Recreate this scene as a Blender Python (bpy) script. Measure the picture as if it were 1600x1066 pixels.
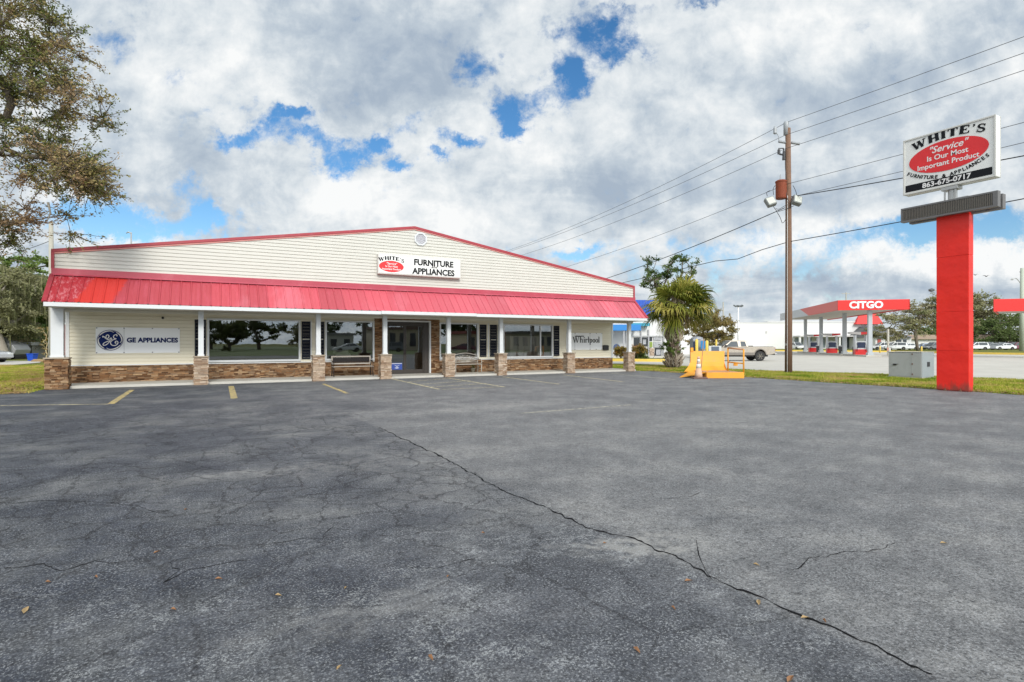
import bpy, bmesh, math, random
import numpy as np
from mathutils import Vector, Matrix, noise as mnoise
R = math.radians
random.seed(7); np.random.seed(7)
for o in list(bpy.data.objects): bpy.data.objects.remove(o)
scene = bpy.context.scene
COL = scene.collection

# ------------------------------------------------------------------ camera
F = 865.0; HOR = 536.0; CAMZ = 1.5
YAW = math.atan2(470, 865); SA, CA = math.sin(YAW), math.cos(YAW)
cam_d = bpy.data.cameras.new('camera'); cam = bpy.data.objects.new('camera', cam_d); COL.objects.link(cam)
cam.location = (0, 0, CAMZ); cam.rotation_euler = (R(90), 0, -YAW)
cam_d.sensor_width = 36; cam_d.lens = F / 1600 * 36; cam_d.shift_y = 3 / 1600
cam_d.clip_start = 0.05; cam_d.clip_end = 3000
scene.camera = cam

# ------------------------------------------------------------------ light
SUN_DIR = Vector((-0.16, -0.80, 0.50)).normalized()
sd = bpy.data.lights.new('sun', 'SUN'); sd.energy = 1.8; sd.angle = R(14); sd.color = (1.0, 0.95, 0.87)
sun = bpy.data.objects.new('sun', sd); COL.objects.link(sun)
sun.rotation_euler = SUN_DIR.to_track_quat('Z', 'Y').to_euler()
scene.view_settings.view_transform = 'Standard'; scene.view_settings.look = 'None'
scene.view_settings.exposure = 0.45; scene.view_settings.gamma = 1
scene.cycles.max_bounces = 6; scene.cycles.transparent_max_bounces = 12
scene.cycles.use_adaptive_sampling = True
try: scene.cycles.use_denoising = True
except Exception: pass

world = bpy.data.worlds.new('World'); scene.world = world; world.use_nodes = True
class NT:
    """tiny node-tree helper"""
    def __init__(s, tree): s.t = tree; s.n = tree.nodes; s.l = tree.links
    def new(s, typ, **kw):
        n = s.n.new(typ)
        for k, v in kw.items(): setattr(n, k, v)
        return n
    def put(s, sock, v):
        if isinstance(v, bpy.types.NodeSocket): s.l.new(v, sock)
        elif v is not None:
            try: sock.default_value = v
            except Exception: sock.default_value = (v[0], v[1], v[2], 1) if hasattr(v, '__len__') else v
    def m(s, op, a, b=None, c=None, clamp=False):
        n = s.new('ShaderNodeMath', operation=op, use_clamp=clamp); s.put(n.inputs[0], a)
        if b is not None: s.put(n.inputs[1], b)
        if c is not None: s.put(n.inputs[2], c)
        return n.outputs[0]
    def vm(s, op, a, b=None, out=0):
        n = s.new('ShaderNodeVectorMath', operation=op); s.put(n.inputs[0], a)
        if b is not None:
            if op == 'SCALE': s.put(n.inputs[3], b)
            else: s.put(n.inputs[1], b)
        return n.outputs[out]
    def noise(s, vec, scale, detail=4, rough=.5, dist=0, out=0, lac=2.0):
        n = s.new('ShaderNodeTexNoise'); s.put(n.inputs['Vector'], vec); n.inputs['Scale'].default_value = scale
        n.inputs['Detail'].default_value = detail; n.inputs['Roughness'].default_value = rough
        n.inputs['Distortion'].default_value = dist; n.inputs['Lacunarity'].default_value = lac
        return n.outputs[out]
    def voro(s, vec, scale, feature='F1', out='Distance', rnd=1):
        n = s.new('ShaderNodeTexVoronoi', feature=feature); s.put(n.inputs['Vector'], vec)
        n.inputs['Scale'].default_value = scale; n.inputs['Randomness'].default_value = rnd
        return n.outputs[out]
    def ss(s, v, a, b, lo=0., hi=1.):
        n = s.new('ShaderNodeMapRange', interpolation_type='SMOOTHSTEP'); s.put(n.inputs[0], v)
        n.inputs[1].default_value = a; n.inputs[2].default_value = b; n.inputs[3].default_value = lo; n.inputs[4].default_value = hi
        return n.outputs[0]
    def mix(s, f, a, b, bt='MIX'):
        n = s.new('ShaderNodeMix', data_type='RGBA', blend_type=bt); s.put(n.inputs[0], f)
        s.put(n.inputs[6], (*a, 1) if isinstance(a, tuple) and len(a) == 3 else a)
        s.put(n.inputs[7], (*b, 1) if isinstance(b, tuple) and len(b) == 3 else b)
        return n.outputs[2]
    def ramp(s, f, stops, interp='LINEAR'):
        n = s.new('ShaderNodeValToRGB'); s.put(n.inputs[0], f); cr = n.color_ramp; cr.interpolation = interp
        while len(cr.elements) > 1: cr.elements.remove(cr.elements[0])
        cr.elements[0].position = stops[0][0]; cr.elements[0].color = (*stops[0][1], 1)
        for p, c in stops[1:]:
            e = cr.elements.new(p); e.color = (*c, 1)
        return n.outputs[0]
    def comb(s, x, y, z):
        n = s.new('ShaderNodeCombineXYZ'); s.put(n.inputs[0], x); s.put(n.inputs[1], y); s.put(n.inputs[2], z); return n.outputs[0]
    def sep(s, v):
        n = s.new('ShaderNodeSeparateXYZ'); s.put(n.inputs[0], v); return n.outputs

def build_world():
    T = NT(world.node_tree); T.n.clear()
    out = T.new('ShaderNodeOutputWorld'); bg = T.new('ShaderNodeBackground'); T.l.new(bg.outputs[0], out.inputs[0])
    bg.inputs[1].default_value = 0.1
    sky = T.new('ShaderNodeTexSky', sky_type='NISHITA'); sky.sun_disc = False
    sky.sun_elevation = math.asin(SUN_DIR.z); sky.sun_rotation = math.atan2(SUN_DIR.x, SUN_DIR.y)
    sky.air_density = 1.0; sky.dust_density = 0.3; sky.ozone_density = 2.0
    hs = T.new('ShaderNodeHueSaturation'); T.l.new(sky.outputs[0], hs.inputs['Color'])
    hs.inputs['Saturation'].default_value = 1.3; hs.inputs['Value'].default_value = 1.0
    d = T.new('ShaderNodeTexCoord').outputs['Generated']
    dn = T.vm('NORMALIZE', d)
    x, y, z = T.sep(dn)
    # layer of cloud above the site: direction projected on a plane overhead
    zz = T.m('ADD', T.m('MAXIMUM', z, 0.0), 0.16)
    pl = T.comb(T.m('DIVIDE', x, zz), T.m('DIVIDE', y, zz), 0.0)
    f = T.vm('DOT_PRODUCT', dn, (SA, CA, 0), out=1)
    front = T.ss(f, 0.05, 0.2)
    fm = T.m('MAXIMUM', f, 0.05)
    u = T.m('DIVIDE', T.vm('DOT_PRODUCT', dn, (CA, -SA, 0), out=1), fm)
    v = T.m('DIVIDE', z, fm)
    uv = T.comb(u, v, 0.0)
    wob = T.vm('ADD', T.vm('SCALE', T.vm('SUBTRACT', T.noise(uv, 8, 6, .7, out=1), (.5, .5, .5)), 0.13), T.vm('SCALE', T.vm('SUBTRACT', T.noise(uv, 30, 5, .7, out=1), (.5, .5, .5)), 0.045))
    uvd = T.vm('ADD', uv, T.vm('MULTIPLY', wob, (1.0, 1.0, 0.0)))
    def gauss(lst, wide=1.):
        acc = None
        for px, py, sx, sy, amp in lst:
            c = ((px - 800) / F, (HOR - py) / F, 0)
            q = T.vm('MULTIPLY', T.vm('SUBTRACT', uvd, c), (F / (sx * wide), F / (sy * wide), 0.0))
            e = T.m('MULTIPLY', T.m('POWER', 2.718, T.m('MULTIPLY', T.vm('DOT_PRODUCT', q, q, out=1), -0.7)), amp)
            acc = e if acc is None else T.m('ADD', acc, e)
        return T.m('MULTIPLY', acc, front)
    blue = gauss([(175,72,34,20,.5),(205,35,30,25,.3),(372,219,28,15,1.1),(456,180,28,11,1.05),(480,216,36,13,.85),(420,200,20,10,.6),(590,214,20,15,1.1),(640,190,20,10,.5),
        (525,248,22,22,1.05),(622,257,24,11,1.0),(560,235,16,12,.6),(690,240,14,8,.8),(722,207,26,11,1.0),(790,182,18,22,.85),(745,112,24,24,.8),
        (284,285,26,16,.6),(215,352,120,20,1.0),(322,330,24,24,.9),(130,330,60,24,.8),(892,122,24,30,1.15),(948,50,30,24,.95),(985,78,26,12,.6),(872,40,30,12,.5),(345,170,40,14,.3),(270,120,40,20,.25),
        (840,165,26,18,.7),(808,200,14,12,.7),(990,10,60,9,.4),(1105,2,28,9,.6),(1090,400,150,22,.42),(1300,372,110,20,.62),
        (1530,345,100,20,.95),(1450,352,60,16,.7),(1175,430,160,14,.4),(898,398,26,9,.85),(1100,470,120,10,.35),(1550,408,110,8,.2),(1440,470,120,9,.4)], 1.12)
    dark = gauss([(560,90,170,70,.40),(700,160,120,70,.28),(300,205,75,38,.32),(360,290,70,40,.3),(1010,280,150,55,.22),(1350,180,170,80,.22),
        (1480,440,220,28,.30),(1230,460,160,18,.18),(690,300,60,40,.2),(160,250,60,60,.2),(910,250,40,60,.2),(1100,90,70,60,.16)])
    lite = gauss([(340,110,90,60,.3),(420,170,90,50,.25),(560,310,120,50,.5),(840,260,60,50,.45),(800,120,40,40,.2),(1430,385,210,32,.65),
        (230,375,60,22,.7),(1000,160,110,60,.15),(640,215,50,40,.25),(1240,60,160,50,.25),(700,340,90,30,.3),(740,180,40,30,.3)])
    n1 = T.noise(pl, 1.35, 9, .58, .35)
    n2 = T.noise(uv, 13, 8, .62, .2)
    n3 = T.noise(pl, 1.9, 8, .58, .6)
    n4 = T.noise(uv, 34, 7, .68, .3)
    cov = T.m('ADD', T.m('ADD', T.m('MULTIPLY', n1, 0.6), T.m('MULTIPLY', n2, 1.35)), T.m('SUBTRACT', T.m('MULTIPLY', n4, 1.0), .68))
    cov = T.m('SUBTRACT', cov, T.m('MULTIPLY', blue, 0.84))
    cloud = T.ss(cov, -0.08, 0.62)
    # thickness shading of the cloud: thick bottoms grey, edges white
    sh = T.m('ADD', T.m('MULTIPLY', T.m('SUBTRACT', n3, .5), 0.85), T.m('MULTIPLY', T.m('SUBTRACT', n2, .5), 0.9))
    sh = T.m('ADD', T.m('MULTIPLY', sh, 1.7), 0.56)
    sh = T.m('SUBTRACT', sh, dark); sh = T.m('ADD', sh, lite)
    ccol = T.ramp(T.m('MULTIPLY', sh, 1.0, clamp=True), [(0.0, (2.9, 3.5, 4.25)), (0.35, (3.95, 4.5, 5.05)), (0.62, (5.3, 5.7, 6.0)), (1.0, (7.0, 7.1, 7.1))])
    # thin cloud glows around the hidden sun
    sg = T.m('POWER', T.m('MAXIMUM', T.vm('DOT_PRODUCT', dn, tuple(SUN_DIR), out=1), 0.0), 2.2)
    ccol = T.vm('SCALE', ccol, T.m('ADD', 1.0, T.m('MULTIPLY', sg, 1.7)))
    colr = T.mix(cloud, hs.outputs[0], ccol)
    T.l.new(colr, bg.inputs[0])
build_world()

# ------------------------------------------------------------------ picture-to-place helpers (used only to measure positions)
def W(px, d):
    r = (px - 800) / F * d
    return (SA * d + CA * r, CA * d - SA * r)
def G(px, py):
    return W(px, F * CAMZ / (py - HOR))
def ZH(py, d): return CAMZ + (HOR - py) * d / F
def XP(px, Y): return Y * math.tan(YAW + math.atan((px - 800) / F))
def DEP(X, Y): return SA * X + CA * Y

# ------------------------------------------------------------------ materials
MATS = {}
def newmat(name):
    m = bpy.data.materials.new(name); m.use_nodes = True; T = NT(m.node_tree)
    b = T.n['Principled BSDF']; MATS[name] = m
    return m, T, b
def pm(name, col, rough=.6, metal=0., var=.12, scale=3., bump=0., bscale=40., spec=.5, dirt=0., dirtcol=(.12, .1, .08), coat=0.):
    if name in MATS: return MATS[name]
    m, T, b = newmat(name)
    co = T.new('ShaderNodeTexCoord').outputs['Object']
    n = T.noise(co, scale, 5, .6)
    f = T.m('ADD', T.m('MULTIPLY', T.m('SUBTRACT', n, .5), 2 * var), 1.0)
    c = T.vm('SCALE', tuple(col), f)
    if dirt:
        n2 = T.noise(co, scale * 2.3, 7, .7)
        c = T.mix(T.m('MULTIPLY', T.ss(n2, .5, .72), dirt), c, dirtcol)
    T.l.new(c, b.inputs['Base Color'])
    b.inputs['Roughness'].default_value = rough; b.inputs['Metallic'].default_value = metal
    b.inputs['Specular IOR Level'].default_value = spec; b.inputs['Coat Weight'].default_value = coat
    if var: T.l.new(T.m('ADD', T.m('MULTIPLY', n, .15), rough - .075), b.inputs['Roughness'])
    if bump:
        bn = T.new('ShaderNodeBump'); bn.inputs['Strength'].default_value = bump; bn.inputs['Distance'].default_value = .02
        T.l.new(T.noise(co, bscale, 4, .6), bn.inputs['Height']); T.l.new(bn.outputs[0], b.inputs['Normal'])
    return m
def rampmat(name, cols, rough=.8, trans=0., bump=0., bscale=30, var=.25, scale=1.0):
    """colour of each stone / leaf / blade taken from its own random number"""
    if name in MATS: return MATS[name]
    m, T, b = newmat(name)
    a = T.new('ShaderNodeAttribute', attribute_name='rnd').outputs['Fac']
    k = len(cols); c = T.ramp(a, [(i / (k - 1) if k > 1 else 0, cc) for i, cc in enumerate(cols)])
    co = T.new('ShaderNodeTexCoord').outputs['Object']
    n = T.noise(co, scale, 4, .6)
    c = T.vm('SCALE', c, T.m('ADD', T.m('MULTIPLY', T.m('SUBTRACT', n, .5), 2 * var), 1.0))
    T.l.new(c, b.inputs['Base Color']); b.inputs['Roughness'].default_value = rough
    b.inputs['Specular IOR Level'].default_value = .25
    if bump:
        bn = T.new('ShaderNodeBump'); bn.inputs['Strength'].default_value = bump; bn.inputs['Distance'].default_value = .02
        T.l.new(T.noise(co, bscale, 5, .65), bn.inputs['Height']); T.l.new(bn.outputs[0], b.inputs['Normal'])
    if trans:
        tr = T.new('ShaderNodeBsdfTranslucent'); T.l.new(c, tr.inputs[0]); mx = T.new('ShaderNodeMixShader')
        mx.inputs[0].default_value = trans; out = T.n['Material Output']
        T.l.new(b.outputs[0], mx.inputs[1]); T.l.new(tr.outputs[0], mx.inputs[2]); T.l.new(mx.outputs[0], out.inputs[0])
    return m

# ------------------------------------------------------------------ objects
def tag(o, label=None, cat=None, group=None, kind=None):
    if label: o['label'] = label
    if cat: o['category'] = cat
    if group: o['group'] = group
    if kind: o['kind'] = kind
    return o
def thing(name, label, cat, loc=(0, 0, 0), rz=0., group=None):
    o = bpy.data.objects.new(name, None); COL.objects.link(o); o.empty_display_size = .2
    o.location = loc if len(loc) == 3 else (*loc, 0); o.rotation_euler = (0, 0, rz)
    return tag(o, label, cat, group)
def copy_tree(o, parent=None):
    c = o.copy(); COL.objects.link(c)
    if parent: c.parent = parent
    for ch in list(o.children): copy_tree(ch, c)
    return c
def recolour(root, table):
    for ch in [root] + list(root.children_recursive):
        if ch.type == 'MESH' and ch.data.materials and ch.data.materials[0].name in table:
            me = ch.data.copy(); me.materials[0] = table[ch.data.materials[0].name]; ch.data = me
class MB:
    def __init__(s): s.v = []; s.f = []; s.r = []
    def add(s, vs, fs, rnd=0.):
        k = len(s.v); s.v += [tuple(p) for p in vs]; s.f += [tuple(i + k for i in f) for f in fs]; s.r += [rnd] * len(fs); return s
    def box(s, x0, x1, y0, y1, z0, z1, rnd=0.):
        if x0 > x1: x0, x1 = x1, x0
        if y0 > y1: y0, y1 = y1, y0
        if z0 > z1: z0, z1 = z1, z0
        return s.add([(x0,y0,z0),(x1,y0,z0),(x1,y1,z0),(x0,y1,z0),(x0,y0,z1),(x1,y0,z1),(x1,y1,z1),(x0,y1,z1)],
            [(0,3,2,1),(4,5,6,7),(0,1,5,4),(1,2,6,5),(2,3,7,6),(3,0,4,7)], rnd)
    def quad(s, a, b, c, d, rnd=0.): return s.add([a, b, c, d], [(0, 1, 2, 3)], rnd)
    def prism(s, poly, y0, y1, axis='y', rnd=0., inset=None):
        """polygon in (x,z) swept along y ; axis z: polygon (x,y) swept in z ; axis x: polygon (y,z)"""
        def P(p, t):
            return (p[0], t, p[1]) if axis == 'y' else ((p[0], p[1], t) if axis == 'z' else (t, p[0], p[1]))
        n = len(poly); vs = [P(p, y0) for p in poly] + [P(p, y1) for p in poly]
        fs = [tuple(range(n)), tuple(reversed(range(n, 2 * n)))] + [(i, i + n, (i + 1) % n + n, (i + 1) % n) for i in range(n)]
        return s.add(vs, fs, rnd)
    def tube(s, pts, rad, n=8, cap=True, rnd=0.):
        pts = [Vector(p) for p in pts]; rs = rad if hasattr(rad, '__len__') else [rad] * len(pts)
        vs = []; fs = []; prev = None
        for i, p in enumerate(pts):
            a = pts[max(i - 1, 0)]; b = pts[min(i + 1, len(pts) - 1)]; t = (b - a)
            if t.length < 1e-9: t = Vector((0, 0, 1))
            t.normalize()
            if prev is None:
                ref = Vector((0, 0, 1)) if abs(t.z) < .9 else Vector((1, 0, 0)); q = t.cross(ref).normalized()
            else: q = (prev - t * prev.dot(t)).normalized()
            prev = q; w = t.cross(q)
            for k in range(n):
                an = 2 * math.pi * k / n; vs.append(p + (q * math.cos(an) + w * math.sin(an)) * rs[i])
        for i in range(len(pts) - 1):
            for k in range(n):
                fs.append((i*n+k, i*n+(k+1)%n, (i+1)*n+(k+1)%n, (i+1)*n+k))
        if cap: fs.append(tuple(reversed(range(n)))); fs.append(tuple(range((len(pts)-1)*n, len(pts)*n)))
        return s.add(vs, fs, rnd)
    def lathe(s, prof, n=20, c=(0, 0, 0), axis='z', rnd=0.):
        vs = []; fs = []
        for r, h in prof:
            for k in range(n):
                a = 2 * math.pi * k / n; x, y = r * math.cos(a), r * math.sin(a)
                p = (x, y, h) if axis == 'z' else ((x, h, y) if axis == 'y' else (h, x, y))
                vs.append((p[0]+c[0], p[1]+c[1], p[2]+c[2]))
        for i in range(len(prof) - 1):
            for k in range(n): fs.append((i*n+k, i*n+(k+1)%n, (i+1)*n+(k+1)%n, (i+1)*n+k))
        fs.append(tuple(reversed(range(n)))); fs.append(tuple(range((len(prof)-1)*n, len(prof)*n)))
        return s.add(vs, fs, rnd)
    def build(s, name, mat, parent=None, smooth=False, bevel=0., recalc=True, loc=None, rot=None):
        me = bpy.data.meshes.new(name); me.from_pydata(s.v, [], s.f)
        if any(s.r):
            at = me.attributes.new('rnd', 'FLOAT', 'FACE'); at.data.foreach_set('value', s.r)
        me.materials.append(mat)
        if recalc:
            bm = bmesh.new(); bm.from_mesh(me); bmesh.ops.recalc_face_normals(bm, faces=bm.faces); bm.to_mesh(me); bm.free()
        if smooth: me.polygons.foreach_set('use_smooth', [True] * len(me.polygons))
        o = bpy.data.objects.new(name, me); COL.objects.link(o)
        if parent: o.parent = parent
        if loc: o.location = loc
        if rot: o.rotation_euler = rot
        if bevel:
            bv = o.modifiers.new('bevel', 'BEVEL'); bv.width = bevel; bv.segments = 2; bv.limit_method = 'ANGLE'
        me.update()
        return o
def npmesh(name, verts, k, rnd, mat, parent=None):
    """many separate k-gons, as one mesh; verts (N*k,3)"""
    n = len(verts) // k; me = bpy.data.meshes.new(name)
    me.vertices.add(n * k); me.vertices.foreach_set('co', np.asarray(verts, dtype=np.float32).ravel())
    me.loops.add(n * k); me.loops.foreach_set('vertex_index', np.arange(n * k, dtype=np.int32))
    me.polygons.add(n); me.polygons.foreach_set('loop_start', np.arange(0, n * k, k, dtype=np.int32))
    try: me.polygons.foreach_set('loop_total', np.full(n, k, dtype=np.int32))
    except Exception: pass
    at = me.attributes.new('rnd', 'FLOAT', 'FACE'); at.data.foreach_set('value', np.asarray(rnd, dtype=np.float32))
    me.update(); me.validate(); me.materials.append(mat)
    o = bpy.data.objects.new(name, me); COL.objects.link(o)
    if parent: o.parent = parent
    return o
def struct(o): o['kind'] = 'structure'; return o

# lettering ---------------------------------------------------------
_gl = {}
def glyphs(text, size, weight=0., shear=0., spacing=1.):
    key = (text, size, weight, shear, spacing)
    if key in _gl: return _gl[key]
    cu = bpy.data.curves.new('t', 'FONT'); cu.body = text; cu.size = size; cu.offset = weight; cu.shear = shear
    cu.space_character = spacing; cu.align_x = 'CENTER'; cu.resolution_u = 3; cu.extrude = .0
    ob = bpy.data.objects.new('t', cu); COL.objects.link(ob); bpy.context.view_layer.update()
    dg = bpy.context.evaluated_depsgraph_get(); me = bpy.data.meshes.new_from_object(ob.evaluated_get(dg))
    vs = [tuple(v.co) for v in me.vertices]; fs = [tuple(p.vertices) for p in me.polygons]
    bpy.data.objects.remove(ob); bpy.data.curves.remove(cu); bpy.data.meshes.remove(me)
    _gl[key] = (vs, fs); return vs, fs
def text_into(mb, text, size, place, weight=0., shear=0., spacing=1., sx=1.):
    vs, fs = glyphs(text, size, weight, shear, spacing)
    mb.add([place(v[0] * sx, v[1]) for v in vs], fs)
def strokes_into(mb, strokes, place, ox=0, oy=0, s=1., rot=0., eps=.0006):
    """strokes: list of (points, width); a ribbon in the sign's own plane"""
    cr, sr = math.cos(rot), math.sin(rot)
    for j, (pts, w) in enumerate(strokes):
        P = [Vector((p[0], p[1])) for p in pts]; L = []; Rr = []
        ws = w if hasattr(w, '__len__') else [w] * len(P)
        for i, p in enumerate(P):
            t = (P[min(i+1, len(P)-1)] - P[max(i-1, 0)])
            t = t.normalized() if t.length > 1e-9 else Vector((1, 0)); nrm = Vector((-t.y, t.x))
            L.append(p + nrm * ws[i] / 2); Rr.append(p - nrm * ws[i] / 2)
        def X(q): 
            x, y = q.x * s, q.y * s
            return place(ox + x * cr - y * sr, oy + x * sr + y * cr, j * eps)
        for i in range(len(P) - 1): mb.add([X(L[i]), X(Rr[i]), X(Rr[i+1]), X(L[i+1])], [(0, 1, 2, 3)])
def arc(cx, cy, rx, ry, a0, a1, n=14):
    return [(cx + rx * math.cos(R(a0 + (a1 - a0) * i / n)), cy + ry * math.sin(R(a0 + (a1 - a0) * i / n))) for i in range(n + 1)]
def spline(pts, n=8):
    out = []; P = [Vector(p) for p in pts]
    for i in range(len(P) - 1):
        p0 = P[max(i-1, 0)]; p1 = P[i]; p2 = P[i+1]; p3 = P[min(i+2, len(P)-1)]
        for k in range(n):
            t = k / n
            out.append(.5 * ((2*p1) + (-p0+p2)*t + (2*p0-5*p1+4*p2-p3)*t*t + (-p0+3*p1-3*p2+p3)*t**3))
    out.append(P[-1]); return [tuple(p) for p in out]
# heavy slab-serif capitals (unit height), width in [1]
B_, T_ = .34, .15
SLAB = {
 'W': ([([(-.1,.95),(.28,.95)],.1),([(.42,.95),(.78,.95)],.1),([(.98,.95),(1.3,.95)],.1),([(.08,.95),(.36,.03)],.26),([(.36,.03),(.62,.9)],.12),([(.6,.95),(.86,.03)],.26),([(.86,.03),(1.14,.95)],.12)],1.3),
 'H': ([([(.17,0),(.17,1)],B_),([(.78,0),(.78,1)],B_),([(.2,.5),(.75,.5)],T_),([(-.02,.05),(.36,.05)],.1),([(-.02,.95),(.36,.95)],.1),([(.59,.05),(.97,.05)],.1),([(.59,.95),(.97,.95)],.1)],1.0),
 'I': ([([(.2,0),(.2,1)],B_),([(0,.05),(.4,.05)],.1),([(0,.95),(.4,.95)],.1)],.45),
 'T': ([([(.42,0),(.42,1)],B_),([(.0,.94),(.84,.94)],.12),([(.22,.05),(.62,.05)],.1),([(.03,.98),(.03,.68)],.1),([(.81,.98),(.81,.68)],.1)],.88),
 'E': ([([(.17,0),(.17,1)],B_),([(0,.94),(.76,.94)],.12),([(0,.06),(.8,.06)],.12),([(.2,.5),(.55,.5)],.12),([(.74,.98),(.74,.7)],.1),([(.78,.02),(.78,.32)],.1),([(.55,.36),(.55,.64)],.09)],.88),
 "'": ([([(.1,1.0),(.13,.82),(.05,.66)],[.18,.16,.03])],.25),
 'S': ([(arc(.36,.72,.25,.22,35,262,12)+arc(.38,.27,.27,.22,85,-145,12),[.13]*6+[.2]*14+[.13]*6),([(.6,.98),(.6,.68)],.09),([(.09,.02),(.09,.34)],.09)],.76),
}
def slab_word(mb, word, place, total, h, cx, baseline, path=None, gap=.07):
    ws = [SLAB[c][1] for c in word]; wsum = sum(ws) + gap * (len(word) - 1); sx = total / (wsum * h)
    x = -wsum * h / 2 * sx
    for c in word:
        st, w = SLAB[c]; w_ = w * h * sx; xc = x + w_ / 2
        dy, rot = path(xc) if path else (0, 0)
        cr, sr = math.cos(rot), math.sin(rot)
        def pl(a, b, e, xc=xc, dy=dy, cr=cr, sr=sr, w_=w_):
            a2 = a * sx - w_ / 2; return place(cx + xc + a2 * cr - b * sr, baseline + dy + a2 * sr + b * cr, e)
        strokes_into(mb, [([(p[0]*h, p[1]*h) for p in pts], ([q*h for q in wd] if hasattr(wd, '__len__') else wd*h)) for pts, wd in st], pl)
        x += w_ + gap * h * sx
def wb(mb, name, mat, parent, **k):
    """link a mesh drawn in world coordinates under a thing that stands somewhere (unrotated)"""
    r = parent
    while r.parent: r = r.parent
    L = r.location
    mb.v = [(p[0]-L[0], p[1]-L[1], p[2]-L[2]) for p in mb.v]
    return mb.build(name, mat, parent, **k)

# ================================================================== GROUND
def ground_mat():
    m, T, b = newmat('lawn_soil')
    co = T.new('ShaderNodeTexCoord').outputs['Object']
    n = T.noise(co, .35, 5, .6); n2 = T.noise(co, 6, 6, .7); n3 = T.noise(co, 1.6, 4, .6)
    c = T.ramp(n2, [(.3, (.07, .085, .02)), (.5, (.14, .15, .035)), (.62, (.24, .2, .08)), (.75, (.3, .24, .13))])
    c = T.mix(T.ss(n, .42, .62), c, T.ramp(n2, [(.3, (.08, .12, .018)), (.7, (.2, .22, .05))]))
    c = T.mix(T.m('MULTIPLY', T.ss(n3, .56, .7), .6), c, (.27, .2, .1))
    T.l.new(c, b.inputs['Base Color']); b.inputs['Roughness'].default_value = .95; b.inputs['Specular IOR Level'].default_value = .1
    bn = T.new('ShaderNodeBump'); bn.inputs['Strength'].default_value = .6; bn.inputs['Distance'].default_value = .03
    T.l.new(T.noise(co, 30, 5, .7), bn.inputs['Height']); T.l.new(bn.outputs[0], b.inputs['Normal'])
    return m
M_SOIL = ground_mat()
def sheet(name, pts, z, mat, kind='structure'):
    mb = MB(); mb.add([(p[0], p[1], z) for p in pts], [tuple(range(len(pts)))])
    o = mb.build(name, mat, recalc=False)
    if o.data.polygons[0].normal.z < 0: o.data.flip_normals()
    o['kind'] = kind; return o
sheet('ground', [(-900, -900), (900, -900), (900, 900), (-900, 900)], -.03, M_SOIL)

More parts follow.
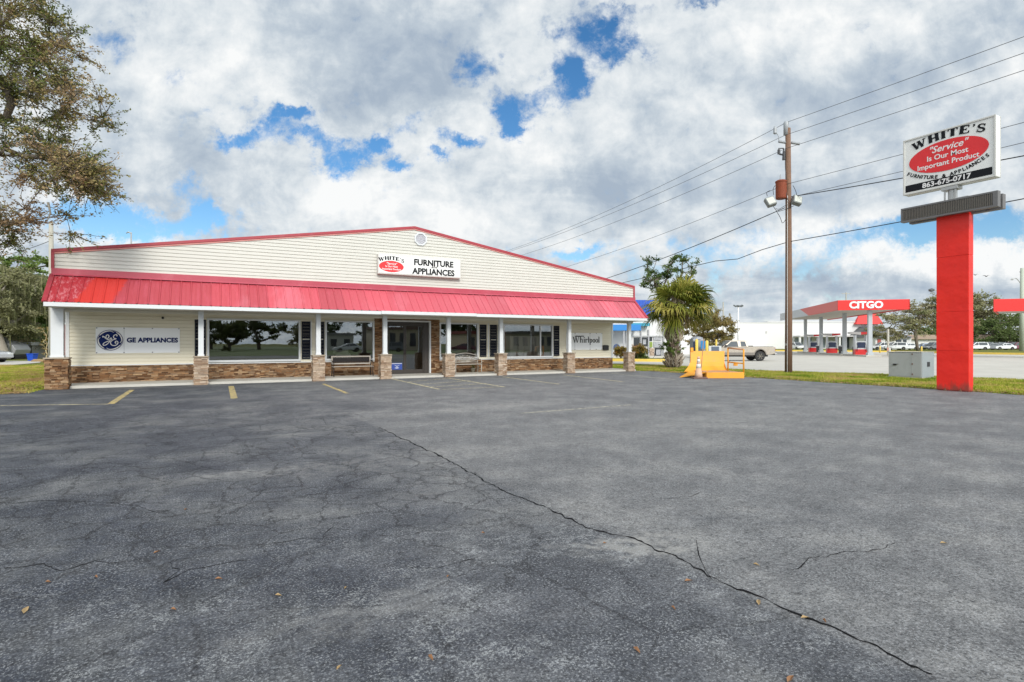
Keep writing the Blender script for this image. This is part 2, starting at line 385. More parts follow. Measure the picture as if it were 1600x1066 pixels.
SEAM = [G(*p) for p in [(590,667),(625,684),(660,700),(700,718),(745,745),(790,768),(850,792),(885,808),(930,828),(990,843),(1050,866),(1085,885),(1110,905),(1160,926),(1210,945),(1260,965),(1330,995),(1400,1025),(1470,1066)]]
def asphalt_mat():
    m, T, b = newmat('asphalt')
    co = T.new('ShaderNodeTexCoord').outputs['Object']
    x, y, z = T.sep(co)
    # signed side of the paving seam
    (ax, ay), (bx, by) = SEAM[0], SEAM[-1]
    L = math.hypot(bx-ax, by-ay); nx, ny = -(by-ay)/L, (bx-ax)/L
    side = T.m('ADD', T.m('MULTIPLY', T.m('SUBTRACT', x, ax), nx), T.m('MULTIPLY', T.m('SUBTRACT', y, ay), ny))
    if (-1 - ax) * nx + (3 - ay) * ny > 0: side = T.m('MULTIPLY', side, -1.0)   # left = negative
    big = T.noise(co, .28, 4, .6); med = T.noise(co, 1.1, 6, .62); sml = T.noise(co, 7, 6, .65)
    wob = T.m('MULTIPLY', T.m('SUBTRACT', med, .5), .25)
    nearseam = T.ss(T.m('ADD', side, wob), -.09, .03)
    farf = T.ss(y, 8.0, 13.5)
    side2 = T.ss(T.m('ADD', side, T.m('MULTIPLY', T.m('SUBTRACT', big, .5), 9)), -5.0, 4.5)
    right = T.mix(farf, T.comb(nearseam, nearseam, nearseam), T.comb(side2, side2, side2))
    rs = T.sep(right)[0]
    soft = T.ss(T.m('ADD', side, T.m('MULTIPLY', T.m('SUBTRACT', med, .5), 4)), -3.6, .8)
    rsc = T.m('ADD', T.m('MULTIPLY', rs, .50), T.m('MULTIPLY', T.m('MULTIPLY', soft, .50), T.m('SUBTRACT', 1.0, T.m('MULTIPLY', farf, 1.0))))
    rsc = T.m('ADD', rsc, T.m('MULTIPLY', T.m('MULTIPLY', rs, farf), .50))
    left_b = T.ramp(med, [(.3, (.022, .026, .036)), (.5, (.034, .039, .052)), (.7, (.064, .069, .084))])
    left_g = T.ramp(med, [(.3, (.060, .063, .068)), (.5, (.088, .091, .095)), (.7, (.130, .131, .128))])
    left_c = T.mix(T.ss(T.noise(co, .55, 7, .66, .3), .42, .66), left_b, left_g)
    right_c = T.ramp(med, [(.3, (.104, .105, .108)), (.5, (.152, .152, .153)), (.7, (.225, .221, .213))])
    c = T.mix(rsc, left_c, right_c)
    g1 = T.noise(co, 14, 5, .75); g2 = T.noise(co, 38, 4, .75); g0 = T.noise(co, 4.5, 6, .75); g3 = T.noise(co, 85, 3, .8)
    gr = T.m('ADD', T.m('ADD', T.m('MULTIPLY', T.m('SUBTRACT', g1, .5), 2.2), T.m('MULTIPLY', T.m('SUBTRACT', g0, .5), 1.1)), T.m('MULTIPLY', T.m('SUBTRACT', g2, .5), 3.0))
    c = T.vm('SCALE', c, T.m('MAXIMUM', T.m('ADD', gr, 1.0), .25))
    spk = T.m('MULTIPLY', T.ss(T.noise(co, 66, 3, .75), .54, .61), T.m('ADD', .30, T.m('MULTIPLY', T.ss(T.noise(co, 2.6, 5, .7), .40, .62), .35)))
    spk2 = T.ss(T.noise(co, 64, 3, .7), .46, .36)
    c = T.mix(T.m('MULTIPLY', spk2, .8), c, (.024, .027, .034))
    c = T.mix(spk, c, (.40, .41, .42))
    # dark sealed patches near the shop, by the shade of old oil
    oil = T.m('MULTIPLY', T.ss(T.noise(co, .75, 5, .7, .6), .58, .72), .55)
    c = T.mix(oil, c, (.065, .07, .082))
    # pale dusty streaks
    st = T.vm('MULTIPLY', co, (.32, 1.5, 1.0))
    dust = T.m('MULTIPLY', T.ss(T.noise(st, .55, 8, .7, .5), .57, .72), T.ss(big, .3, .6))
    c = T.mix(T.m('MULTIPLY', dust, .55), c, (.30, .30, .285))
    patches = None
    for px, py, rx, ry, amp in [(1080,665,3.0,1.0,.5),(1250,640,3.5,1.1,.4),(800,632,1.6,.5,.9),(720,640,1.2,.35,.7),(410,735,1.3,.2,.8),(560,730,1.0,.2,.5),(700,705,.7,.35,.6),(560,960,.5,.2,.7),(670,770,.6,.3,.4),(620,650,1.5,.4,.5),(900,640,2.4,.35,.7),(985,846,.42,.10,1.6),(1015,856,.3,.10,1.6),(560,645,.8,.2,.8)]:
        X, Y = G(px, py)
        q = T.vm('MULTIPLY', T.vm('SUBTRACT', T.vm('ADD', co, T.vm('SCALE', T.vm('SUBTRACT', T.noise(co, 2.5, 4, .7, out=1), (.5,.5,.5)), 1.2)), (X, Y, 0)), (1/rx, 1/ry, 0.))
        e = T.m('MULTIPLY', T.m('POWER', 2.718, T.m('MULTIPLY', T.vm('DOT_PRODUCT', q, q, out=1), -1.0)), amp)
        patches = e if patches is None else T.m('ADD', patches, e)
    c = T.mix(T.m('MULTIPLY', T.m('MULTIPLY', patches, T.ss(sml, .3, .65), clamp=True), .6), c, (.33, .32, .30))
    # exposed aggregate: pale stones in dark binder
    ag = T.voro(co, 70, 'F1', 'Color'); agv = T.sep(ag)[0]
    agd = T.voro(co, 70, 'F1', 'Distance')
    stone = T.m('MULTIPLY', T.ss(agv, .55, .95), T.ss(agd, .55, .15))
    wear = T.ss(T.noise(co, 2.2, 6, .7), .38, .66)
    amt = T.m('MULTIPLY', stone, T.m('ADD', T.m('MULTIPLY', wear, .45), .12))
    c = T.mix(amt, c, T.mix(rs, (.38, .40, .42), (.36, .36, .36)))
    pit = T.m('MULTIPLY', T.ss(T.noise(co, 60, 5, .75), .42, .3), .7)
    c = T.mix(pit, c, (.03, .032, .038))
    # cracks: thin lines, only where the old surface has broken up
    wv = T.vm('ADD', co, T.vm('SCALE', T.vm('SUBTRACT', T.noise(co, 4.5, 8, .8, out=1), (.5, .5, .5)), .30))
    e1 = T.voro(wv, .85, 'DISTANCE_TO_EDGE'); e2 = T.voro(wv, 2.1, 'DISTANCE_TO_EDGE')
    zone = T.m('SUBTRACT', 1.0, T.m('MULTIPLY', rs, .93))
    k1 = T.m('MULTIPLY', T.ss(e1, .007, .001), T.m('MULTIPLY', zone, T.ss(T.noise(co, .8, 4, .6), .40, .52)))
    k2 = T.m('MULTIPLY', T.ss(e2, .017, .004), T.m('MULTIPLY', zone, T.m('MULTIPLY', T.ss(T.noise(co, .45, 5, .6), .36, .46), T.m('MULTIPLY', T.ss(y, 3.4, 5.0), T.ss(y, 17., 12.)))))
    c = T.mix(T.m('MAXIMUM', T.m('MULTIPLY', k1, .55), T.m('MULTIPLY', k2, .75)), c, (.012, .012, .014))
    # pale mineral-filled crazing in the near part
    w2 = T.vm('ADD', co, T.vm('SCALE', T.vm('SUBTRACT', T.noise(co, 5.5, 6, .75, out=1), (.5, .5, .5)), .5))
    e3 = T.voro(w2, 4.2, 'DISTANCE_TO_EDGE')
    k3 = T.m('MULTIPLY', T.ss(e3, .035, .006), T.m('MULTIPLY', T.m('SUBTRACT', 1.0, rs), T.m('MULTIPLY', T.ss(T.noise(co, 1.3, 4, .65), .46, .60), T.ss(y, 5.4, 3.2))))
    k3 = T.m('MULTIPLY', k3, T.ss(T.noise(co, 30, 3, .7), .38, .52))
    c = T.mix(T.m('MULTIPLY', k3, .7), c, (.42, .43, .43))
    T.l.new(c, b.inputs['Base Color'])
    T.l.new(T.m('ADD', T.m('MULTIPLY', sml, .25), .62), b.inputs['Roughness']); b.inputs['Specular IOR Level'].default_value = .35
    h = T.m('ADD', T.m('MULTIPLY', agd, -.5), T.m('MULTIPLY', T.m('MAXIMUM', k1, k2), -1.2))
    h = T.m('ADD', h, T.m('MULTIPLY', T.noise(co, 40, 5, .7), .9))
    bn = T.new('ShaderNodeBump'); bn.inputs['Strength'].default_value = .55; bn.inputs['Distance'].default_value = .012
    T.l.new(h, bn.inputs['Height']); T.l.new(bn.outputs[0], b.inputs['Normal'])
    return m
M_ASPH = asphalt_mat()
rj = random.Random(3)
def jag(a, b, step=.35, amp=.07):
    n = max(2, int(math.hypot(b[0]-a[0], b[1]-a[1]) / step)); out = []
    L = math.hypot(b[0]-a[0], b[1]-a[1]); nx, ny = -(b[1]-a[1])/L, (b[0]-a[0])/L
    for i in range(n):
        t = i / n; q = rj.uniform(-amp, amp) if i else 0
        out.append((a[0]+(b[0]-a[0])*t+nx*q, a[1]+(b[1]-a[1])*t+ny*q))
    return out
LOT_R = 20.6
LAWN = [(-30, 19.2), (-9, 20.3), (-5.4, 21.4), (-4.75, 22.7)]
pts = [(-30, -6), (LOT_R, -6)] + jag((LOT_R, -6), (LOT_R, 5), amp=.05) + jag((LOT_R, 5), (LOT_R, 22.3), amp=.12) + jag((LOT_R, 22.3), (19.95, 22.75), amp=.05) + [(19.95, 24), (-4.75, 24)]
pts += jag(LAWN[3], LAWN[2], amp=.05) + jag(LAWN[2], LAWN[1], amp=.1) + jag(LAWN[1], LAWN[0], .6, .15)
pts = [p for i, p in enumerate(pts) if i == 0 or p != pts[i-1]]
sheet('parking_lot', pts, 0, M_ASPH)
# main crack along the seam between the two pavings
mb = MB(); wseam = []
for i in range(len(SEAM) - 1):
    a, b2 = SEAM[i], SEAM[i+1]; L = math.hypot(b2[0]-a[0], b2[1]-a[1]); k = max(4, int(L / .035))
    for j in range(k):
        t = j / k; X = a[0]+(b2[0]-a[0])*t; Y = a[1]+(b2[1]-a[1])*t
        q = mnoise.noise(Vector((X*3.1, Y*3.1, 1))) * .05 + mnoise.noise(Vector((X*14, Y*14, 4))) * .03 + mnoise.noise(Vector((X*45, Y*45, 6))) * .012
        wseam.append((X + q, Y + q * .6, t))
prevp = None
for i, (X, Y, t) in enumerate(wseam):
    u = i / len(wseam)
    w = (.003 + .022 * max(0, mnoise.noise(Vector((X*6, Y*6, 7))) + .1) + .010 * rj.random() ** 2) * (1.0 if u > .15 else .5 + 3*u) * (1.25 if Y > 5 else .8)
    cur = ((X - w * .75, Y - w * .7), (X + w * .75, Y + w * .7))
    if prevp: mb.add([(prevp[0][0], prevp[0][1], .003), (prevp[1][0], prevp[1][1], .003), (cur[1][0], cur[1][1], .003), (cur[0][0], cur[0][1], .003)], [(0, 1, 2, 3)])
    prevp = cur
struct(mb.build('pavement_crack', pm('crack_dark', (.012, .012, .013), .95, var=.3, scale=20, spec=.05)))
# smaller cracks seen in the newer paving
def crack(pxs, w0):
    P = [G(*p) for p in pxs]; mb = MB(); pv = None; n = 0
    for i in range(len(P) - 1):
        a, c2 = P[i], P[i+1]; L = math.hypot(c2[0]-a[0], c2[1]-a[1]); k = max(5, int(L / .05))
        for j in range(k):
            t = j / k; X = a[0]+(c2[0]-a[0])*t; Y = a[1]+(c2[1]-a[1])*t
            q = mnoise.noise(Vector((X*4, Y*4, 9))) * .09 + mnoise.noise(Vector((X*17, Y*17, 2))) * .02
            w = w0 * (.4 + abs(mnoise.noise(Vector((X*7, Y*7, 3)))) * 1.6)
            cur = ((X+q, Y+q-w), (X+q, Y+q+w))
            if pv: mb.add([(pv[0][0], pv[0][1], .003), (pv[1][0], pv[1][1], .003), (cur[1][0], cur[1][1], .003), (cur[0][0], cur[0][1], .003)], [(0, 1, 2, 3)])
            pv = cur
    struct(mb.build('pavement_crack', MATS['crack_dark']))
crack([(1088,846),(1092,868),(1102,890),(1118,908)], .004)
crack([(1235,893),(1260,880),(1300,870),(1340,862),(1380,858),(1402,846)], .004)
crack([(985,752),(1005,762),(1025,778),(1060,782),(1100,768)], .003)
crack([(1180,680),(1220,692),(1260,694)], .004)
crack([(0,783),(90,784),(190,788),(240,797),(262,802)], .006)
crack([(0,890),(60,884),(110,888),(150,876),(190,882)], .005)
crack([(430,846),(480,848),(505,842),(512,832),(528,818)], .005)
crack([(258,882),(276,892),(262,908),(300,888),(390,880)], .005)
crack([(610,884),(640,890),(700,880),(790,872)], .004)
crack([(0,640),(130,655),(300,652),(420,660)], .006)
crack([(300,690),(395,697),(440,712),(480,720)], .005)

# painted parking lines (yellow, worn)
def paint_mat(name, col, wear=.45):
    m, T, b = newmat(name)
    co = T.new('ShaderNodeTexCoord').outputs['Object']
    w = T.m('MULTIPLY', T.ss(T.noise(co, 9, 7, .75), wear + .16, wear - .02), .95)
    w = T.m('MULTIPLY', w, 1.0)
    c = T.mix(w, col, (.13, .13, .125)); T.l.new(c, b.inputs['Base Color']); b.inputs['Roughness'].default_value = .75
    return m
M_YL = paint_mat('yellow_line_paint', (.62, .46, .15), .43)
M_YW = paint_mat('worn_line_paint', (.62, .54, .33), .42)
M_WL = paint_mat('pale_line_paint', (.5, .47, .36), .44)
def pline(a, b2, w, mat, z=.004):
    a = G(*a); b2 = G(*b2); L = math.hypot(b2[0]-a[0], b2[1]-a[1]); nx, ny = -(b2[1]-a[1])/L*w/2, (b2[0]-a[0])/L*w/2
    mb = MB(); k = 14
    for i in range(k):
        t0, t1 = i/k, (i+1)/k
        P = lambda t, s: (a[0]+(b2[0]-a[0])*t+nx*s, a[1]+(b2[1]-a[1])*t+ny*s, z)
        mb.quad(P(t0, 1), P(t0, -1), P(t1, -1), P(t1, 1))
    o = mb.build('parking_line', mat, recalc=False)
    if o.data.polygons[0].normal.z < 0: o.data.flip_normals()
    struct(o)
pline((173,631.5), (206,609.5), .15, M_YL); pline((0,634), (170,631.8), .10, M_YW, .005)
pline((366,623), (361,603.5), .17, M_YL); pline((543,615), (505,600), .12, M_YL)
pline((686,608.5), (612,592), .12, M_YW); pline((789,605), (700,591), .12, M_YW)
for a, c2 in [((637,597),(702,591.5)), ((658,601),(735,595)), ((672,605),(760,599.5)), ((690,608.8),(789,604.5))]: pline(a, c2, .09, M_YW, .005)
pline((874,600.5), (785,589), .12, M_YW); pline((975,597), (880,586), .12, M_YW); pline((1055,593.5), (955,583.5), .12, M_WL)
pline((815,646), (985,633), .09, M_WL, .0045)

# concrete apron of the fuel station, its kerbs and grass islands
M_CONC = pm('pale_concrete', (.50, .475, .42), .85, var=.18, scale=.35, bump=.2, bscale=25, dirt=.35, dirtcol=(.3, .28, .24))
near_edge = [(31, -25), (29.4, 9.96), (28.5, 14.7), (26.2, 20.9), G(1100, 574), G(1050, 570.5), G(1000, 568.5), G(900, 567)]
sheet('concrete_apron', near_edge + [(20, 60), (60, 200), (160, 160), (200, -60)], -.012, M_CONC)
M_YK = pm('yellow_kerb_paint', (.78, .56, .10), .7, var=.15, scale=3, dirt=.4, dirtcol=(.45, .42, .33))
def kerb(name, P, w, h, mat):
    mb = MB()
    for i in range(len(P) - 1):
        a, b2 = P[i], P[i+1]; L = math.hypot(b2[0]-a[0], b2[1]-a[1]); nx, ny = -(b2[1]-a[1])/L*w/2, (b2[0]-a[0])/L*w/2
        mb.add([(a[0]+nx,a[1]+ny,-.03),(a[0]-nx,a[1]-ny,-.03),(b2[0]-nx,b2[1]-ny,-.03),(b2[0]+nx,b2[1]+ny,-.03),
                (a[0]+nx,a[1]+ny,h),(a[0]-nx,a[1]-ny,h),(b2[0]-nx,b2[1]-ny,h),(b2[0]+nx,b2[1]+ny,h)],
               [(0,1,2,3),(4,5,6,7),(0,1,5,4),(1,2,6,5),(2,3,7,6),(3,0,4,7)])
    return struct(mb.build(name, mat))
far_k = [W(1195, 102), W(1400, 90), W(1516, 75), W(1600, 70), W(1760, 62)]
kerb('kerb', far_k, .5, .22, M_YK)
kerb('kerb', [W(1500, 82), W(1700, 68.5)], .4, .16, M_YK)
sheet('grass_island', far_k + [W(1760, 150), W(1195, 170)], .02, M_SOIL)
isl = [G(930, 564), G(1040, 565.2)]
kerb('kerb', isl, .5, .2, M_YK)
sheet('grass_island', isl + [W(1040, 53), W(930, 53)], .05, M_SOIL)
# drive of the house on the left
sheet('driveway', [G(-200, 573), G(0, 571.2), G(30, 569.2), G(62, 566.5), G(66, 564), G(-200, 563)], -.008, M_CONC)
# street in front of the shop (behind the camera, mirrored in the windows)
M_ROAD = pm('street_asphalt', (.17, .17, .165), .85, var=.15, scale=.4, bump=.3, bscale=60)
sheet('road', [(-300, -21), (300, -21), (300, -9), (-300, -9)], -.015, M_ROAD)
sheet('sidewalk', [(-300, -7.6), (300, -7.6), (300, -6.2), (-300, -6.2)], -.01, M_CONC)

# grass blades
M_BLADE = rampmat('grass_blade', [(.13, .22, .02), (.28, .34, .03), (.42, .42, .06), (.56, .44, .15), (.42, .27, .13)], .8, trans=.25, var=.35, scale=.5)
def grass(name, label, n, inside, box, h=(.04, .10), dry=.0):
    rng = np.random.default_rng(5); P = []
    while len(P) < n:
        q = rng.random((n * 2, 2)) * [box[1]-box[0], box[3]-box[2]] + [box[0], box[2]]
        for a in q:
            if inside(a[0], a[1]): P.append(a)
            if len(P) >= n: break
    P = np.array(P); hh = rng.uniform(*h, n) * (1 + .5 * np.array([mnoise.noise(Vector((p[0]*.9, p[1]*.9, 2))) for p in P])); an = rng.random(n) * 6.283; w = rng.uniform(.008, .018, n)
    lean = rng.normal(0, .035, (n, 2)); v = np.zeros((n, 3, 3)); z0 = -.03
    v[:, 0, 0] = P[:, 0] - np.cos(an) * w; v[:, 0, 1] = P[:, 1] - np.sin(an) * w; v[:, 0, 2] = z0
    v[:, 1, 0] = P[:, 0] + np.cos(an) * w; v[:, 1, 1] = P[:, 1] + np.sin(an) * w; v[:, 1, 2] = z0
    v[:, 2, :2] = P + lean; v[:, 2, 2] = z0 + hh
    pn = np.array([mnoise.noise(Vector((p[0]*.7, p[1]*.7, 5))) + .6*mnoise.noise(Vector((p[0]*2.6, p[1]*2.6, 8))) for p in P])
    r = np.clip(.42 + pn * .75 + rng.normal(0, .16, n) + dry, .01, 1)
    o = npmesh(name, v.reshape(-1, 3), 3, r, M_BLADE); tag(o, label, 'grass', kind='stuff')
grass('grass', 'short patchy green and straw grass of the verge around the red sign column', 90000,
      lambda x, y: x > LOT_R + rj.uniform(-.1, .1) and x < (29.4 - (y-9.96)*.19 if y < 14.7 else (28.5 - (y-14.7)*.37 if y < 21 else 26.2 - (y - 20.9) * .1)), (20.4, 30, 5, 23))
grass('grass', 'mown green grass strip between the parking lot and the blue roofed shop', 26000,
      lambda x, y: y > 22.85 and not (x < 20.1 and y < 23.9) and (SA*x+CA*y) < 38 , (19.8, 27, 22.8, 33))
grass('grass', 'yellow green lawn with fallen brown leaves left of the shop', 70000,
      lambda x, y: x < -4.75 and y > 21.2 + (x + 5.4) * .3 + rj.uniform(-.1, .1) and (SA*x+CA*y) < 37.5 and (CA*x-SA*y)/(SA*x+CA*y) > -1.0, (-17, -4.7, 19.5, 52), dry=.15)

# fallen leaves caught in the grass edges
def litter(lab, n, fn):
    r_ = random.Random(77); V_ = []
    for _ in range(n):
        x, y = fn(r_); a = r_.uniform(0, 6.28); s = r_.uniform(.02, .05); z = r_.uniform(.012, .05)
        c_, s_ = math.cos(a) * s, math.sin(a) * s
        V_ += [(x - c_, y - s_, z), (x + s_ * .5, y - c_ * .5, z + r_.uniform(0, .02)), (x + c_, y + s_, z), (x - s_ * .5, y + c_ * .5, z)]
    o = npmesh('leaf_litter', V_, 4, [r_.uniform(.02, .98) for _ in range(n)], rampmat('litter_leaf', [(.16, .08, .04), (.30, .18, .08), (.42, .30, .15), (.22, .13, .07)], .9)); tag(o, lab, 'leaf litter', kind='stuff')
litter('scattered brown leaves and straw along the grass edge of the parking lot', 2600, lambda r_: (LOT_R + r_.gauss(.05, .16), r_.uniform(3, 22.6)))
litter('brown oak leaves strewn over the lawn left of the store', 3200, lambda r_: (-4.9 - abs(r_.gauss(0, 3.2)), 21.2 + abs(r_.gauss(0, 2.2))))

# ================================================================== STORE
YF, YWALL, YP, YE = 22.85, 24.6, 22.62, 21.85     # gable plane, shop front, pillar fronts, eave
XL, XR, XC = -4.49, 19.78, 7.65
store = thing('furniture_store', 'long cream sided furniture store with red metal awning and stone porch pillars', 'building', (XC, YF, 0))
M_SIDE = pm('cream_vinyl_siding', (.73, .68, .545), .5, var=.05, scale=.6, spec=.4, dirt=.06, dirtcol=(.45, .42, .33))
M_SIDEG = pm('grey_cream_siding', (.61, .595, .54), .5, var=.06, scale=.5, spec=.4, dirt=.12, dirtcol=(.40, .38, .32))
M_TRIM = pm('white_trim', (.64, .655, .66), .45, var=.04, scale=2, dirt=.12, dirtcol=(.5, .5, .48))
M_SOFF = pm('beige_soffit', (.62, .58, .48), .6, var=.08, scale=2)
M_REDT = pm('red_trim', (.36, .035, .05), .45, var=.18, scale=1.2, dirt=.25, dirtcol=(.45, .16, .17))
M_BRONZE = pm('dark_bronze_metal', (.045, .037, .032), .5, metal=.0, var=.1)
M_SHUT = pm('navy_shutter', (.008, .011, .022), .45, var=.15, scale=6, spec=.3)
def glass_mat(name, fac=.2, tint=.6):
    m = bpy.data.materials.new(name); m.use_nodes = True; MATS[name] = m; T = NT(m.node_tree); T.n.clear()
    out = T.new('ShaderNodeOutputMaterial'); gl = T.new('ShaderNodeBsdfGlossy'); tr = T.new('ShaderNodeBsdfTransparent'); mx = T.new('ShaderNodeMixShader')
    gl.inputs['Roughness'].default_value = .01; gl.inputs['Color'].default_value = (.85, .9, .92, 1)
    tr.inputs[0].default_value = (tint, tint, tint * .97, 1)
    co = T.new('ShaderNodeTexCoord').outputs['Object']; bn = T.new('ShaderNodeBump'); bn.inputs['Strength'].default_value = .04; bn.inputs['Distance'].default_value = .02
    T.l.new(T.noise(co, .9, 2, .5), bn.inputs['Height']); T.l.new(bn.outputs[0], gl.inputs['Normal'])
    fr = T.new('ShaderNodeFresnel'); fr.inputs[0].default_value = 1.5
    T.l.new(T.m('ADD', T.m('MULTIPLY', fr.outputs[0], .8), fac - .04, clamp=True), mx.inputs[0])
    T.l.new(tr.outputs[0], mx.inputs[1]); T.l.new(gl.outputs[0], mx.inputs[2]); T.l.new(mx.outputs[0], out.inputs[0])
    return m
M_GLASS = glass_mat('shop_glass')
STONES = [(.07, .035, .018), (.16, .078, .035), (.25, .13, .062), (.33, .195, .10), (.19, .11, .062), (.42, .28, .16), (.11, .058, .032), (.46, .32, .20)]
M_STONE = rampmat('ledge_stone', STONES, .9, bump=.7, bscale=22, var=.3, scale=6)
STL = [(.26, .17, .11), (.36, .25, .17), (.44, .33, .235), (.50, .39, .29), (.33, .24, .175), (.55, .45, .35), (.40, .30, .22)]
M_STONEL = rampmat('pale_ledge_stone', STL, .9, bump=.7, bscale=22, var=.3, scale=6)
M_MORT = pm('mortar_backing', (.10, .075, .055), .95)
rs_ = random.Random(11)
def ledge(mb, x0, x1, z0, z1, yf, hmin=.028, hmax=.07, lmin=.08, lmax=.30, dep=.06, axis='x', sgn=-1):
    """courses of split stone on a wall face; axis x: face towards -Y at yf; axis y: face at x=yf"""
    z = z0
    while z < z1 - .01:
        h = min(rs_.uniform(hmin, hmax), z1 - z)
        if z1 - z - h < .02: h = z1 - z
        x = x0
        while x < x1 - .005:
            l = min(rs_.uniform(lmin, lmax), x1 - x)
            if x1 - x - l < .05: l = x1 - x
            d = rs_.uniform(.008, dep) * sgn; g = .0045; r = rs_.uniform(.02, .99)
            t = h
            if h > .075 and rs_.random() < .3:     # thin pair
                hh = h * rs_.uniform(.35, .65)
                for (za, zb) in ((z, z + hh), (z + hh, z + h)):
                    d2 = rs_.uniform(.008, dep) * sgn; r = rs_.uniform(.02, .99)
                    if axis == 'x': mb.box(x + g, x + l - g, yf, yf + d2, za + g, zb - g - .003, r)
                    else: mb.box(yf, yf + d2, x + g, x + l - g, za + g, zb - g, r)
            else:
                if axis == 'x': mb.box(x + g, x + l - g, yf, yf + d, z + g, z + h - g, r)
                else: mb.box(yf, yf + d, x + g, x + l - g, z + g, z + h - g, r)
            x += l
        z += h
XWp = lambda px: XP(px, YWALL)
FZ0, FZ1, GZ0, GZ1 = .74, 2.47, .86, 2.40
WIN = [(XWp(323.5), XWp(469.6)), (XWp(507.6), XWp(584.8)), (XWp(686.2), XWp(747.5)), (XWp(785.5), XWp(863.8))]
DOOR = (XWp(600.5), XWp(672.6)); SUR = (XWp(584.9), XWp(686.2))
ZS, ZC = .71, 2.63      # top of stone wainscot, porch ceiling
# siding with real laps
def siding(mb, x0, x1, z0, z1, y, course=.130, base=0.70, lip=.026, xlim=None):
    k = math.floor((z0 - base) / course)
    while base + k * course < z1 - 1e-6:
        a = base + k * course
        for (u0, u1) in ((0, .5), (.5, 1.)):
            pass
        pr_ = [(0, 1.), (.70, .80), (.78, .12), (1., .02)]
        if z1 > a > z0 - 1e-6 or abs(a - z0) < 1e-6:
            l0, r0 = xlim(a) if xlim else (x0, x1)
            if r0 > l0: mb.quad((l0, y, a), (r0, y, a), (r0, y - lip, a), (l0, y - lip, a))
        for (ta, oa), (tb, ob) in zip(pr_[:-1], pr_[1:]):
            qa, qb = a + ta * course, a + tb * course
            za, zb = max(qa, z0), min(qb, z1)
            if zb <= za + 1e-6: continue
            fa, fb = (za - qa) / (qb - qa), (zb - qa) / (qb - qa)
            ya, yb = y - lip * (oa + (ob - oa) * fa), y - lip * (oa + (ob - oa) * fb)
            if xlim: (l0, r0), (l1, r1) = xlim(za), xlim(zb)
            else: l0 = l1 = x0; r0 = r1 = x1
            if r0 > l0:
                if r1 <= l1: l1 = r1 = (l1 + r1) / 2
                mb.quad((l0, ya, za), (r0, ya, za), (r1, yb, zb), (l1, yb, zb))
        k += 1
mb = MB(); xs = [XL] + sum([[w[0] + .03, w[1] - .03] for w in (WIN[0], WIN[1])], [])
spans = [(XL, WIN[0][0]), (WIN[0][1], WIN[1][0]), (WIN[2][1], WIN[3][0]), (WIN[3][1], XR)]
for a, c2 in spans: siding(mb, a - .0, c2 + .0, ZS, ZC, YWALL)
for w in WIN:
    siding(mb, w[0], w[1], FZ1 - .01, ZC, YWALL)
wb(mb, 'shopfront_siding', M_SIDE, store, recalc=False)
mb = MB()   # structural wall behind the cladding, with the openings left out
yb0, yb1 = YWALL + .001, YWALL + .16
ops = sorted([(w[0] + .02, w[1] - .02, .76, 2.45) for w in WIN] + [(DOOR[0] + .04, DOOR[1] - .04, .0, 2.47)])
x = XL
for (a, c2, z0, z1) in ops:
    mb.box(x, a, yb0, yb1, 0, ZC + .3); 
    if z0 > .01: mb.box(a, c2, yb0, yb1, 0, z0)
    mb.box(a, c2, yb0, yb1, z1, ZC + .3); x = c2
mb.box(x, XR, yb0, yb1, 0, ZC + .3)
wb(mb, 'front_wall', pm('wall_core', (.25, .22, .18), .9), store)
mb = MB(); mb.box(XL, XR, YWALL - .035, YWALL, ZS - .045, ZS - .005)
for xa_ in (XL - .01, XR - .10):
    mbt = MB(); mbt.box(xa_, xa_ + .11, YWALL - .045, YWALL + .02, ZS, ZC); wb(mbt, 'corner_trim', M_TRIM, store, bevel=.004)
# cut the ledge strip at the stone surround
for xa_, xb_ in ((XL, SUR[0]), (SUR[1], XR)):
    mb = MB(); mb.box(xa_, xb_, YWALL - .05, YWALL, ZS - .03, ZS + .008); wb(mb, 'starter_strip', M_TRIM, store)
for xa_, xb_ in ((XL, SUR[0]), (SUR[1], XR)):
    mb = MB(); ledge(mb, xa_, xb_, .07, ZS - .03, YWALL); wb(mb, 'stone_wainscot', M_STONE, store, recalc=False)
mb = MB(); ledge(mb, SUR[0], DOOR[0], .07, 2.53, YWALL - .03); ledge(mb, DOOR[1], SUR[1], .07, 2.53, YWALL - .03); ledge(mb, SUR[0], SUR[1], 2.53, ZC, YWALL - .03)
mb.box(SUR[0], DOOR[0], YWALL - .03, YWALL, .07, ZC, .3); mb.box(DOOR[1], SUR[1], YWALL - .03, YWALL, .07, ZC, .3); mb.box(DOOR[0], DOOR[1], YWALL - .03, YWALL, 2.53, ZC, .3)
wb(mb, 'stone_door_surround', M_STONE, store, recalc=False)
# windows
M_INNER = pm('window_inner_frame', (.5, .5, .48), .4, var=.05)
def window(x0, x1, mull=(), lab=None):
    f = MB(); t = .075; ya, yc = YWALL - .05, YWALL + .06
    f.box(x0, x1, ya, yc, GZ1, FZ1); f.box(x0, x1, ya - .02, yc, FZ0, GZ0 - .04); 
    f.box(x0, x0 + t, ya, yc, GZ0 - .04, GZ1); f.box(x1 - t, x1, ya, yc, GZ0 - .04, GZ1)
    for m_ in mull: f.box(m_ - .03, m_ + .03, ya + .02, yc, GZ0 - .04, GZ1)
    w = wb(f, 'window', M_TRIM, store, bevel=.004)
    p = MB(); e = [x0 + t] + list(mull) + [x1 - t]
    p.quad((x0 + t, YWALL + .02, GZ0 - .04), (x1 - t, YWALL + .02, GZ0 - .04), (x1 - t, YWALL + .02, GZ1), (x0 + t, YWALL + .02, GZ1))
    wb(p, 'pane', M_GLASS, w, recalc=False)
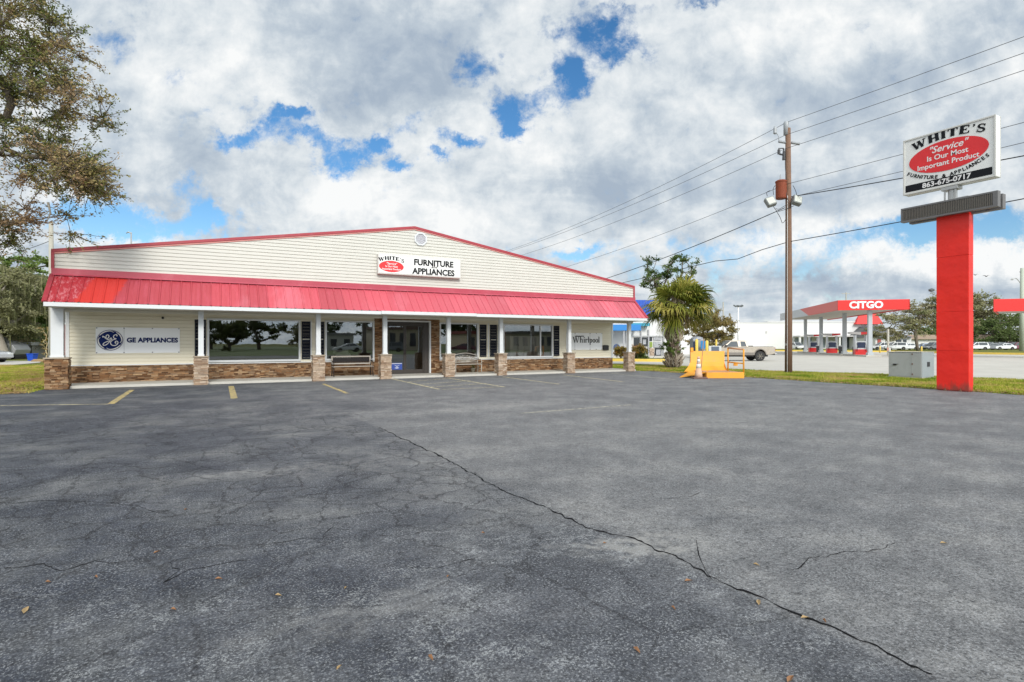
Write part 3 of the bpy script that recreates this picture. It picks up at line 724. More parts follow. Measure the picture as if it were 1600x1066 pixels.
window(*WIN[0]); window(*WIN[1]); window(WIN[2][0], WIN[2][1]); window(WIN[3][0], WIN[3][1], (XWp(844.5),))
# shutters
def shutter(p0, p1):
    a, c2 = XWp(p0) , XWp(p1); f = MB(); y = YWALL - .02
    f.box(a, a + .035, y - .03, y + .01, GZ0 - .04, GZ1); f.box(c2 - .035, c2, y - .03, y + .01, GZ0 - .04, GZ1)
    for z in (GZ0 - .04, 1.58, GZ1 - .06): f.box(a + .035, c2 - .035, y - .029, y + .01, z, z + .06)
    z = GZ0 + .03
    while z < GZ1 - .08:
        if not 1.545 < z < 1.645: f.add([(a+.035, y-.02, z), (c2-.035, y-.02, z), (c2-.035, y-.004, z+.032), (a+.035, y-.004, z+.032)], [(0,1,2,3)])
        z += .034
    f.box(a + .03, c2 - .03, y - .002, y + .01, GZ0, GZ1 - .02)
    wb(f, 'shutter', M_SHUT, store)
for a, c2 in ((304.3, 321.8), (471.2, 484.9), (493.2, 506.4), (749.2, 759.6), (765.2, 776.0), (777.5, 784.3), (864.8, 873.3)): shutter(a, c2)
for a in (484.9, 762.0):
    mb = MB(); mb.box(XWp(a) , XWp(a) + .05, YWALL - .04, YWALL, GZ0 - .1, FZ1); wb(mb, 'shutter_trim', M_TRIM, store)
# door set: outer white frame, bronze storefront with two leaves
dy = YWALL + .05
f = MB(); f.box(DOOR[0], DOOR[0] + .07, YWALL - .075, dy, .09, 2.46); f.box(DOOR[1] - .07, DOOR[1], YWALL - .075, dy, .09, 2.46); f.box(DOOR[0], DOOR[1], YWALL - .075, dy, 2.46, 2.53)
wb(f, 'door_frame', M_TRIM, store, bevel=.004)
dx0, dx1 = DOOR[0] + .07, DOOR[1] - .07
f = MB(); f.box(dx0, dx0 + .09, dy, dy + .1, .09, 2.46); f.box(dx1 - .22, dx1, dy, dy + .1, .09, 2.46); f.box(dx0 + .09, dx1 - .22, dy, dy + .1, 2.34, 2.46)
dj = wb(f, 'storefront_frame', M_BRONZE, store, bevel=.004)
xm = XWp(633.5)
for (a, c2, hs) in ((dx0 + .09, xm, 1), (xm + .005, dx1 - .22, -1)):
    f = MB(); s = .065; y0, y1 = dy + .03, dy + .075
    f.box(a, a + s, y0, y1, .1, 2.335); f.box(c2 - s, c2, y0, y1, .1, 2.335); f.box(a + s, c2 - s, y0, y1, .1, .28); f.box(a + s, c2 - s, y0, y1, 2.26, 2.335)
    d = wb(f, 'door', M_BRONZE, store, bevel=.004)
    f = MB(); f.quad((a + s, dy + .05, .28), (c2 - s, dy + .05, .28), (c2 - s, dy + .05, 2.26), (a + s, dy + .05, 2.26)); wb(f, 'pane', M_GLASS, d, recalc=False)
    hx = c2 - s / 2 if hs > 0 else a + s / 2
    f = MB(); f.tube([(hx, dy + .02, .95), (hx, dy - .03, .97), (hx, dy - .03, 1.2), (hx, dy + .02, 1.22)], .012, 8); wb(f, 'handle', M_BRONZE, d, smooth=True)
# walkway slab
M_SLAB = pm('walk_concrete', (.50, .48, .43), .85, var=.15, scale=1.2, bump=.2, dirt=.3, dirtcol=(.30, .28, .25))
mb = MB(); xs = np.linspace(XL - .05, XR + .15, 14)
for i in range(13): mb.box(xs[i] + .006, xs[i+1] - .006, YP + .2 , YWALL + .3, -.02, .085)
mb.box(xs[0], xs[-1], YP + .205, YWALL + .3, -.02, .079)
wb(mb, 'porch_slab', M_SLAB, store, bevel=.008)
# pillars
M_CAP = pm('stone_cap', (.34, .28, .21), .85, var=.2, scale=5, bump=.3)
M_POSTW = pm('white_post', (.64, .66, .67), .5, var=.05, scale=1.5, dirt=.18, dirtcol=(.5, .49, .46))
PX = [(78.5, 106, 81.6, 97.4), (304.5, 325, 310.3, 319), (489.9, 507.7, 495.3, 502.2), (596.6, 611.6, 598.9, 605.8), (694.4, 710.7, 698.6, 705), (776, 792.3, 780.7, 787), (882.8, 898.6, 889.7, 894.8), (977, 992, 981.3, 988.2)]
def pillar(i, p0, p1, q0, q1):
    # px of the front face; left (shaded) face is seen as well
    Y0 = YP; xr = XP(p1, Y0); w = .44 if i else .60
    xl = xr - w; d = .42; zt = .98
    ms = M_STONE if i == 0 else M_STONEL  # first pillar gets darker stone: the tree's shade put into its colour
    f = MB(); f.box(xl + .03, xr - .03, Y0 + .03, Y0 + d - .03, -.01, zt, .3)
    ledge(f, xl, xr, 0, zt, Y0 + .03, lmin=.09, lmax=.26, hmin=.026, hmax=.062, dep=.055); ledge(f, Y0, Y0 + d, 0, zt, xl + .03, lmin=.09, lmax=.26, hmin=.026, hmax=.062, dep=.055, axis='y', sgn=-1)
    ledge(f, Y0, Y0 + d, 0, zt, xr - .03, lmin=.09, lmax=.26, hmin=.035, hmax=.08, axis='y', sgn=1)
    o = wb(f, 'stone_pillar', ms, store, recalc=False)
    f = MB(); f.box(xl - .03, xr + .03, Y0 - .03, Y0 + d + .03, zt, zt + .05); wb(f, 'stone_cap', M_CAP, o, bevel=.01)
    xc = (xl + xr) / 2; pw = .17 if i else .33; pd = .17 if i else .2
    f = MB(); f.box(xc - pw / 2, xc + pw / 2, Y0 + d / 2 - pd / 2, Y0 + d / 2 + pd / 2, zt + .05, ZC + .02)
    f.box(xc - pw / 2 - .02, xc + pw / 2 + .02, Y0 + d / 2 - pd / 2 - .02, Y0 + d / 2 + pd / 2 + .02, zt + .05, zt + .11)
    wb(f, 'post', M_POSTW, o, bevel=.005)
for i, p in enumerate(PX): pillar(i, *p)
# porch ceiling, beam, fascia
mb = MB(); mb.box(XL - .02, XR + .05, YE + .05, YWALL + .02, ZC, ZC + .06); wb(mb, 'porch_ceiling', M_SOFF, store)
mb = MB(); mb.box(XL, XR, YF + .02, YF + .2, ZC - .10, ZC - .004); wb(mb, 'porch_beam', M_SOFF, store)
joints = [XL - .05, XP(595.5, YE), XP(744.5, YE), XR + .05]
mb = MB()
for i in range(3):
    dz = .015 if i == 1 else 0
    mb.box(joints[i] + .004, joints[i+1] - .004, YE - .02 - (.012 if i == 1 else 0), YE + .06, 2.635 + dz, 2.765 + dz)
wb(mb, 'eave_fascia', M_TRIM, store, bevel=.006)
# awning sheet with ribs
def awning_mat():
    m, T, b = newmat('faded_red_metal')
    co = T.new('ShaderNodeTexCoord').outputs['Object']; x, y, z = T.sep(co)
    xx = T.m('ADD', x, XC)     # back to site metres
    n = T.noise(T.vm('MULTIPLY', co, (1.0, .4, .4)), 1.1, 5, .6); nn = T.noise(T.vm('MULTIPLY', co, (6., 1., 1.)), 1.5, 6, .7)
    fade = T.mix(T.ss(xx, -3, 18), (.48, .060, .078), (.58, .130, .165))
    fade = T.mix(T.ss(nn, .45, .75), fade, (.55, .085, .12))
    fade = T.mix(T.m('MULTIPLY', T.ss(n, .5, .7), .5), fade, (.60, .17, .21))
    wn = T.new('ShaderNodeTexWhiteNoise', noise_dimensions='1D'); T.l.new(T.m('FLOOR', T.m('DIVIDE', xx, .915)), wn.inputs['W'])
    fade = T.vm('SCALE', fade, T.m('ADD', T.m('MULTIPLY', wn.outputs['Value'], .26), .84))
    stn = T.ss(T.noise(T.vm('MULTIPLY', co, (9., .6, .6)), 1.3, 7, .75), .56, .74)
    fade = T.mix(T.m('MULTIPLY', stn, .45), fade, (.36, .05, .07))
    # the few panels at the left end that kept their red
    edge = T.m('ADD', xx, T.m('ADD', T.m('MULTIPLY', T.m('SUBTRACT', T.noise(T.vm('MULTIPLY', co, (1., 3., 3.)), 3, 6, .75), .5), .5), T.m('MULTIPLY', T.m('SUBTRACT', z, 3.2), -.45)))
    fresh = T.ss(edge, -2.62, -2.72)
    c = T.mix(fresh, fade, (.56, .038, .030))
    a2 = T.ss(edge, -3.55, -3.7)
    scr = T.ss(T.noise(T.vm('MULTIPLY', co, (5., 2., 2.)), 2.2, 7, .8), .5, .58)
    c = T.mix(a2, c, T.mix(scr, (.40, .028, .04), (.55, .16, .18)))
    T.l.new(c, b.inputs['Base Color']); T.l.new(T.m('ADD', T.m('MULTIPLY', nn, .3), .3), b.inputs['Roughness']); b.inputs['Specular IOR Level'].default_value = .5
    bn = T.new('ShaderNodeBump'); bn.inputs['Strength'].default_value = .35; bn.inputs['Distance'].default_value = .03
    T.l.new(T.noise(T.vm('MULTIPLY', co, (1., 2., 2.)), 2.2, 3, .5), bn.inputs['Height']); T.l.new(bn.outputs[0], b.inputs['Normal'])
    return m
M_AWN = awning_mat()
aw0, aw1 = (YE - .02, 2.775), (YF - .02, 3.72)
ex0, ex1 = XL - .06, XR + .08
prof = []; x = ex0; pitch = .305
while x < ex1:
    for dx, h in ((0, 0), (.10, 0), (.112, .006), (.13, .006), (.142, 0), (.242, 0), (.258, .028), (.289, .028), (.305, 0)):
        if x + dx <= ex1: prof.append((x + dx, h))
    x += pitch
ny, nz = -(aw1[1]-aw0[1]), (aw1[0]-aw0[0]); LL = math.hypot(ny, nz); ny /= LL; nz /= LL
# slightly splayed ends as in the hip of the awning
def awp(x, t, h):
    return (x, aw0[0] + (aw1[0]-aw0[0])*t + ny*h, aw0[1] + (aw1[1]-aw0[1])*t + nz*h)
mb = MB()
for (xa, ha), (xb, hb) in zip(prof[:-1], prof[1:]):
    if xb - xa < 1e-5: continue
    k = 6
    for j in range(k):
        mb.quad(awp(xa, j/k, ha), awp(xb, j/k, hb), awp(xb, (j+1)/k, hb), awp(xa, (j+1)/k, ha))
a_ = wb(mb, 'awning_roof', M_AWN, store, recalc=False)
sol = a_.modifiers.new('thick', 'SOLIDIFY'); sol.thickness = .004; sol.offset = -1
# end closures and rake trim of the awning
for xe in (ex0 - .005, ex1 - .02):
    mb = MB(); mb.prism([(YE, 2.765), (YF - .01, 2.765), (YF - .01, 3.70)], xe, xe + .025, 'x'); wb(mb, 'awning_cheek', M_REDT, store)
for xe, s in ((ex0 - .03, 1), (ex1 - .10, 1)):
    mb = MB()
    q = [awp(xe, 0, .03), awp(xe + .13, 0, .045), awp(xe + .13, 1, .045), awp(xe, 1, .03)]; q2 = [awp(xe, 0, -.03), awp(xe + .13, 0, -.01), awp(xe + .13, 1, -.01), awp(xe, 1, -.03)]
    mb.add(q + q2, [(0,1,2,3),(7,6,5,4),(0,1,5,4),(1,2,6,5),(2,3,7,6),(3,0,4,7)])
    wb(mb, 'awning_rake_trim', M_REDT, store)
M_BAND = pm('faded_red_flashing', (.42, .055, .085), .4, var=.2, scale=.7, dirt=.35, dirtcol=(.55, .16, .2))
mb = MB(); mb.box(ex0 + .02, ex1 - .02, YF - .10, YF - .0, 3.70, 3.92); mb.add([(ex0+.02, YF-.13, 3.69), (ex1-.02, YF-.13, 3.69), (ex1-.02, YF-.10, 3.74), (ex0+.02, YF-.10, 3.74)], [(0,1,2,3)])
wb(mb, 'awning_flashing', M_BAND, store, bevel=.004)
# gable
ZG0, ZPK = 4.46, 6.42
def glim(z):
    if z <= ZG0: return (XL, XR)
    t = (z - ZG0) / (ZPK - ZG0); return (XL + (XC - XL) * t, XR + (XC - XR) * t)
mb = MB(); siding(mb, XL, XR, 3.92, ZPK - .01, YF, course=.128, base=3.90, xlim=glim); wb(mb, 'gable_siding', M_SIDEG, store, recalc=False)
mb = MB(); mb.prism([(XL, ZC), (XR, ZC), (XR, ZG0), (XC, ZPK), (XL, ZG0)], YF + .005, YF + .15); wb(mb, 'gable_wall', MATS['wall_core'], store)
mb = MB()   # rake trim: dark red fascia over light red edge
for (xa, za, xb, zb) in ((XL - .05, ZG0, XC, ZPK), (XC, ZPK, XR + .05, ZG0)):
    mb.prism([(xa, za - .03), (xb, zb - .03), (xb, zb + .075), (xa, za + .075)], YF - .07, YF + .12)
mb.box(XL - .055, XL + .03, YF - .068, YF + .1, 3.9, ZG0 + .03); mb.box(XR - .03, XR + .055, YF - .068, YF + .1, 3.9, ZG0 + .03)
wb(mb, 'rake_trim', M_REDT, store, bevel=.005)
mb = MB()
for (xa, za, xb, zb) in ((XL, ZG0, XC, ZPK), (XC, ZPK, XR, ZG0)):
    mb.prism([(xa, za - .075), (xb, zb - .075), (xb, zb - .03), (xa, za - .03)], YF - .05, YF + .0)
wb(mb, 'rake_edging', pm('pale_red_edging', (.62, .25, .22), .5), store)
# octagonal vent
mb = MB(); vx, vz, vr = 7.92, 5.97, .30
outer = [(vx + vr*math.cos(R(22.5+45*i)), vz + vr*math.sin(R(22.5+45*i))) for i in range(8)]
inner = [(vx + (vr-.07)*math.cos(R(22.5+45*i)), vz + (vr-.07)*math.sin(R(22.5+45*i))) for i in range(8)]
for i in range(8):
    j = (i+1) % 8
    mb.add([(outer[i][0], YF-.07, outer[i][1]), (outer[j][0], YF-.07, outer[j][1]), (inner[j][0], YF-.07, inner[j][1]), (inner[i][0], YF-.07, inner[i][1]),
            (outer[i][0], YF, outer[i][1]), (outer[j][0], YF, outer[j][1]), (inner[j][0], YF-.02, inner[j][1]), (inner[i][0], YF-.02, inner[i][1])],
           [(0,1,2,3),(0,4,5,1),(3,2,6,7)])
v_ = wb(mb, 'gable_vent', M_TRIM, store, recalc=False)
mb = MB()
for k in range(10):
    z = vz - .22 + k * .046; hw = min(vr - .07, (vr - .07) * 1.35 - abs(z + .02 - vz)) 
    hw = min(hw, vr - .08)
    mb.quad((vx-hw, YF-.055, z), (vx+hw, YF-.055, z), (vx+hw, YF-.022, z+.04), (vx-hw, YF-.022, z+.04))
mb.prism(inner, YF - .021, YF - .018)
wb(mb, 'louvre', pm('vent_grey', (.62, .62, .66), .5), v_)
# main roof and the other walls behind the front
M_ROOF = pm('grey_metal_roof', (.42, .42, .40), .5, var=.1)
mb = MB()
for (xa, za, xb, zb) in ((XL - .05, ZG0 - .03, XC, ZPK - .03), (XC, ZPK - .03, XR + .05, ZG0 - .03)):
    mb.add([(xa, YF+.1, za-.06), (xb, YF+.1, zb-.06), (xb, 52, zb-.06), (xa, 52, za-.06), (xa, YF+.1, za), (xb, YF+.1, zb), (xb, 52, zb), (xa, 52, za)], [(0,1,2,3),(7,6,5,4),(0,4,5,1),(1,5,6,2),(2,6,7,3),(3,7,4,0)])
wb(mb, 'roof', M_ROOF, store)
for xa_ in (XL, XR - .15):
    mb = MB(); mb.box(xa_, xa_ + .15, YWALL + .16, 52, 0, ZG0 - .1); wb(mb, 'side_wall', M_SIDE, store)
mb = MB(); mb.box(XL + .15, XR - .15, 51.8, 52, 0, ZG0 - .1); wb(mb, 'rear_wall', M_SIDE, store)
# sales floor seen dimly through the glass
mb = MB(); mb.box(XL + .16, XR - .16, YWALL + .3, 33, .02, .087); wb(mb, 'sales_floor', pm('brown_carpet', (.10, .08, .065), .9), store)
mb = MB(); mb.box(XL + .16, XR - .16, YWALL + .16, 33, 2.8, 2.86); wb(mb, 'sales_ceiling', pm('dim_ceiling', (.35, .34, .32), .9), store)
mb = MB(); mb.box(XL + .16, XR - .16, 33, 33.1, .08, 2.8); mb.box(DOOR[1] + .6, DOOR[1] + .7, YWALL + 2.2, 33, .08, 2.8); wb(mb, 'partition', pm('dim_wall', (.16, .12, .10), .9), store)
mb = MB()
for k in range(9):
    x = XWp(786.5) + .03 + k * .032; mb.tube([(x, YWALL + .3 + .02*(k % 2), .8), (x, YWALL + .3 + .02*(k % 2), 2.6)], .024, 6)
wb(mb, 'curtain', pm('red_curtain', (.25, .03, .03), .9), store, smooth=True)
# things on display
M_APPL = pm('appliance_enamel', (.62, .60, .55), .35, var=.05)
M_STEEL = pm('appliance_steel', (.25, .25, .26), .35, metal=.5)
def fridge(x, y, w, h, mat, lab):
    t = thing('refrigerator', lab, 'refrigerator', (x, y, .087), 0, 'refrigerators behind the display windows')
    f = MB(); f.box(-w/2, w/2, 0, .65, 0, h); f.build('cabinet', mat, t, bevel=.01)
    for s in (-1, 1):
        a = -w/2 + .01 if s < 0 else .005; f = MB(); f.box(a, a + w/2 - .015, -.05, -.003, .06, h - .01); d = f.build('door', mat, t, bevel=.012)
        f = MB(); f.tube([(-s * -.04, -.05, .6), (-s * -.04, -.095, .64), (-s * -.04, -.095, 1.3), (-s * -.04, -.05, 1.34)], .012, 6); f.build('handle', M_STEEL, d)
    return t
for px, w, mt, lb in ((808, .9, M_APPL, 'pale double door refrigerator behind the window beside the red curtain'), (831, .95, M_APPL, 'pale refrigerator in the middle of the rightmost large window'),
                      (852, .8, M_STEEL, 'steel refrigerator behind the narrow pane of the rightmost window')):
    fridge(XP(px, YWALL + 1.1), YWALL + 1.1, w, 1.78, mt, lb)
def washer(px, lab):
    t = thing('washing_machine', lab, 'washing machine', (XP(px, YWALL + 1.3), YWALL + 1.3, .087), 0, 'washing machines behind the display windows')
    f = MB(); f.box(-.34, .34, 0, .6, 0, .92); f.build('cabinet', M_APPL, t, bevel=.012)
    f = MB(); f.lathe([(.2, -.03), (.21, -.002)], 20, (0, 0, .45), 'y'); f.build('door', M_STEEL, t)
    f = MB(); f.box(-.34, .34, .46, .6, .925, 1.08); f.build('control_panel', M_APPL, t, bevel=.008)
washer(722, 'pale washing machine behind the window right of the entrance'); washer(737, 'washing machine beside the right edge of the window next to the navy shutters')
washer(536, 'washing machine behind the window above the dark backed bench')
# ================================================================== SIGNS AND THINGS ON THE STORE
M_SIGNW = pm('sign_white', (.80, .80, .77), .35, var=.05, scale=1.5, dirt=.08, dirtcol=(.5, .5, .45))
M_SIGNE = pm('sign_cabinet', (.62, .61, .57), .45, var=.08, scale=2)
M_INK = pm('black_lettering', (.012, .013, .016), .6, spec=.15, var=.1, scale=5)
M_OVAL = pm('red_oval', (.72, .025, .03), .4, var=.18, scale=2.5)
M_WLET = pm('white_lettering', (.82, .80, .78), .5, var=.05)
M_NAVY = pm('navy_lettering', (.005, .017, .105), .6, spec=.15, var=.08)
def ell(mb, cx, cz, rx, rz, place, n=56, dz=0):
    mb.add([place(cx + rx*math.cos(2*math.pi*i/n), cz + rz*math.sin(2*math.pi*i/n), dz) for i in range(n)], [tuple(range(n))])

# --- gable sign: x along the wall, u,v from its lower-left corner
sx0, sx1, sz0, sz1, sy = 6.02, 9.71, 4.35, 5.17, YF - .26
gs = thing('gable_sign', 'long white lightbox sign reading FURNITURE and APPLIANCES on the gable', 'sign', ((sx0+sx1)/2, YF, sz0))
f = MB(); f.box(sx0, sx1, sy + .012, YF - .016, sz0, sz1); wb(f, 'cabinet', M_SIGNE, gs, bevel=.015)
f = MB(); f.box(sx0 + .05, sx1 - .05, sy, sy + .014, sz0 + .05, sz1 - .05); wb(f, 'face', M_SIGNW, gs)
def PG(o=.006): return lambda x, z, e=0.: (sx0 + x, sy - o - e, sz0 + z)
f = MB(); ell(f, .56, .325, .52, .235, PG(.003)); wb(f, 'red_oval', M_OVAL, gs)
f = MB(); pth = lambda x: (-.10 * (x / .5) ** 2, -.36 * x)
slab_word(f, "WHITE'S", PG(.004), 1.06, .155, .57, .60, pth); wb(f, 'name_lettering', M_INK, gs)
f = MB(); P_ = PG(.008)
pl = lambda cx, cz: (lambda x, y: P_(cx + x, cz + y))
text_into(f, '"Service"', .125, pl(.56, .40), .002, .25); text_into(f, 'Is Our Most', .105, pl(.56, .29), .002); text_into(f, 'Important Product', .105, pl(.56, .18), .002)
wb(f, 'oval_lettering', M_WLET, gs)
f = MB(); text_into(f, 'FURNITURE', .345, pl(2.42, .465), .013, sx=1.0); text_into(f, 'APPLIANCES', .345, pl(2.42, .09), .013, sx=1.0)
text_into(f, 'and', .14, pl(2.42, .375), .002, .5, sx=1.3); wb(f, 'lettering', M_INK, gs)

# --- GE banner
M_VINYL = pm('banner_vinyl', (.84, .85, .86), .5, var=.04, scale=1.5)
def banner(name, lab, x0, x1, z0, z1, seams, y):
    t = thing(name, lab, 'banner', ((x0+x1)/2, y, z0)); f = MB(); n = 60; m_ = 10
    def yy(u, v): return y - .012 - .010 * (mnoise.noise(Vector((u*5, v*3, z0*7+x0)))) - .004
    gv = []
    for i in range(n + 1):
        for j in range(m_ + 1):
            u, v = i / n, j / m_; X = x0 + (x1-x0)*u
            sag = .012 * abs(math.sin(u * math.pi * 3)) 
            z = z0 + (z1-z0)*v + (-sag if v > .5 else sag) * abs(v-.5) * 2
            gv.append((X, yy(u, v), z))
    f.add(gv, [(i*(m_+1)+j, (i+1)*(m_+1)+j, (i+1)*(m_+1)+j+1, i*(m_+1)+j+1) for i in range(n) for j in range(m_)])
    wb(f, 'sheet', M_VINYL, t, smooth=True, recalc=False)
    for s in seams:
        f = MB(); f.box(s - .004, s + .004, y - .032, y - .012, z0 + .01, z1 - .01); wb(f, 'hem', pm('banner_hem', (.52, .53, .55), .6), t)
    for X in [x0 + .03] + list(seams) + [(seams[-1] + x1) / 2, x1 - .03]:
        for Z in (z0 + .03, z1 - .03):
            f = MB(); f.lathe([(.022, -.034), (.022, -.0)], 12, (X, y, Z), 'y'); wb(f, 'grommet', pm('grommet', (.25, .25, .25), .4, metal=.6), t)
    return t
yb_ = YWALL - .02
gb = banner('wall_banner', 'white banner with blue round monogram and the words GE APPLIANCES on the siding', -3.64, -1.05, 1.12, 2.07, (-2.80,), yb_)
by = yb_ - .036
cxg, czg, rxg, rzg = -3.215, 1.60, .39, .375
PB = lambda x, z, e=0.: (x, by - e, z)
f = MB(); ell(f, cxg, czg, rxg, rzg, PB); wb(f, 'monogram_disc', M_NAVY, gb)
f = MB()
n = 64
for (ra, rb) in ((.955, .985),):
    for i in range(n):
        a, c2 = 2*math.pi*i/n, 2*math.pi*(i+1)/n
        q = lambda r, t: PB(cxg + rxg*r*math.cos(t), czg + rzg*r*math.sin(t), .003)
        f.quad(q(.93, a), q(.955, a), q(.955, c2), q(.93, c2))
# four curls of the ring
for k in range(4):
    base = 90 * k + 28
    pts = []
    for i in range(13):
        t = i / 12; an = R(base - 78 * t * 1.0 + 30); r = .885 - .10 * max(0, (t - .78) / .22) ** 1.2
        pts.append((cxg + rxg*r*math.cos(an), czg + rzg*r*math.sin(an)))
    strokes_into(f, [(pts, [.010 + .018 * math.sin(math.pi * min(1, i/12*.9 + .1)) for i in range(13)])], lambda x, z, e: PB(x, z, .003 + e))
S_ = .36
g_ = spline([(-.60,.28),(-.66,.42),(-.50,.36),(-.42,.22),(-.28,.16),(-.14,.28),(-.10,.46),(-.20,.58),(-.33,.50),(-.36,.28),(-.24,.08),(-.04,.12),(.10,.26),(.06,.02),(-.10,-.24),(-.34,-.50),(-.56,-.56),(-.62,-.44),(-.50,-.28),(-.24,-.14),(.02,-.02),(.2,.14)], 6)
e_ = spline([(.60,.42),(.62,.56),(.50,.60),(.36,.52),(.30,.36),(.38,.20),(.54,.16),(.40,.08),(.22,.0),(.06,-.20),(.08,-.44),(.26,-.58),(.50,-.56),(.68,-.40),(.70,-.20),(.58,-.10),(.46,-.18),(.48,-.32),(.58,-.30)], 6)
for pts in (g_, e_):
    strokes_into(f, [([(cxg + p[0]*S_*.92, czg + p[1]*S_*.92) for p in pts], .027)], lambda x, z, e: PB(x, z, .005 + e))
for i, pts in enumerate((g_, e_)):   # pen strokes crossing themselves
    pass
wb(f, 'monogram', M_WLET, gb)
f = MB(); text_into(f, 'GE APPLIANCES', .235, lambda x, y: PB(-1.915 + x, 1.525 + y), .010, sx=.97); wb(f, 'lettering', M_NAVY, gb)

# --- second banner
wbn = banner('wall_banner', 'white banner reading Whirlpool behind the second last porch post', 16.64, 19.04, 1.12, 2.05, (17.2, 18.2), yb_)
f = MB()
def serif_word(mb, place, x, z, s):
    T1, T2 = .17, .07
    def V(x0, h, w=T1): return [([(x0, 0), (x0, h)], w), ([(x0-.15, .03), (x0+.15, .03)], .055), ([(x0-.17, h-.02), (x0+.03, h-.03)], .06)]
    G_ = [('W', V(0,0)[:0] + [([(.02,1.0),(.34,0)], T1), ([(.34,0),(.58,.95)], T2), ([(.55,1.0),(.86,0)], T1), ([(.86,0),(1.16,.95)], T2), ([(-.13,.98),(.22,.98)], .05), ([(.42,.98),(.75,.98)], .05), ([(1.0,.98),(1.3,.98)], .05)], 1.42),
          ('h', V(.15, 1.05) + [(arc(.37,.40,.19,.22,165,0,8)+[(.56,0)], [T2]*4+[T1*.8]*6), ([(.42,.03),(.70,.03)], .055)], .80),
          ('i', V(.15, .64) + [(arc(.15,.88,.05,.05,0,360,8), .10)], .36),
          ('r', V(.15, .64) + [(arc(.37,.38,.17,.22,160,60,7), [T2]*5+[.1]*3), (arc(.46,.52,.03,.03,0,360,6), .1)], .58),
          ('l', V(.15, 1.05), .36),
          ('p', [([(.15, -.36), (.15, .64)], T1), ([(.0,-.35),(.3,-.35)], .055), ([(-.02,.62),(.15,.61)], .06), (arc(.32,.31,.20,.29,150,-150,14), [T2]*4+[T1*.85]*7+[T2]*4)], .68),
          ('o', [(arc(.30,.32,.22,.30,90,450,20), [T2+.09*abs(math.cos(R(90+18*i)))for i in range(21)])], .64),
          ('o', [(arc(.30,.32,.22,.30,90,450,20), [T2+.09*abs(math.cos(R(90+18*i)))for i in range(21)])], .64),
          ('l', V(.15, 1.05), .36)]
    for ch, st, adv in G_:
        strokes_into(mb, [([(p[0]*s, p[1]*s) for p in pts], ([w*s for w in wd] if hasattr(wd, '__len__') else wd*s)) for pts, wd in st], lambda a, b, e, x=x: place(x+a, z+b, e))
        x += adv * s
serif_word(f, PB, 17.08, 1.52, .305)
strokes_into(f, [([(17.2 + i*.058, 1.86 + .012*((i*7) % 3 - 1)), (17.2 + i*.058 + .043, 1.86 + .012*((i*5) % 3 - 1))], .055) for i in range(9)] + [([(17.73, 1.86), (17.80, 1.86)], [.08, .01])], PB)
wb(f, 'lettering', M_INK, wbn)
# letter box, camera dome, small fittings
t = thing('mailbox', 'small black metal mailbox on the siding beside the Whirlpool banner', 'mailbox', (19.24, YWALL - .02, 1.1))
f = MB(); f.prism([(-.17, .0), (.17, .0), (.17, .24), (-.17, .24)], -.13, -.002); f.build('body', pm('black_enamel', (.015, .015, .016), .4), t, bevel=.01)
f = MB(); f.add([(-.18, -.145, .235), (.18, -.145, .235), (.18, 0, .29), (-.18, 0, .29), (-.18, -.145, .22), (.18, -.145, .22), (.18, 0, .275), (-.18, 0, .275)], [(0,1,2,3),(7,6,5,4),(0,4,5,1),(1,5,6,2),(2,6,7,3),(3,7,4,0)]); f.build('lid', MATS['black_enamel'], t)
t = thing('security_camera', 'small dark dome camera on the siding above the GE banner', 'camera', (XP(254.5, YWALL), YWALL - .02, ZH(497, DEP(XP(254.5, YWALL), YWALL))))
f = MB(); f.lathe([(.05, -.03), (.055, -.0)], 16, (0, 0, 0), 'y'); f.build('base', M_TRIM, t)
f = MB(); f.lathe([(.005, -.09), (.03, -.08), (.045, -.05), (.045, -.03)], 16, (0, 0, 0), 'y'); f.build('dome', MATS['black_enamel'], t, smooth=True)
# poster inside the door
px0, px1 = XP(612, dy + .04), XP(628.5, dy + .04)
t = thing('door_poster', 'blue rectangular notice with a white emblem taped low inside the left door', 'poster', ((px0+px1)/2, dy + .047, .42))
w_ = (px1 - px0) / 2
f = MB(); f.box(-w_, w_, -.002, .0, -.16, .17); f.build('sheet', pm('poster_blue', (.03, .07, .33), .5, var=.15, scale=9), t)
f = MB(); f.box(-w_ + .01, w_ - .01, -.004, -.003, .12, .155); f.add([(-.14, -.004, .08), (0, -.004, -.01), (.14, -.004, .08), (0, -.004, .03)], [(0,1,2,3)]); f.add([(-.12, -.004, -.06), (0, -.004, -.03), (.12, -.004, -.06), (0, -.004, -.09)], [(0,1,2,3)]); f.build('emblem', pm('poster_white', (.55, .58, .65), .6), t)

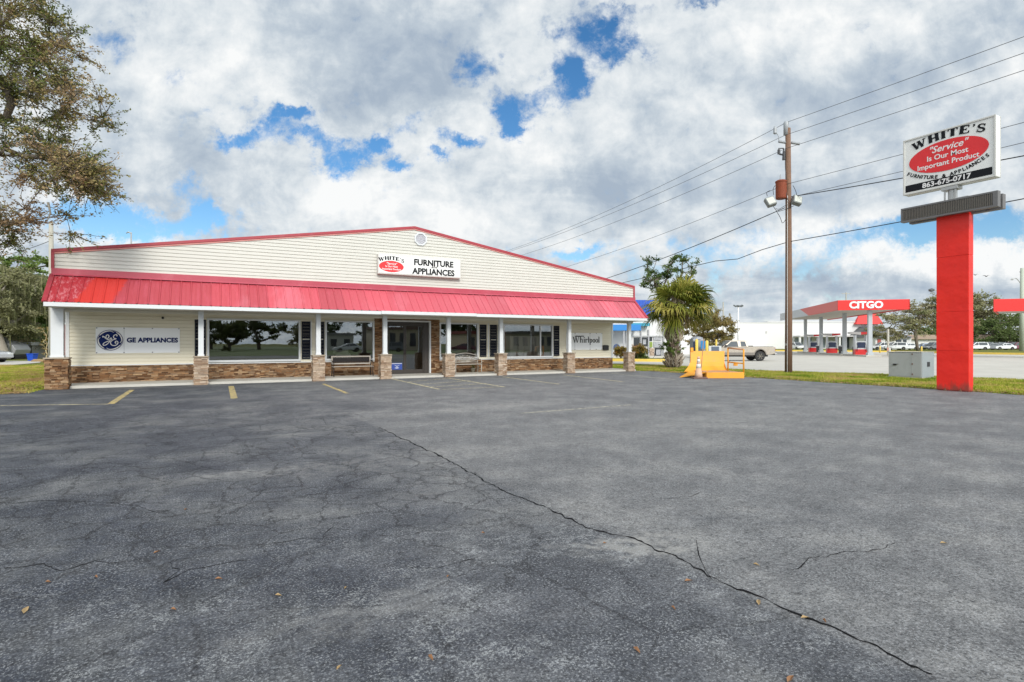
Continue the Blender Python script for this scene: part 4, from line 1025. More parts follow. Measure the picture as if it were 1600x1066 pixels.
# --- benches
M_BWOOD = pm('weathered_bench_wood', (.42, .38, .33), .7, var=.2, scale=6, bump=.2)
M_IRON = pm('dark_iron', (.025, .02, .02), .55, metal=.3)
def bench_a():
    t = thing('porch_bench', 'bench with a pale framed dark cast back left of the entrance', 'bench', (XP(550.5, 24.15), 24.15, .085), 0, 'benches on the porch')
    w = .84
    f = MB()
    for i in range(5): f.box(-w, w, -.30 + i*.085, -.30 + i*.085 + .065, .40, .425)
    f.build('seat', M_BWOOD, t, bevel=.004)
    b = MB(); b.box(-w, w, .16, .19, .50, .555); b.box(-w, w, .20, .23, .80, .86); b.box(-w, -w + .06, .175, .215, .555, .80); b.box(w - .06, w, .175, .215, .555, .80)
    bk = b.build('backrest', M_BWOOD, t, bevel=.004)
    g = MB()
    for i in range(15):
        x = -w + .12 + i * .113
        g.tube([(x + .045*math.cos(a), .19, .68 + .055*math.sin(a)) for a in [j*math.pi/5 for j in range(11)]], .009, 5, cap=False)
        g.tube([(x - .05, .19, .56), (x + .05, .2, .80)], .008, 5); g.tube([(x + .05, .19, .56), (x - .05, .2, .80)], .008, 5)
    g.box(-w + .06, w - .06, .196, .202, .60, .76)
    g.build('lattice', M_IRON, bk)
    for s in (-1, 1):
        l = MB(); x = s * (w - .02)
        l.tube([(x, -.30, 0), (x, -.24, .2), (x, -.28, .40)], [.022, .018, .02], 6); l.tube([(x, .22, 0), (x, .13, .22), (x, .14, .42), (x, .2, .62), (x, .22, .82)], [.022, .018, .02, .018, .015], 6)
        l.tube([(x, -.28, .40), (x, .14, .40)], .02, 6); l.tube([(x, -.28, .40), (x, -.29, .60), (x, -.2, .645), (x, .02, .62), (x, .18, .66)], .018, 6)
        l.build('leg_frame', M_IRON, t, smooth=True)
bench_a()
def bench_b():
    t = thing('porch_bench', 'pale weathered bench with an arched fan back right of the entrance', 'bench', (XP(729, 24.1), 24.1, .085), 0, 'benches on the porch')
    m_ = pm('pale_painted_iron', (.46, .43, .38), .6, metal=.1, var=.15, scale=6); w = .66
    f = MB()
    for i in range(5): f.box(-w, w, -.28 + i*.085, -.28 + i*.085 + .065, .40, .425)
    f.build('seat', m_, t, bevel=.004)
    b = MB(); top = [(-w + 2*w*i/16, .19, .80 + .13*math.sin(math.pi*i/16)) for i in range(17)]
    b.tube(top, .02, 6); b.tube([(-w, .16, .50), (w, .16, .50)], .02, 6); b.tube([(-w, .16, .42), (-w, .19, .80)], .02, 6); b.tube([(w, .16, .42), (w, .19, .80)], .02, 6)
    for k in range(-6, 7):
        a = R(90 - k * 12.5); xe = .5*math.cos(a)*1.3; ze = .50 + .36*max(.25, math.sin(a))
        b.tube([(0 + .06*k/6, .16, .50), (xe*.5, .175, .50 + (ze-.5)*.6), (xe, .185, min(ze, .86))], .012, 5)
    for s in (-1, 1):
        b.tube([(s*.1, .17, .70), (s*.3, .175, .62), (s*.5, .18, .68), (s*.62, .18, .62)], .014, 5); b.tube([(s*.05, .17, .82), (s*.3, .18, .74), (s*.55, .18, .76)], .014, 5)
    b.build('backrest', m_, t, smooth=True)
    for s in (-1, 1):
        l = MB(); x = s * w
        l.tube([(x, -.28, 0), (x, -.24, .2), (x, -.27, .40)], .02, 6); l.tube([(x, .2, 0), (x, .13, .22), (x, .14, .42)], .02, 6)
        l.tube([(x, -.27, .40), (x, -.28, .58), (x, -.18, .62), (x, .18, .63)], .018, 6); l.tube([(x, -.27, .4), (x, .14, .4)], .018, 6)
        l.build('leg_frame', m_, t, smooth=True)
bench_b()
t = thing('planter_pot', 'small pale flower pot at the foot of the bench with the fan back', 'pot', (XP(741, 24.2) - .02, 24.3, .085))
f = MB(); f.lathe([(.07, 0), (.10, .18), (.115, .18), (.115, .21), (.09, .21), (.085, .17)], 16); f.build('pot', pm('pot_clay', (.32, .30, .24), .8), t, smooth=True)
f = MB()
for i in range(40):
    a = rs_.uniform(0, 6.28); r = rs_.uniform(.02, .12); z = rs_.uniform(.2, .36); f.add([(r*math.cos(a), r*math.sin(a), z), (r*math.cos(a)+.05, r*math.sin(a)+.01, z+.02), (r*math.cos(a)+.03, r*math.sin(a)+.04, z+.05)], [(0,1,2)])
f.build('foliage', pm('pot_leaf', (.12, .14, .04), .8), t, recalc=False)

# ================================================================== PYLON SIGN
PC = (20.46, 8.62)
py_ = thing('pylon_sign', 'tall red column sign with white double faced board reading WHITES and a phone number', 'sign', (PC[0], PC[1], 0))
def col_mat():
    m, T, b = newmat('red_sheet_metal')
    co = T.new('ShaderNodeTexCoord').outputs['Object']
    n = T.noise(co, .9, 4, .6); n2 = T.noise(T.vm('MULTIPLY', co, (1., 1., .3)), 5, 6, .7)
    c = T.mix(T.ss(n, .3, .7), (.88, .022, .009), (.80, .018, .010)); c = T.mix(T.m('MULTIPLY', T.ss(n2, .60, .8), .4), c, (.42, .02, .02))
    zz_ = T.sep(co)[2]; spl = T.m('MULTIPLY', T.ss(T.m('ADD', zz_, T.m('MULTIPLY', T.m('SUBTRACT', n2, .5), .9)), .28, .0), .75)
    c = T.mix(spl, c, (.16, .06, .04))
    scf = T.ss(T.noise(T.vm('MULTIPLY', co, (1., 3.5, 1.)), 3.2, 8, .8), .66, .72)
    c = T.mix(T.m('MULTIPLY', T.m('MULTIPLY', scf, T.ss(zz_, 2.6, .6)), .6), c, (.30, .03, .02))
    T.l.new(c, b.inputs['Base Color']); b.inputs['Roughness'].default_value = .42
    bn = T.new('ShaderNodeBump'); bn.inputs['Strength'].default_value = .5; bn.inputs['Distance'].default_value = .08
    T.l.new(T.noise(co, 1.6, 3, .5), bn.inputs['Height']); T.l.new(bn.outputs[0], b.inputs['Normal'])
    return m
M_COL = col_mat()
hw, ht = .43, .14
f = MB(); zs = [0.0, .09, 2.48, 5.5]
for (za, zb, g) in ((.03, 1.25, 0), (1.256, 2.47, 0.002), (2.476, 4.2, 0), (4.206, 5.5, .002)):
    f.box(-ht - g, ht + g, -hw - g, hw + g, za, zb)
f.box(-ht + .02, ht - .02, -hw + .02, hw - .02, 0, 5.5)
o = f.build('column', M_COL, py_, bevel=.006)
f = MB()
for y in (-.22, .18): f.box(-.20, -.14, y - .03, y + .03, 0, .035); f.tube([(-.17, y, 0), (-.17, y, .09)], .014, 6)
f.build('anchor_bolt', pm('rusty_steel', (.16, .08, .05), .8), py_)
# LED strip boxes
M_LED = pm('led_box_grey', (.15, .145, .145), .5, var=.1); M_LOUV = pm('led_louvre', (.13, .115, .095), .55, var=.15, scale=8)
for (xa, xb, ya, yb, za, zb, nm) in ((20.04 - PC[0], 20.22 - PC[0], 7.38 - PC[1], 9.95 - PC[1], 5.47, 5.93, 'message_board'), (20.46 - PC[0], 20.66 - PC[0], 7.42 - PC[1], 9.9 - PC[1], 5.46, 5.9, 'message_board')):
    f = MB(); f.box(xa + .03, xb, ya, yb, za, zb); f.box(xa, xa + .03, ya, yb, zb - .05, zb); f.box(xa, xa + .03, ya, yb, za, za + .05); f.box(xa, xa + .03, ya, ya + .12, za + .05, zb - .05); f.box(xa, xa + .03, yb - .05, yb, za + .05, zb - .05)
    b_ = f.build(nm, M_LED, py_)
    g = MB(); y = ya + .14
    while y < yb - .07: g.box(xa + .006, xa + .028, y, y + .022, za + .055, zb - .055); y += .045
    g.build('louvre', M_LOUV, b_)
f = MB(); f.tube([(20.24 - PC[0], -.9, 5.52), (20.45 - PC[0], -.9, 5.52)], .03, 6); f.tube([(20.24 - PC[0], .9, 5.52), (20.45 - PC[0], .9, 5.52)], .03, 6)
f.box(-.12, .05, -.35, .42, 5.5, 5.56); f.build('bracket', MATS['rusty_steel'], py_)
# neck
M_GALV = pm('galvanised_steel', (.46, .46, .45), .45, metal=.6, var=.2, scale=6)
f = MB(); f.tube([(0, .05, 5.5), (0, .05, 6.42)], .12, 16); f.box(-.16, .16, -.15, .3, 6.30, 6.40); f.box(-.10, .12, -.40, -.12, 5.93, 6.02); f.box(-.14, -.11, -.1, -.05, 5.93, 6.3); f.box(-.14, -.11, .18, .23, 5.93, 6.3)
f.build('neck', M_GALV, py_, bevel=.006)
# board
bx0, bx1 = 20.30 - PC[0], 20.62 - PC[0]; by0, by1, bz0, bz1 = 7.52 - PC[1], 10.01 - PC[1], 6.41, 8.24
f = MB(); f.box(bx0 + .02, bx1 - .02, by0, by1, bz0, bz1); cab = f.build('cabinet', M_SIGNW, py_, bevel=.03)
f = MB()
for xf0, xf1 in ((bx0 - .004, bx0 + .02), (bx1 - .02, bx1 + .004)):
    f.box(xf0, xf1, by0, by1, bz1 - .05, bz1); f.box(xf0, xf1, by0, by1, bz0, bz0 + .05); f.box(xf0, xf1, by0, by0 + .05, bz0 + .05, bz1 - .05); f.box(xf0, xf1, by1 - .05, by1, bz0 + .05, bz1 - .05)
f.build('frame', M_SIGNE, cab, bevel=.006)
BW = by1 - by0
def face(sgn):
    """u runs left to right as read from that side"""
    xs_ = bx0 + .016 if sgn < 0 else bx1 - .016
    def P(u, v, e=0.): return (xs_ + sgn * (.004 + e), (by1 - u) if sgn < 0 else (by0 + u), bz0 + v)
    f = MB(); ell(f, 1.25, 1.0, 1.07, .485, P, dz=.001); f.build('red_oval', M_OVAL, py_)
    f = MB(); a, b2 = .07, BW - .09; f.quad(P(a, .085, .001), P(b2, .085, .001), P(b2, .31, .001), P(a, .31, .001)); f.build('phone_bar', M_INK, py_)
    f = MB(); pth = lambda x: (-.15 * (x / .95) ** 2, -.30 * x / .95)
    slab_word(f, "WHITE'S", lambda u, v, e: P(u, v, .003 + e), 1.90, .25, 1.27, 1.545, pth, gap=.12)
    # arched line under the oval
    txt = 'FURNITURE & APPLIANCES'; ws = {' ': .10, 'I': .06, '&': .125}
    tot = sum(ws.get(c, .108) for c in txt); u = -tot / 2
    for c in txt:
        w = ws.get(c, .108); uc = u + w / 2; x = uc * 1.0
        if c != ' ':
            v = .315 + .36 * (x / 1.15) ** 2; rot = math.atan(.58 * x)
            cr, sr = math.cos(rot), math.sin(rot)
            text_into(f, c, .155, lambda a, b, x=x, v=v, cr=cr, sr=sr: P(1.22 + x + a*cr - b*sr, v + a*sr + b*cr, .003), .006)
        u += w
    f.build('lettering', M_INK, py_)
    f = MB(); pp = lambda cu, cv, k=1.0: (lambda a, b: P(cu + a*k, cv + b, .004))
    text_into(f, '"Service"', .29, pp(1.25, 1.17), .004, .3); text_into(f, 'Is Our Most', .225, pp(1.25, .94), .004); text_into(f, 'Important Product', .22, pp(1.25, .71), .004)
    text_into(f, '863-675-0717', .215, pp(1.22, .122), .006, sx=1.08); f.build('oval_lettering', M_WLET, py_)
face(-1); face(1)

# ================================================================== UTILITY POLES AND WIRES
M_PWOOD = pm('pole_wood', (.20, .115, .075), .9, var=.3, scale=4, bump=.5, bscale=20, dirt=.4, dirtcol=(.10, .065, .05))
M_PGREY = pm('grey_weathered_pole', (.40, .38, .32), .9, var=.15, scale=3, bump=.2)
M_WIRE = pm('wire_aluminium', (.10, .10, .105), .6, var=.05); M_WBLK = pm('wire_black', (.02, .02, .022), .6, var=.05)
M_PORC = pm('porcelain_grey', (.36, .38, .40), .35, var=.1); M_RUST = pm('rust_orange', (.22, .045, .015), .75, var=.25, scale=6, dirt=.5, dirtcol=(.25, .07, .04))
PU = W(1232, 28.2)
up = thing('utility_pole', 'tall brown wooden utility pole with rusty orange transformer and floodlights', 'utility pole', (PU[0], PU[1], -.03))
f = MB(); f.tube([(0, 0, 0), (.02, 0, 4), (.0, 0, 8), (-.04, 0, 12.45)], [.18, .165, .145, .125], 16); f.build('pole', M_PWOOD, up, smooth=True)
rt = lambda r, z, y=0.: (CA * r - 0 * SA, -SA * r, z) if y == 0 else (CA * r + SA * y, -SA * r + CA * y, z)
def pp_(px, py, dd=0.):
    """place on the pole's fittings: sideways metres and height measured at the pole's distance"""
    d = 28.2 + dd; X, Y = W(px, d); return (X - PU[0], Y - PU[1], ZH(py, d) + .03)
f = MB(); f.lathe([(.13, 0), (.13, .62), (.10, .68), (.05, .70)], 14, (pp_(1228.5, 206)[0], pp_(1228.5, 206)[1], pp_(1228.5, 211)[2])); f.build('top_insulator', M_PORC, up, smooth=True)
f = MB()
for a, b2 in ((pp_(1217, 221), pp_(1228, 223)), (pp_(1237, 223), pp_(1249, 225))):
    a, b2 = Vector(a), Vector(b2); n = 7
    f.tube([a.lerp(b2, i/12) for i in range(13)], [.04 if i % 2 else .085 for i in range(13)], 10)
f.build('side_insulator', M_PORC, up, smooth=True)
f = MB(); f.lathe([(.03, 0), (.09, .05), (.09, .3), (.05, .4)], 10, pp_(1211, 210)); f.tube([pp_(1212, 207), pp_(1216, 212), pp_(1217, 220), pp_(1224, 222)], .02, 5); f.build('line_clamp', M_PORC, up)
f = MB(); a = pp_(1217, 240); b2 = pp_(1225, 246); f.tube([a, pp_(1217, 232), pp_(1224, 232), pp_(1225, 238)], .035, 6); f.tube([pp_(1217, 234), pp_(1217, 241)], .07, 8); f.tube([pp_(1224.5, 236), pp_(1225, 250)], [.05, .09], 8); f.tube([pp_(1218, 241), pp_(1228, 243)], .045, 6)
f.build('fuse_cutout', pm('dark_fitting', (.06, .06, .065), .5), up)
tc = pp_(1220.5, 311)
f = MB(); f.lathe([(.24, 0), (.26, .04), (.26, .82), (.28, .84), (.28, .9), (.2, .95), (.05, .97)], 20, (tc[0], tc[1], tc[2])); f.box(tc[0]+.1, .05, -.08 + tc[1]*.5, .08 + tc[1]*.5, tc[2] + .25, tc[2] + .35); f.box(tc[0]+.1, .05, -.08 + tc[1]*.5, .08 + tc[1]*.5, tc[2] + .65, tc[2] + .75)
tr_ = f.build('transformer', M_RUST, up, smooth=False)
f = MB(); q = pp_(1219.5, 284); f.tube([(q[0], q[1], q[2] - .02), (q[0], q[1], q[2] + .35)], [.05, .025], 8); f.build('bushing', M_PORC, tr_)
for (px, py, s) in ((1204, 316, -1), (1245, 314, 1)):
    c = pp_(px, py, -.3); f = MB(); f.box(-.22, .22, -.12, .14, -.22, .26); o = f.build('floodlight', pm('floodlight_grey', (.22, .235, .23), .5, var=.15), up, bevel=.03, loc=c, rot=(R(-25), R(18 * s), -YAW))
    g = MB(); g.box(-.18, .18, -.135, -.12, -.17, .20); g.build('lens', pm('floodlight_lens', (.55, .56, .50), .25), o)
f = MB()
for pth_ in ([(1212, 326), (1217, 327), (1226, 322), (1232, 320)], [(1208, 322), (1214, 330), (1222, 329), (1230, 326), (1240, 322)], [(1213, 330), (1219, 340), (1222, 348), (1225, 347), (1228, 342)], [(1227, 232), (1227, 262), (1229, 280), (1226, 292)], [(1239, 290), (1243, 298), (1245, 305)], [(1199, 307), (1198, 301), (1203, 298)], [(1209, 305), (1208, 296), (1211, 290)], [(1228, 300), (1231, 312), (1236, 318)]):
    f.tube(spline([pp_(p[0], p[1], -.2) for p in pth_], 5), .014, 5)
f.build('service_cable', M_WBLK, up)
f = MB(); f.box(-.2, -.14, -.06, .06, 1.4, 1.5); f.tube([(-.17, -.05, 0), (-.165, -.05, 6), (-.15, -.05, 9)], .02, 6); f.build('conduit', M_GALV, up)

XPN, YPN = PU
def parab(a, b2, h, n=40):
    a, b2 = Vector(a), Vector(b2); return [a.lerp(b2, i/n) - Vector((0, 0, 4*h*(i/n)*(1-i/n))) for i in range(n + 1)]
def wire(lab, pts, r, mat, grp='power lines at the utility pole'):
    f = MB(); f.tube(pts, r, 5); o = f.build('power_line', mat, smooth=True); tag(o, lab, 'power line', grp); return o
def ax(px): return PU[0]     # wires run along the side street (Y)
def run(lab, zpole, zfar, hfar, znear, hnear, dx, r, mat, start=0.):
    F_ = (PU[0] + dx, PU[1] + 62, zfar); N_ = (PU[0] + dx, PU[1] - 46, znear); P_0 = (PU[0] + dx, PU[1], zpole)
    wire(lab[0], parab(P_0, F_, hfar), r, mat); wire(lab[1], parab(P_0, N_, hnear), r, mat)
run(('topmost thin wire running from the pole top towards the store gable', 'topmost thin wire running from the pole top to the upper right'), 12.72, 12.3, 1.9, 12.9, .35, -.12, .012, M_WIRE)
run(('second thin wire from the top, pole to store gable', 'second thin wire from the top, right of the pole'), 12.02, 12.0, 1.6, 12.4, .35, -.3, .012, M_WIRE)
run(('third thin wire from the top, left of the pole at the fuse', 'third thin wire from the top, right of the pole'), 11.35, 11.6, 1.75, 11.75, .25, -.25, .012, M_WIRE)
run(('thin neutral wire leaving the pole at the orange transformer to the left', 'thin neutral wire right of the pole passing behind the sign board top'), 9.55, 9.5, 2.05, 9.7, .25, -.2, .012, M_WIRE)
wire('thin wire between the floodlights and the sign board middle', parab((PU[0]+.2, PU[1]-.1, 8.95), (PU[0], PU[1]-46, 9.3), .35), .012, M_WIRE)
wire('thick black cable sagging from the left floodlight towards the store roof', parab((PU[0]-.3, PU[1], 8.35), (PU[0]-.3, PU[1]+62, 8.2), 2.9), .022, M_WBLK)
wire('thick black cable from the right floodlight sagging behind the sign board', parab((PU[0]+.1, PU[1], 8.95), (PU[0], PU[1]-46, 9.2), 1.1), .022, M_WBLK)
kx = parab((PU[0], PU[1], 6.65), (PU[0], PU[1]+62, 6.4), 1.2); 
for i, dz in ((1, -.05), (2, -.22), (3, -.02)): kx[i] = kx[i] + Vector((0, 0, dz))
wire('low black cable left of the pole passing behind the palm', kx, .02, M_WBLK)
wire('low black cable right of the pole passing under the sign board', parab((PU[0], PU[1], 6.65), (PU[0], PU[1]-46, 8.9), .6), .02, M_WBLK)
# grey pole behind the left gable corner
q = W(81.5, 36)
t = thing('utility_pole', 'slim grey concrete pole behind the left corner of the store roof', 'utility pole', (q[0], q[1], -.03))
f = MB(); f.tube([(0, 0, 0), (-.06, 0, ZH(346, 36))], [.19, .12], 12); f.build('pole', M_PGREY, t, smooth=True)
f = MB(); f.box(-.14, .02, -.08, .08, ZH(350, 36), ZH(347, 36)); f.build('pole_cap', M_GALV, t)
a = (q[0], q[1], ZH(375, 36)); b2 = (*W(-60, 42), ZH(406, 42)); wire('thin cable from the grey pole into the trees on the left', parab(a, b2, .35), .02, M_WIRE)
# street lamp far behind the roof
q = W(205, 70); zt_ = ZH(363, 70)
t = thing('street_lamp', 'small grey street lamp rising behind the left roof slope', 'street lamp', (q[0], q[1], -.03))
f = MB(); f.tube([(0, 0, 0), (0, 0, zt_)], [.14, .08], 10); f.build('pole', M_GALV, t); f = MB(); f.tube([(0, 0, zt_ - .1), tuple(Vector((-CA, SA, 0)) * .35 + Vector((0, 0, zt_ + .05))), tuple(Vector((-CA, SA, 0)) * .65 + Vector((0, 0, zt_ - .1)))], [.06, .09, .05], 8); f.build('lamp_head', M_GALV, t)
# ================================================================== TREES
M_BARK = pm('grey_bark', (.17, .14, .11), .9, var=.25, scale=5, bump=.5, bscale=15)
M_BARKL = pm('pale_bark', (.30, .27, .22), .9, var=.25, scale=5, bump=.4, bscale=15)
def leafmat(name, cols, tr=.3): return rampmat(name, cols, .65, trans=tr, var=.25, scale=.8)
L_OAK = leafmat('oak_leaf', [(0.085, 0.118, 0.039), (0.160, 0.195, 0.053), (0.246, 0.243, 0.072), (0.378, 0.293, 0.126), (0.453, 0.312, 0.180), (0.283, 0.195, 0.108)])
L_OAKG = leafmat('oak_leaf_green', [(0.039, 0.058, 0.019), (0.078, 0.104, 0.029), (0.130, 0.156, 0.039), (0.182, 0.195, 0.065)])
L_RUSTY = leafmat('rusty_olive_leaf', [(.16, .15, .04), (.26, .22, .07), (.36, .26, .10), (.12, .13, .04)])
L_MOSS = leafmat('moss_grey_green', [(.15, .155, .075), (.22, .22, .10), (.30, .29, .16), (.13, .155, .05)])
L_MID = leafmat('mid_green_leaf', [(0.060, 0.105, 0.022), (0.120, 0.195, 0.038), (0.195, 0.270, 0.060), (0.105, 0.150, 0.045)])
L_DARK = leafmat('dark_green_leaf', [(0.034, 0.057, 0.019), (0.076, 0.114, 0.034), (0.142, 0.190, 0.057), (0.095, 0.123, 0.038)])
L_PALE = leafmat('pale_tree_leaf', [(0.180, 0.198, 0.090), (0.288, 0.288, 0.144), (0.414, 0.378, 0.216), (0.234, 0.216, 0.144)])
L_RUST = leafmat('croton_leaf', [(.30, .12, .02), (.42, .20, .03), (.14, .12, .03), (.38, .26, .04), (.08, .09, .03)])
L_FIG = leafmat('fig_leaf', [(0.040, 0.080, 0.019), (0.080, 0.136, 0.032), (0.144, 0.208, 0.056), (0.192, 0.224, 0.080)])
def inpoly(x, y, P):
    c = False; j = len(P) - 1
    for i in range(len(P)):
        if (P[i][1] > y) != (P[j][1] > y) and x < (P[j][0]-P[i][0]) * (y-P[i][1]) / (P[j][1]-P[i][1]) + P[i][0]: c = not c
        j = i
    return c
def clumps(poly, d0, d1, n, rng, bias=None):
    """spread foliage clumps through a volume d0..d1 metres away whose outline was measured on the photograph"""
    xs = [p[0] for p in poly]; ys = [p[1] for p in poly]; out = []
    while len(out) < n:
        px, py = rng.uniform(min(xs), max(xs)), rng.uniform(min(ys), max(ys))
        if inpoly(px, py, poly) and (bias is None or rng.random() < bias(px, py)):
            dm = (d0 + d1) / 2; t = rng.uniform(-1, 1) * math.sqrt(rng.random())
            d = dm + t * (d1 - d0) / 2; X, Y = W(px, dm); ux, uy = SA, CA
            out.append(Vector((X + ux * (d - dm), Y + uy * (d - dm), ZH(py, dm))))
    return out
def make_tree(name, label, cat, base, cl, leafm, bark, nleaf, leaf, spread, r_trunk=.3, seed=1, group=None, trunk_top=None, twigs=3, step=.8, droop=0., twigr=.008, flat=.6, ex=.5, balance=0., jit=.13):
    rng = random.Random(seed); nr = np.random.default_rng(seed)
    base = Vector(base if len(base) == 3 else (*base, -.03)); root = thing(name, label, cat, tuple(base), 0, group)
    cen = sum(cl, Vector()) / len(cl)
    tt = trunk_top or (base + (cen - base) * .35)
    tt = Vector(tt)
    N = []; par = []
    def addn(p, q): N.append(Vector(p)); par.append(q); return len(N) - 1
    k0 = max(3, int((tt - base).length / step)); last = addn(base, -1)
    for i in range(1, k0 + 1):
        p = base.lerp(tt, i / k0) + Vector((rng.uniform(-1, 1), rng.uniform(-1, 1), 0)) * .05 * step * (1 if i < k0 else 0); last = addn(p, last)
    tips = []; load = {}
    trunk_i = last
    for c in sorted(cl, key=lambda p: (p - tt).length):
        best = None; bd = 1e9
        for i in range(max(0, trunk_i - 1), len(N)):
            dv = c - N[i]; dd = dv.length
            if dd < .15: continue
            pen = 0
            if par[i] >= 0:
                dirn = N[i] - N[par[i]]
                if dirn.length > 1e-6: pen = (1 - dirn.normalized().dot(dv.normalized())) * dd * .45
            pen += balance * load.get(i, 0)
            if dd + pen < bd: bd = dd + pen; best = i
        if best is None: best = trunk_i
        a = N[best]; L = (c - a).length; k = max(1, int(L / step)); last = best
        for i in range(1, k + 1):
            t = i / k; p = a.lerp(c, t) + Vector((rng.uniform(-1, 1), rng.uniform(-1, 1), rng.uniform(-.6, 1))) * .13 * min(L, 3 * step) * (0 if i == k else 1) * .5
            p.z += math.sin(t * math.pi) * L * .06
            last = addn(p, last)
        tips.append(last); j = last
        while balance and j >= 0: load[j] = load.get(j, 0) + 1; j = par[j]
    cnt = [0] * len(N)
    for t in tips: cnt[t] += 1
    for i in range(len(N) - 1, 0, -1):
        if par[i] >= 0: cnt[par[i]] += cnt[i]
    tot = max(cnt[0], 1)
    rad = [max(twigr * 1.5, r_trunk * (max(c, .4) / tot) ** ex) for c in cnt]
    mb = MB()
    kids = {}
    for i, p in enumerate(par):
        if p >= 0: kids.setdefault(p, []).append(i)
    def chain(i0, i):
        pts = [N[i0], N[i]]; rs = [min(rad[i0], rad[i] * 1.25), rad[i]]
        while i in kids:
            ks = sorted(kids[i], key=lambda k: -cnt[k])
            for k in ks[1:]: stack.append((i, k))
            i = ks[0]; pts.append(N[i]); rs.append(rad[i])
        mb.tube(pts, rs, 7 if rs[0] > .08 else (5 if rs[0] > .03 else 4), cap=True)
    stack = []
    stack.append((0, kids[0][0])); 
    while stack: chain(*stack.pop())
    lc = []
    for t in tips:
        o = N[t]; dirn = (o - N[par[t]]).normalized() if par[t] >= 0 else Vector((0, 0, 1))
        for k in range(twigs):
            dv = (dirn * .7 + Vector((rng.gauss(0, 1), rng.gauss(0, 1), rng.gauss(0, 1) * flat - droop))).normalized() * spread * rng.uniform(.35, 1.35)
            mid = o + dv * .5 + Vector((rng.gauss(0, .06), rng.gauss(0, .06), rng.gauss(0, .06))) * spread; e = o + dv; e.z -= droop * spread * .3
            mb.tube([o, mid, e], [twigr * 1.6, twigr * 1.2, twigr * .6], 3, cap=False); lc.append((o, mid, e))
    mb.v = [(p[0]-base.x, p[1]-base.y, p[2]-base.z) for p in mb.v]
    mb.build('trunk', bark, root, smooth=True, recalc=False)
    # leaves along the twigs
    A = np.array([list(a) + list(m_) + list(e) for a, m_, e in lc]); idx = nr.integers(0, len(A), nleaf); t = nr.random(nleaf) ** .7
    a, m_, e = A[idx, 0:3], A[idx, 3:6], A[idx, 6:9]; tt_ = t[:, None]
    P = np.where(tt_ < .5, a + (m_ - a) * tt_ * 2, m_ + (e - m_) * (tt_ * 2 - 1)) + nr.normal(0, spread * jit, (nleaf, 3)) * [1, 1, flat]
    tw_ = np.array([.5 + .9 * mnoise.noise(Vector((q[0], q[1], q[2])) * (.55 / spread)) for q in A[:, 3:6]])
    tone = np.clip(tw_ + nr.normal(0, .16, len(A)), 0, 1)[idx]
    leaves(root, P - np.array(base), leafm, leaf, nr, tone, droop)
    return root, N
def leaves(root, P, mat, size, nr, tone, droop=0., name='crown'):
    n = len(P); ax_ = nr.normal(0, 1, (n, 3)); ax_[:, 2] = ax_[:, 2] * .6 - droop * .8; ax_ /= np.linalg.norm(ax_, axis=1)[:, None] + 1e-9
    up = nr.normal(0, 1, (n, 3)) + [0, 0, 1.0]; sd_ = np.cross(ax_, up); sd_ /= np.linalg.norm(sd_, axis=1)[:, None] + 1e-9
    s = size * nr.uniform(.6, 1.35, n)[:, None]; v = np.zeros((n, 4, 3))
    v[:, 0] = P; v[:, 1] = P + ax_ * s * .5 + sd_ * s * .28; v[:, 2] = P + ax_ * s; v[:, 3] = P + ax_ * s * .5 - sd_ * s * .28
    r = np.clip(tone * .75 + nr.random(n) * .25, .01, 1)
    return npmesh(name, v.reshape(-1, 3), 4, r, mat, root)

rg = random.Random(21)
# A: large oak standing left of the frame, its boughs over the corner of the picture
P1 = [(-330,-190),(10,-160),(50,-60),(62,10),(84,40),(90,75),(112,100),(118,125),(135,138),(122,165),(100,178),(90,200),(100,222),(130,238),(146,262),(150,285),(140,296),(112,290),(92,278),(70,262),(50,262),(46,282),(46,300),(40,318),(42,345),(30,368),(12,382),(-30,392),(-330,400)]
cl = clumps(P1, 14, 18.5, 300, rg, lambda x, y: 1.0 if x > 0 else .35)
cl += clumps([(80,235),(125,250),(150,270),(156,290),(140,300),(110,290),(85,262)], 15, 17.5, 26, rg)
make_tree('oak_tree', 'big spreading oak with sparse brown and olive leaves overhanging the upper left corner', 'tree', (-9.6, 22.6, -.03), cl, L_OAK, M_BARK, 88000, .080, .74, r_trunk=.42, seed=4, trunk_top=(-9.2, 21.0, 4.6), twigs=13, step=.6, droop=.03, twigr=.0075, ex=.95, balance=.045, jit=.07)
# hanging stick under it
q = W(75, 16)
f = MB(); f.tube([(0, 0, .55), (.05, .02, .25), (-.02, 0, 0)], [.035, .025, .012], 6)
f.tube([(.02, 0, .3), (-.14, 0, .12)], [.014, .006], 5)
o = f.build('dead_branch', M_BARKL, smooth=True, loc=(q[0], q[1], ZH(346, 16))); tag(o, 'short dead branch hanging below the oak boughs above the roof corner', 'branch')
# B: airy tree, upper leaves with gaps
cl = clumps([(-60,385),(10,395),(50,398),(72,412),(82,428),(76,440),(60,432),(40,436),(20,428),(-60,430)], 60, 68, 40, rg)
make_tree('tree', 'airy tree with flat layered leaves and sky gaps behind the mossy oak', 'tree', (*W(25, 64), -.03), cl, L_MID, M_BARK, 7000, .30, 1.1, r_trunk=.25, seed=5, twigs=5, step=1.2, twigr=.02, flat=.3, trunk_top=(*W(20, 64), 5))
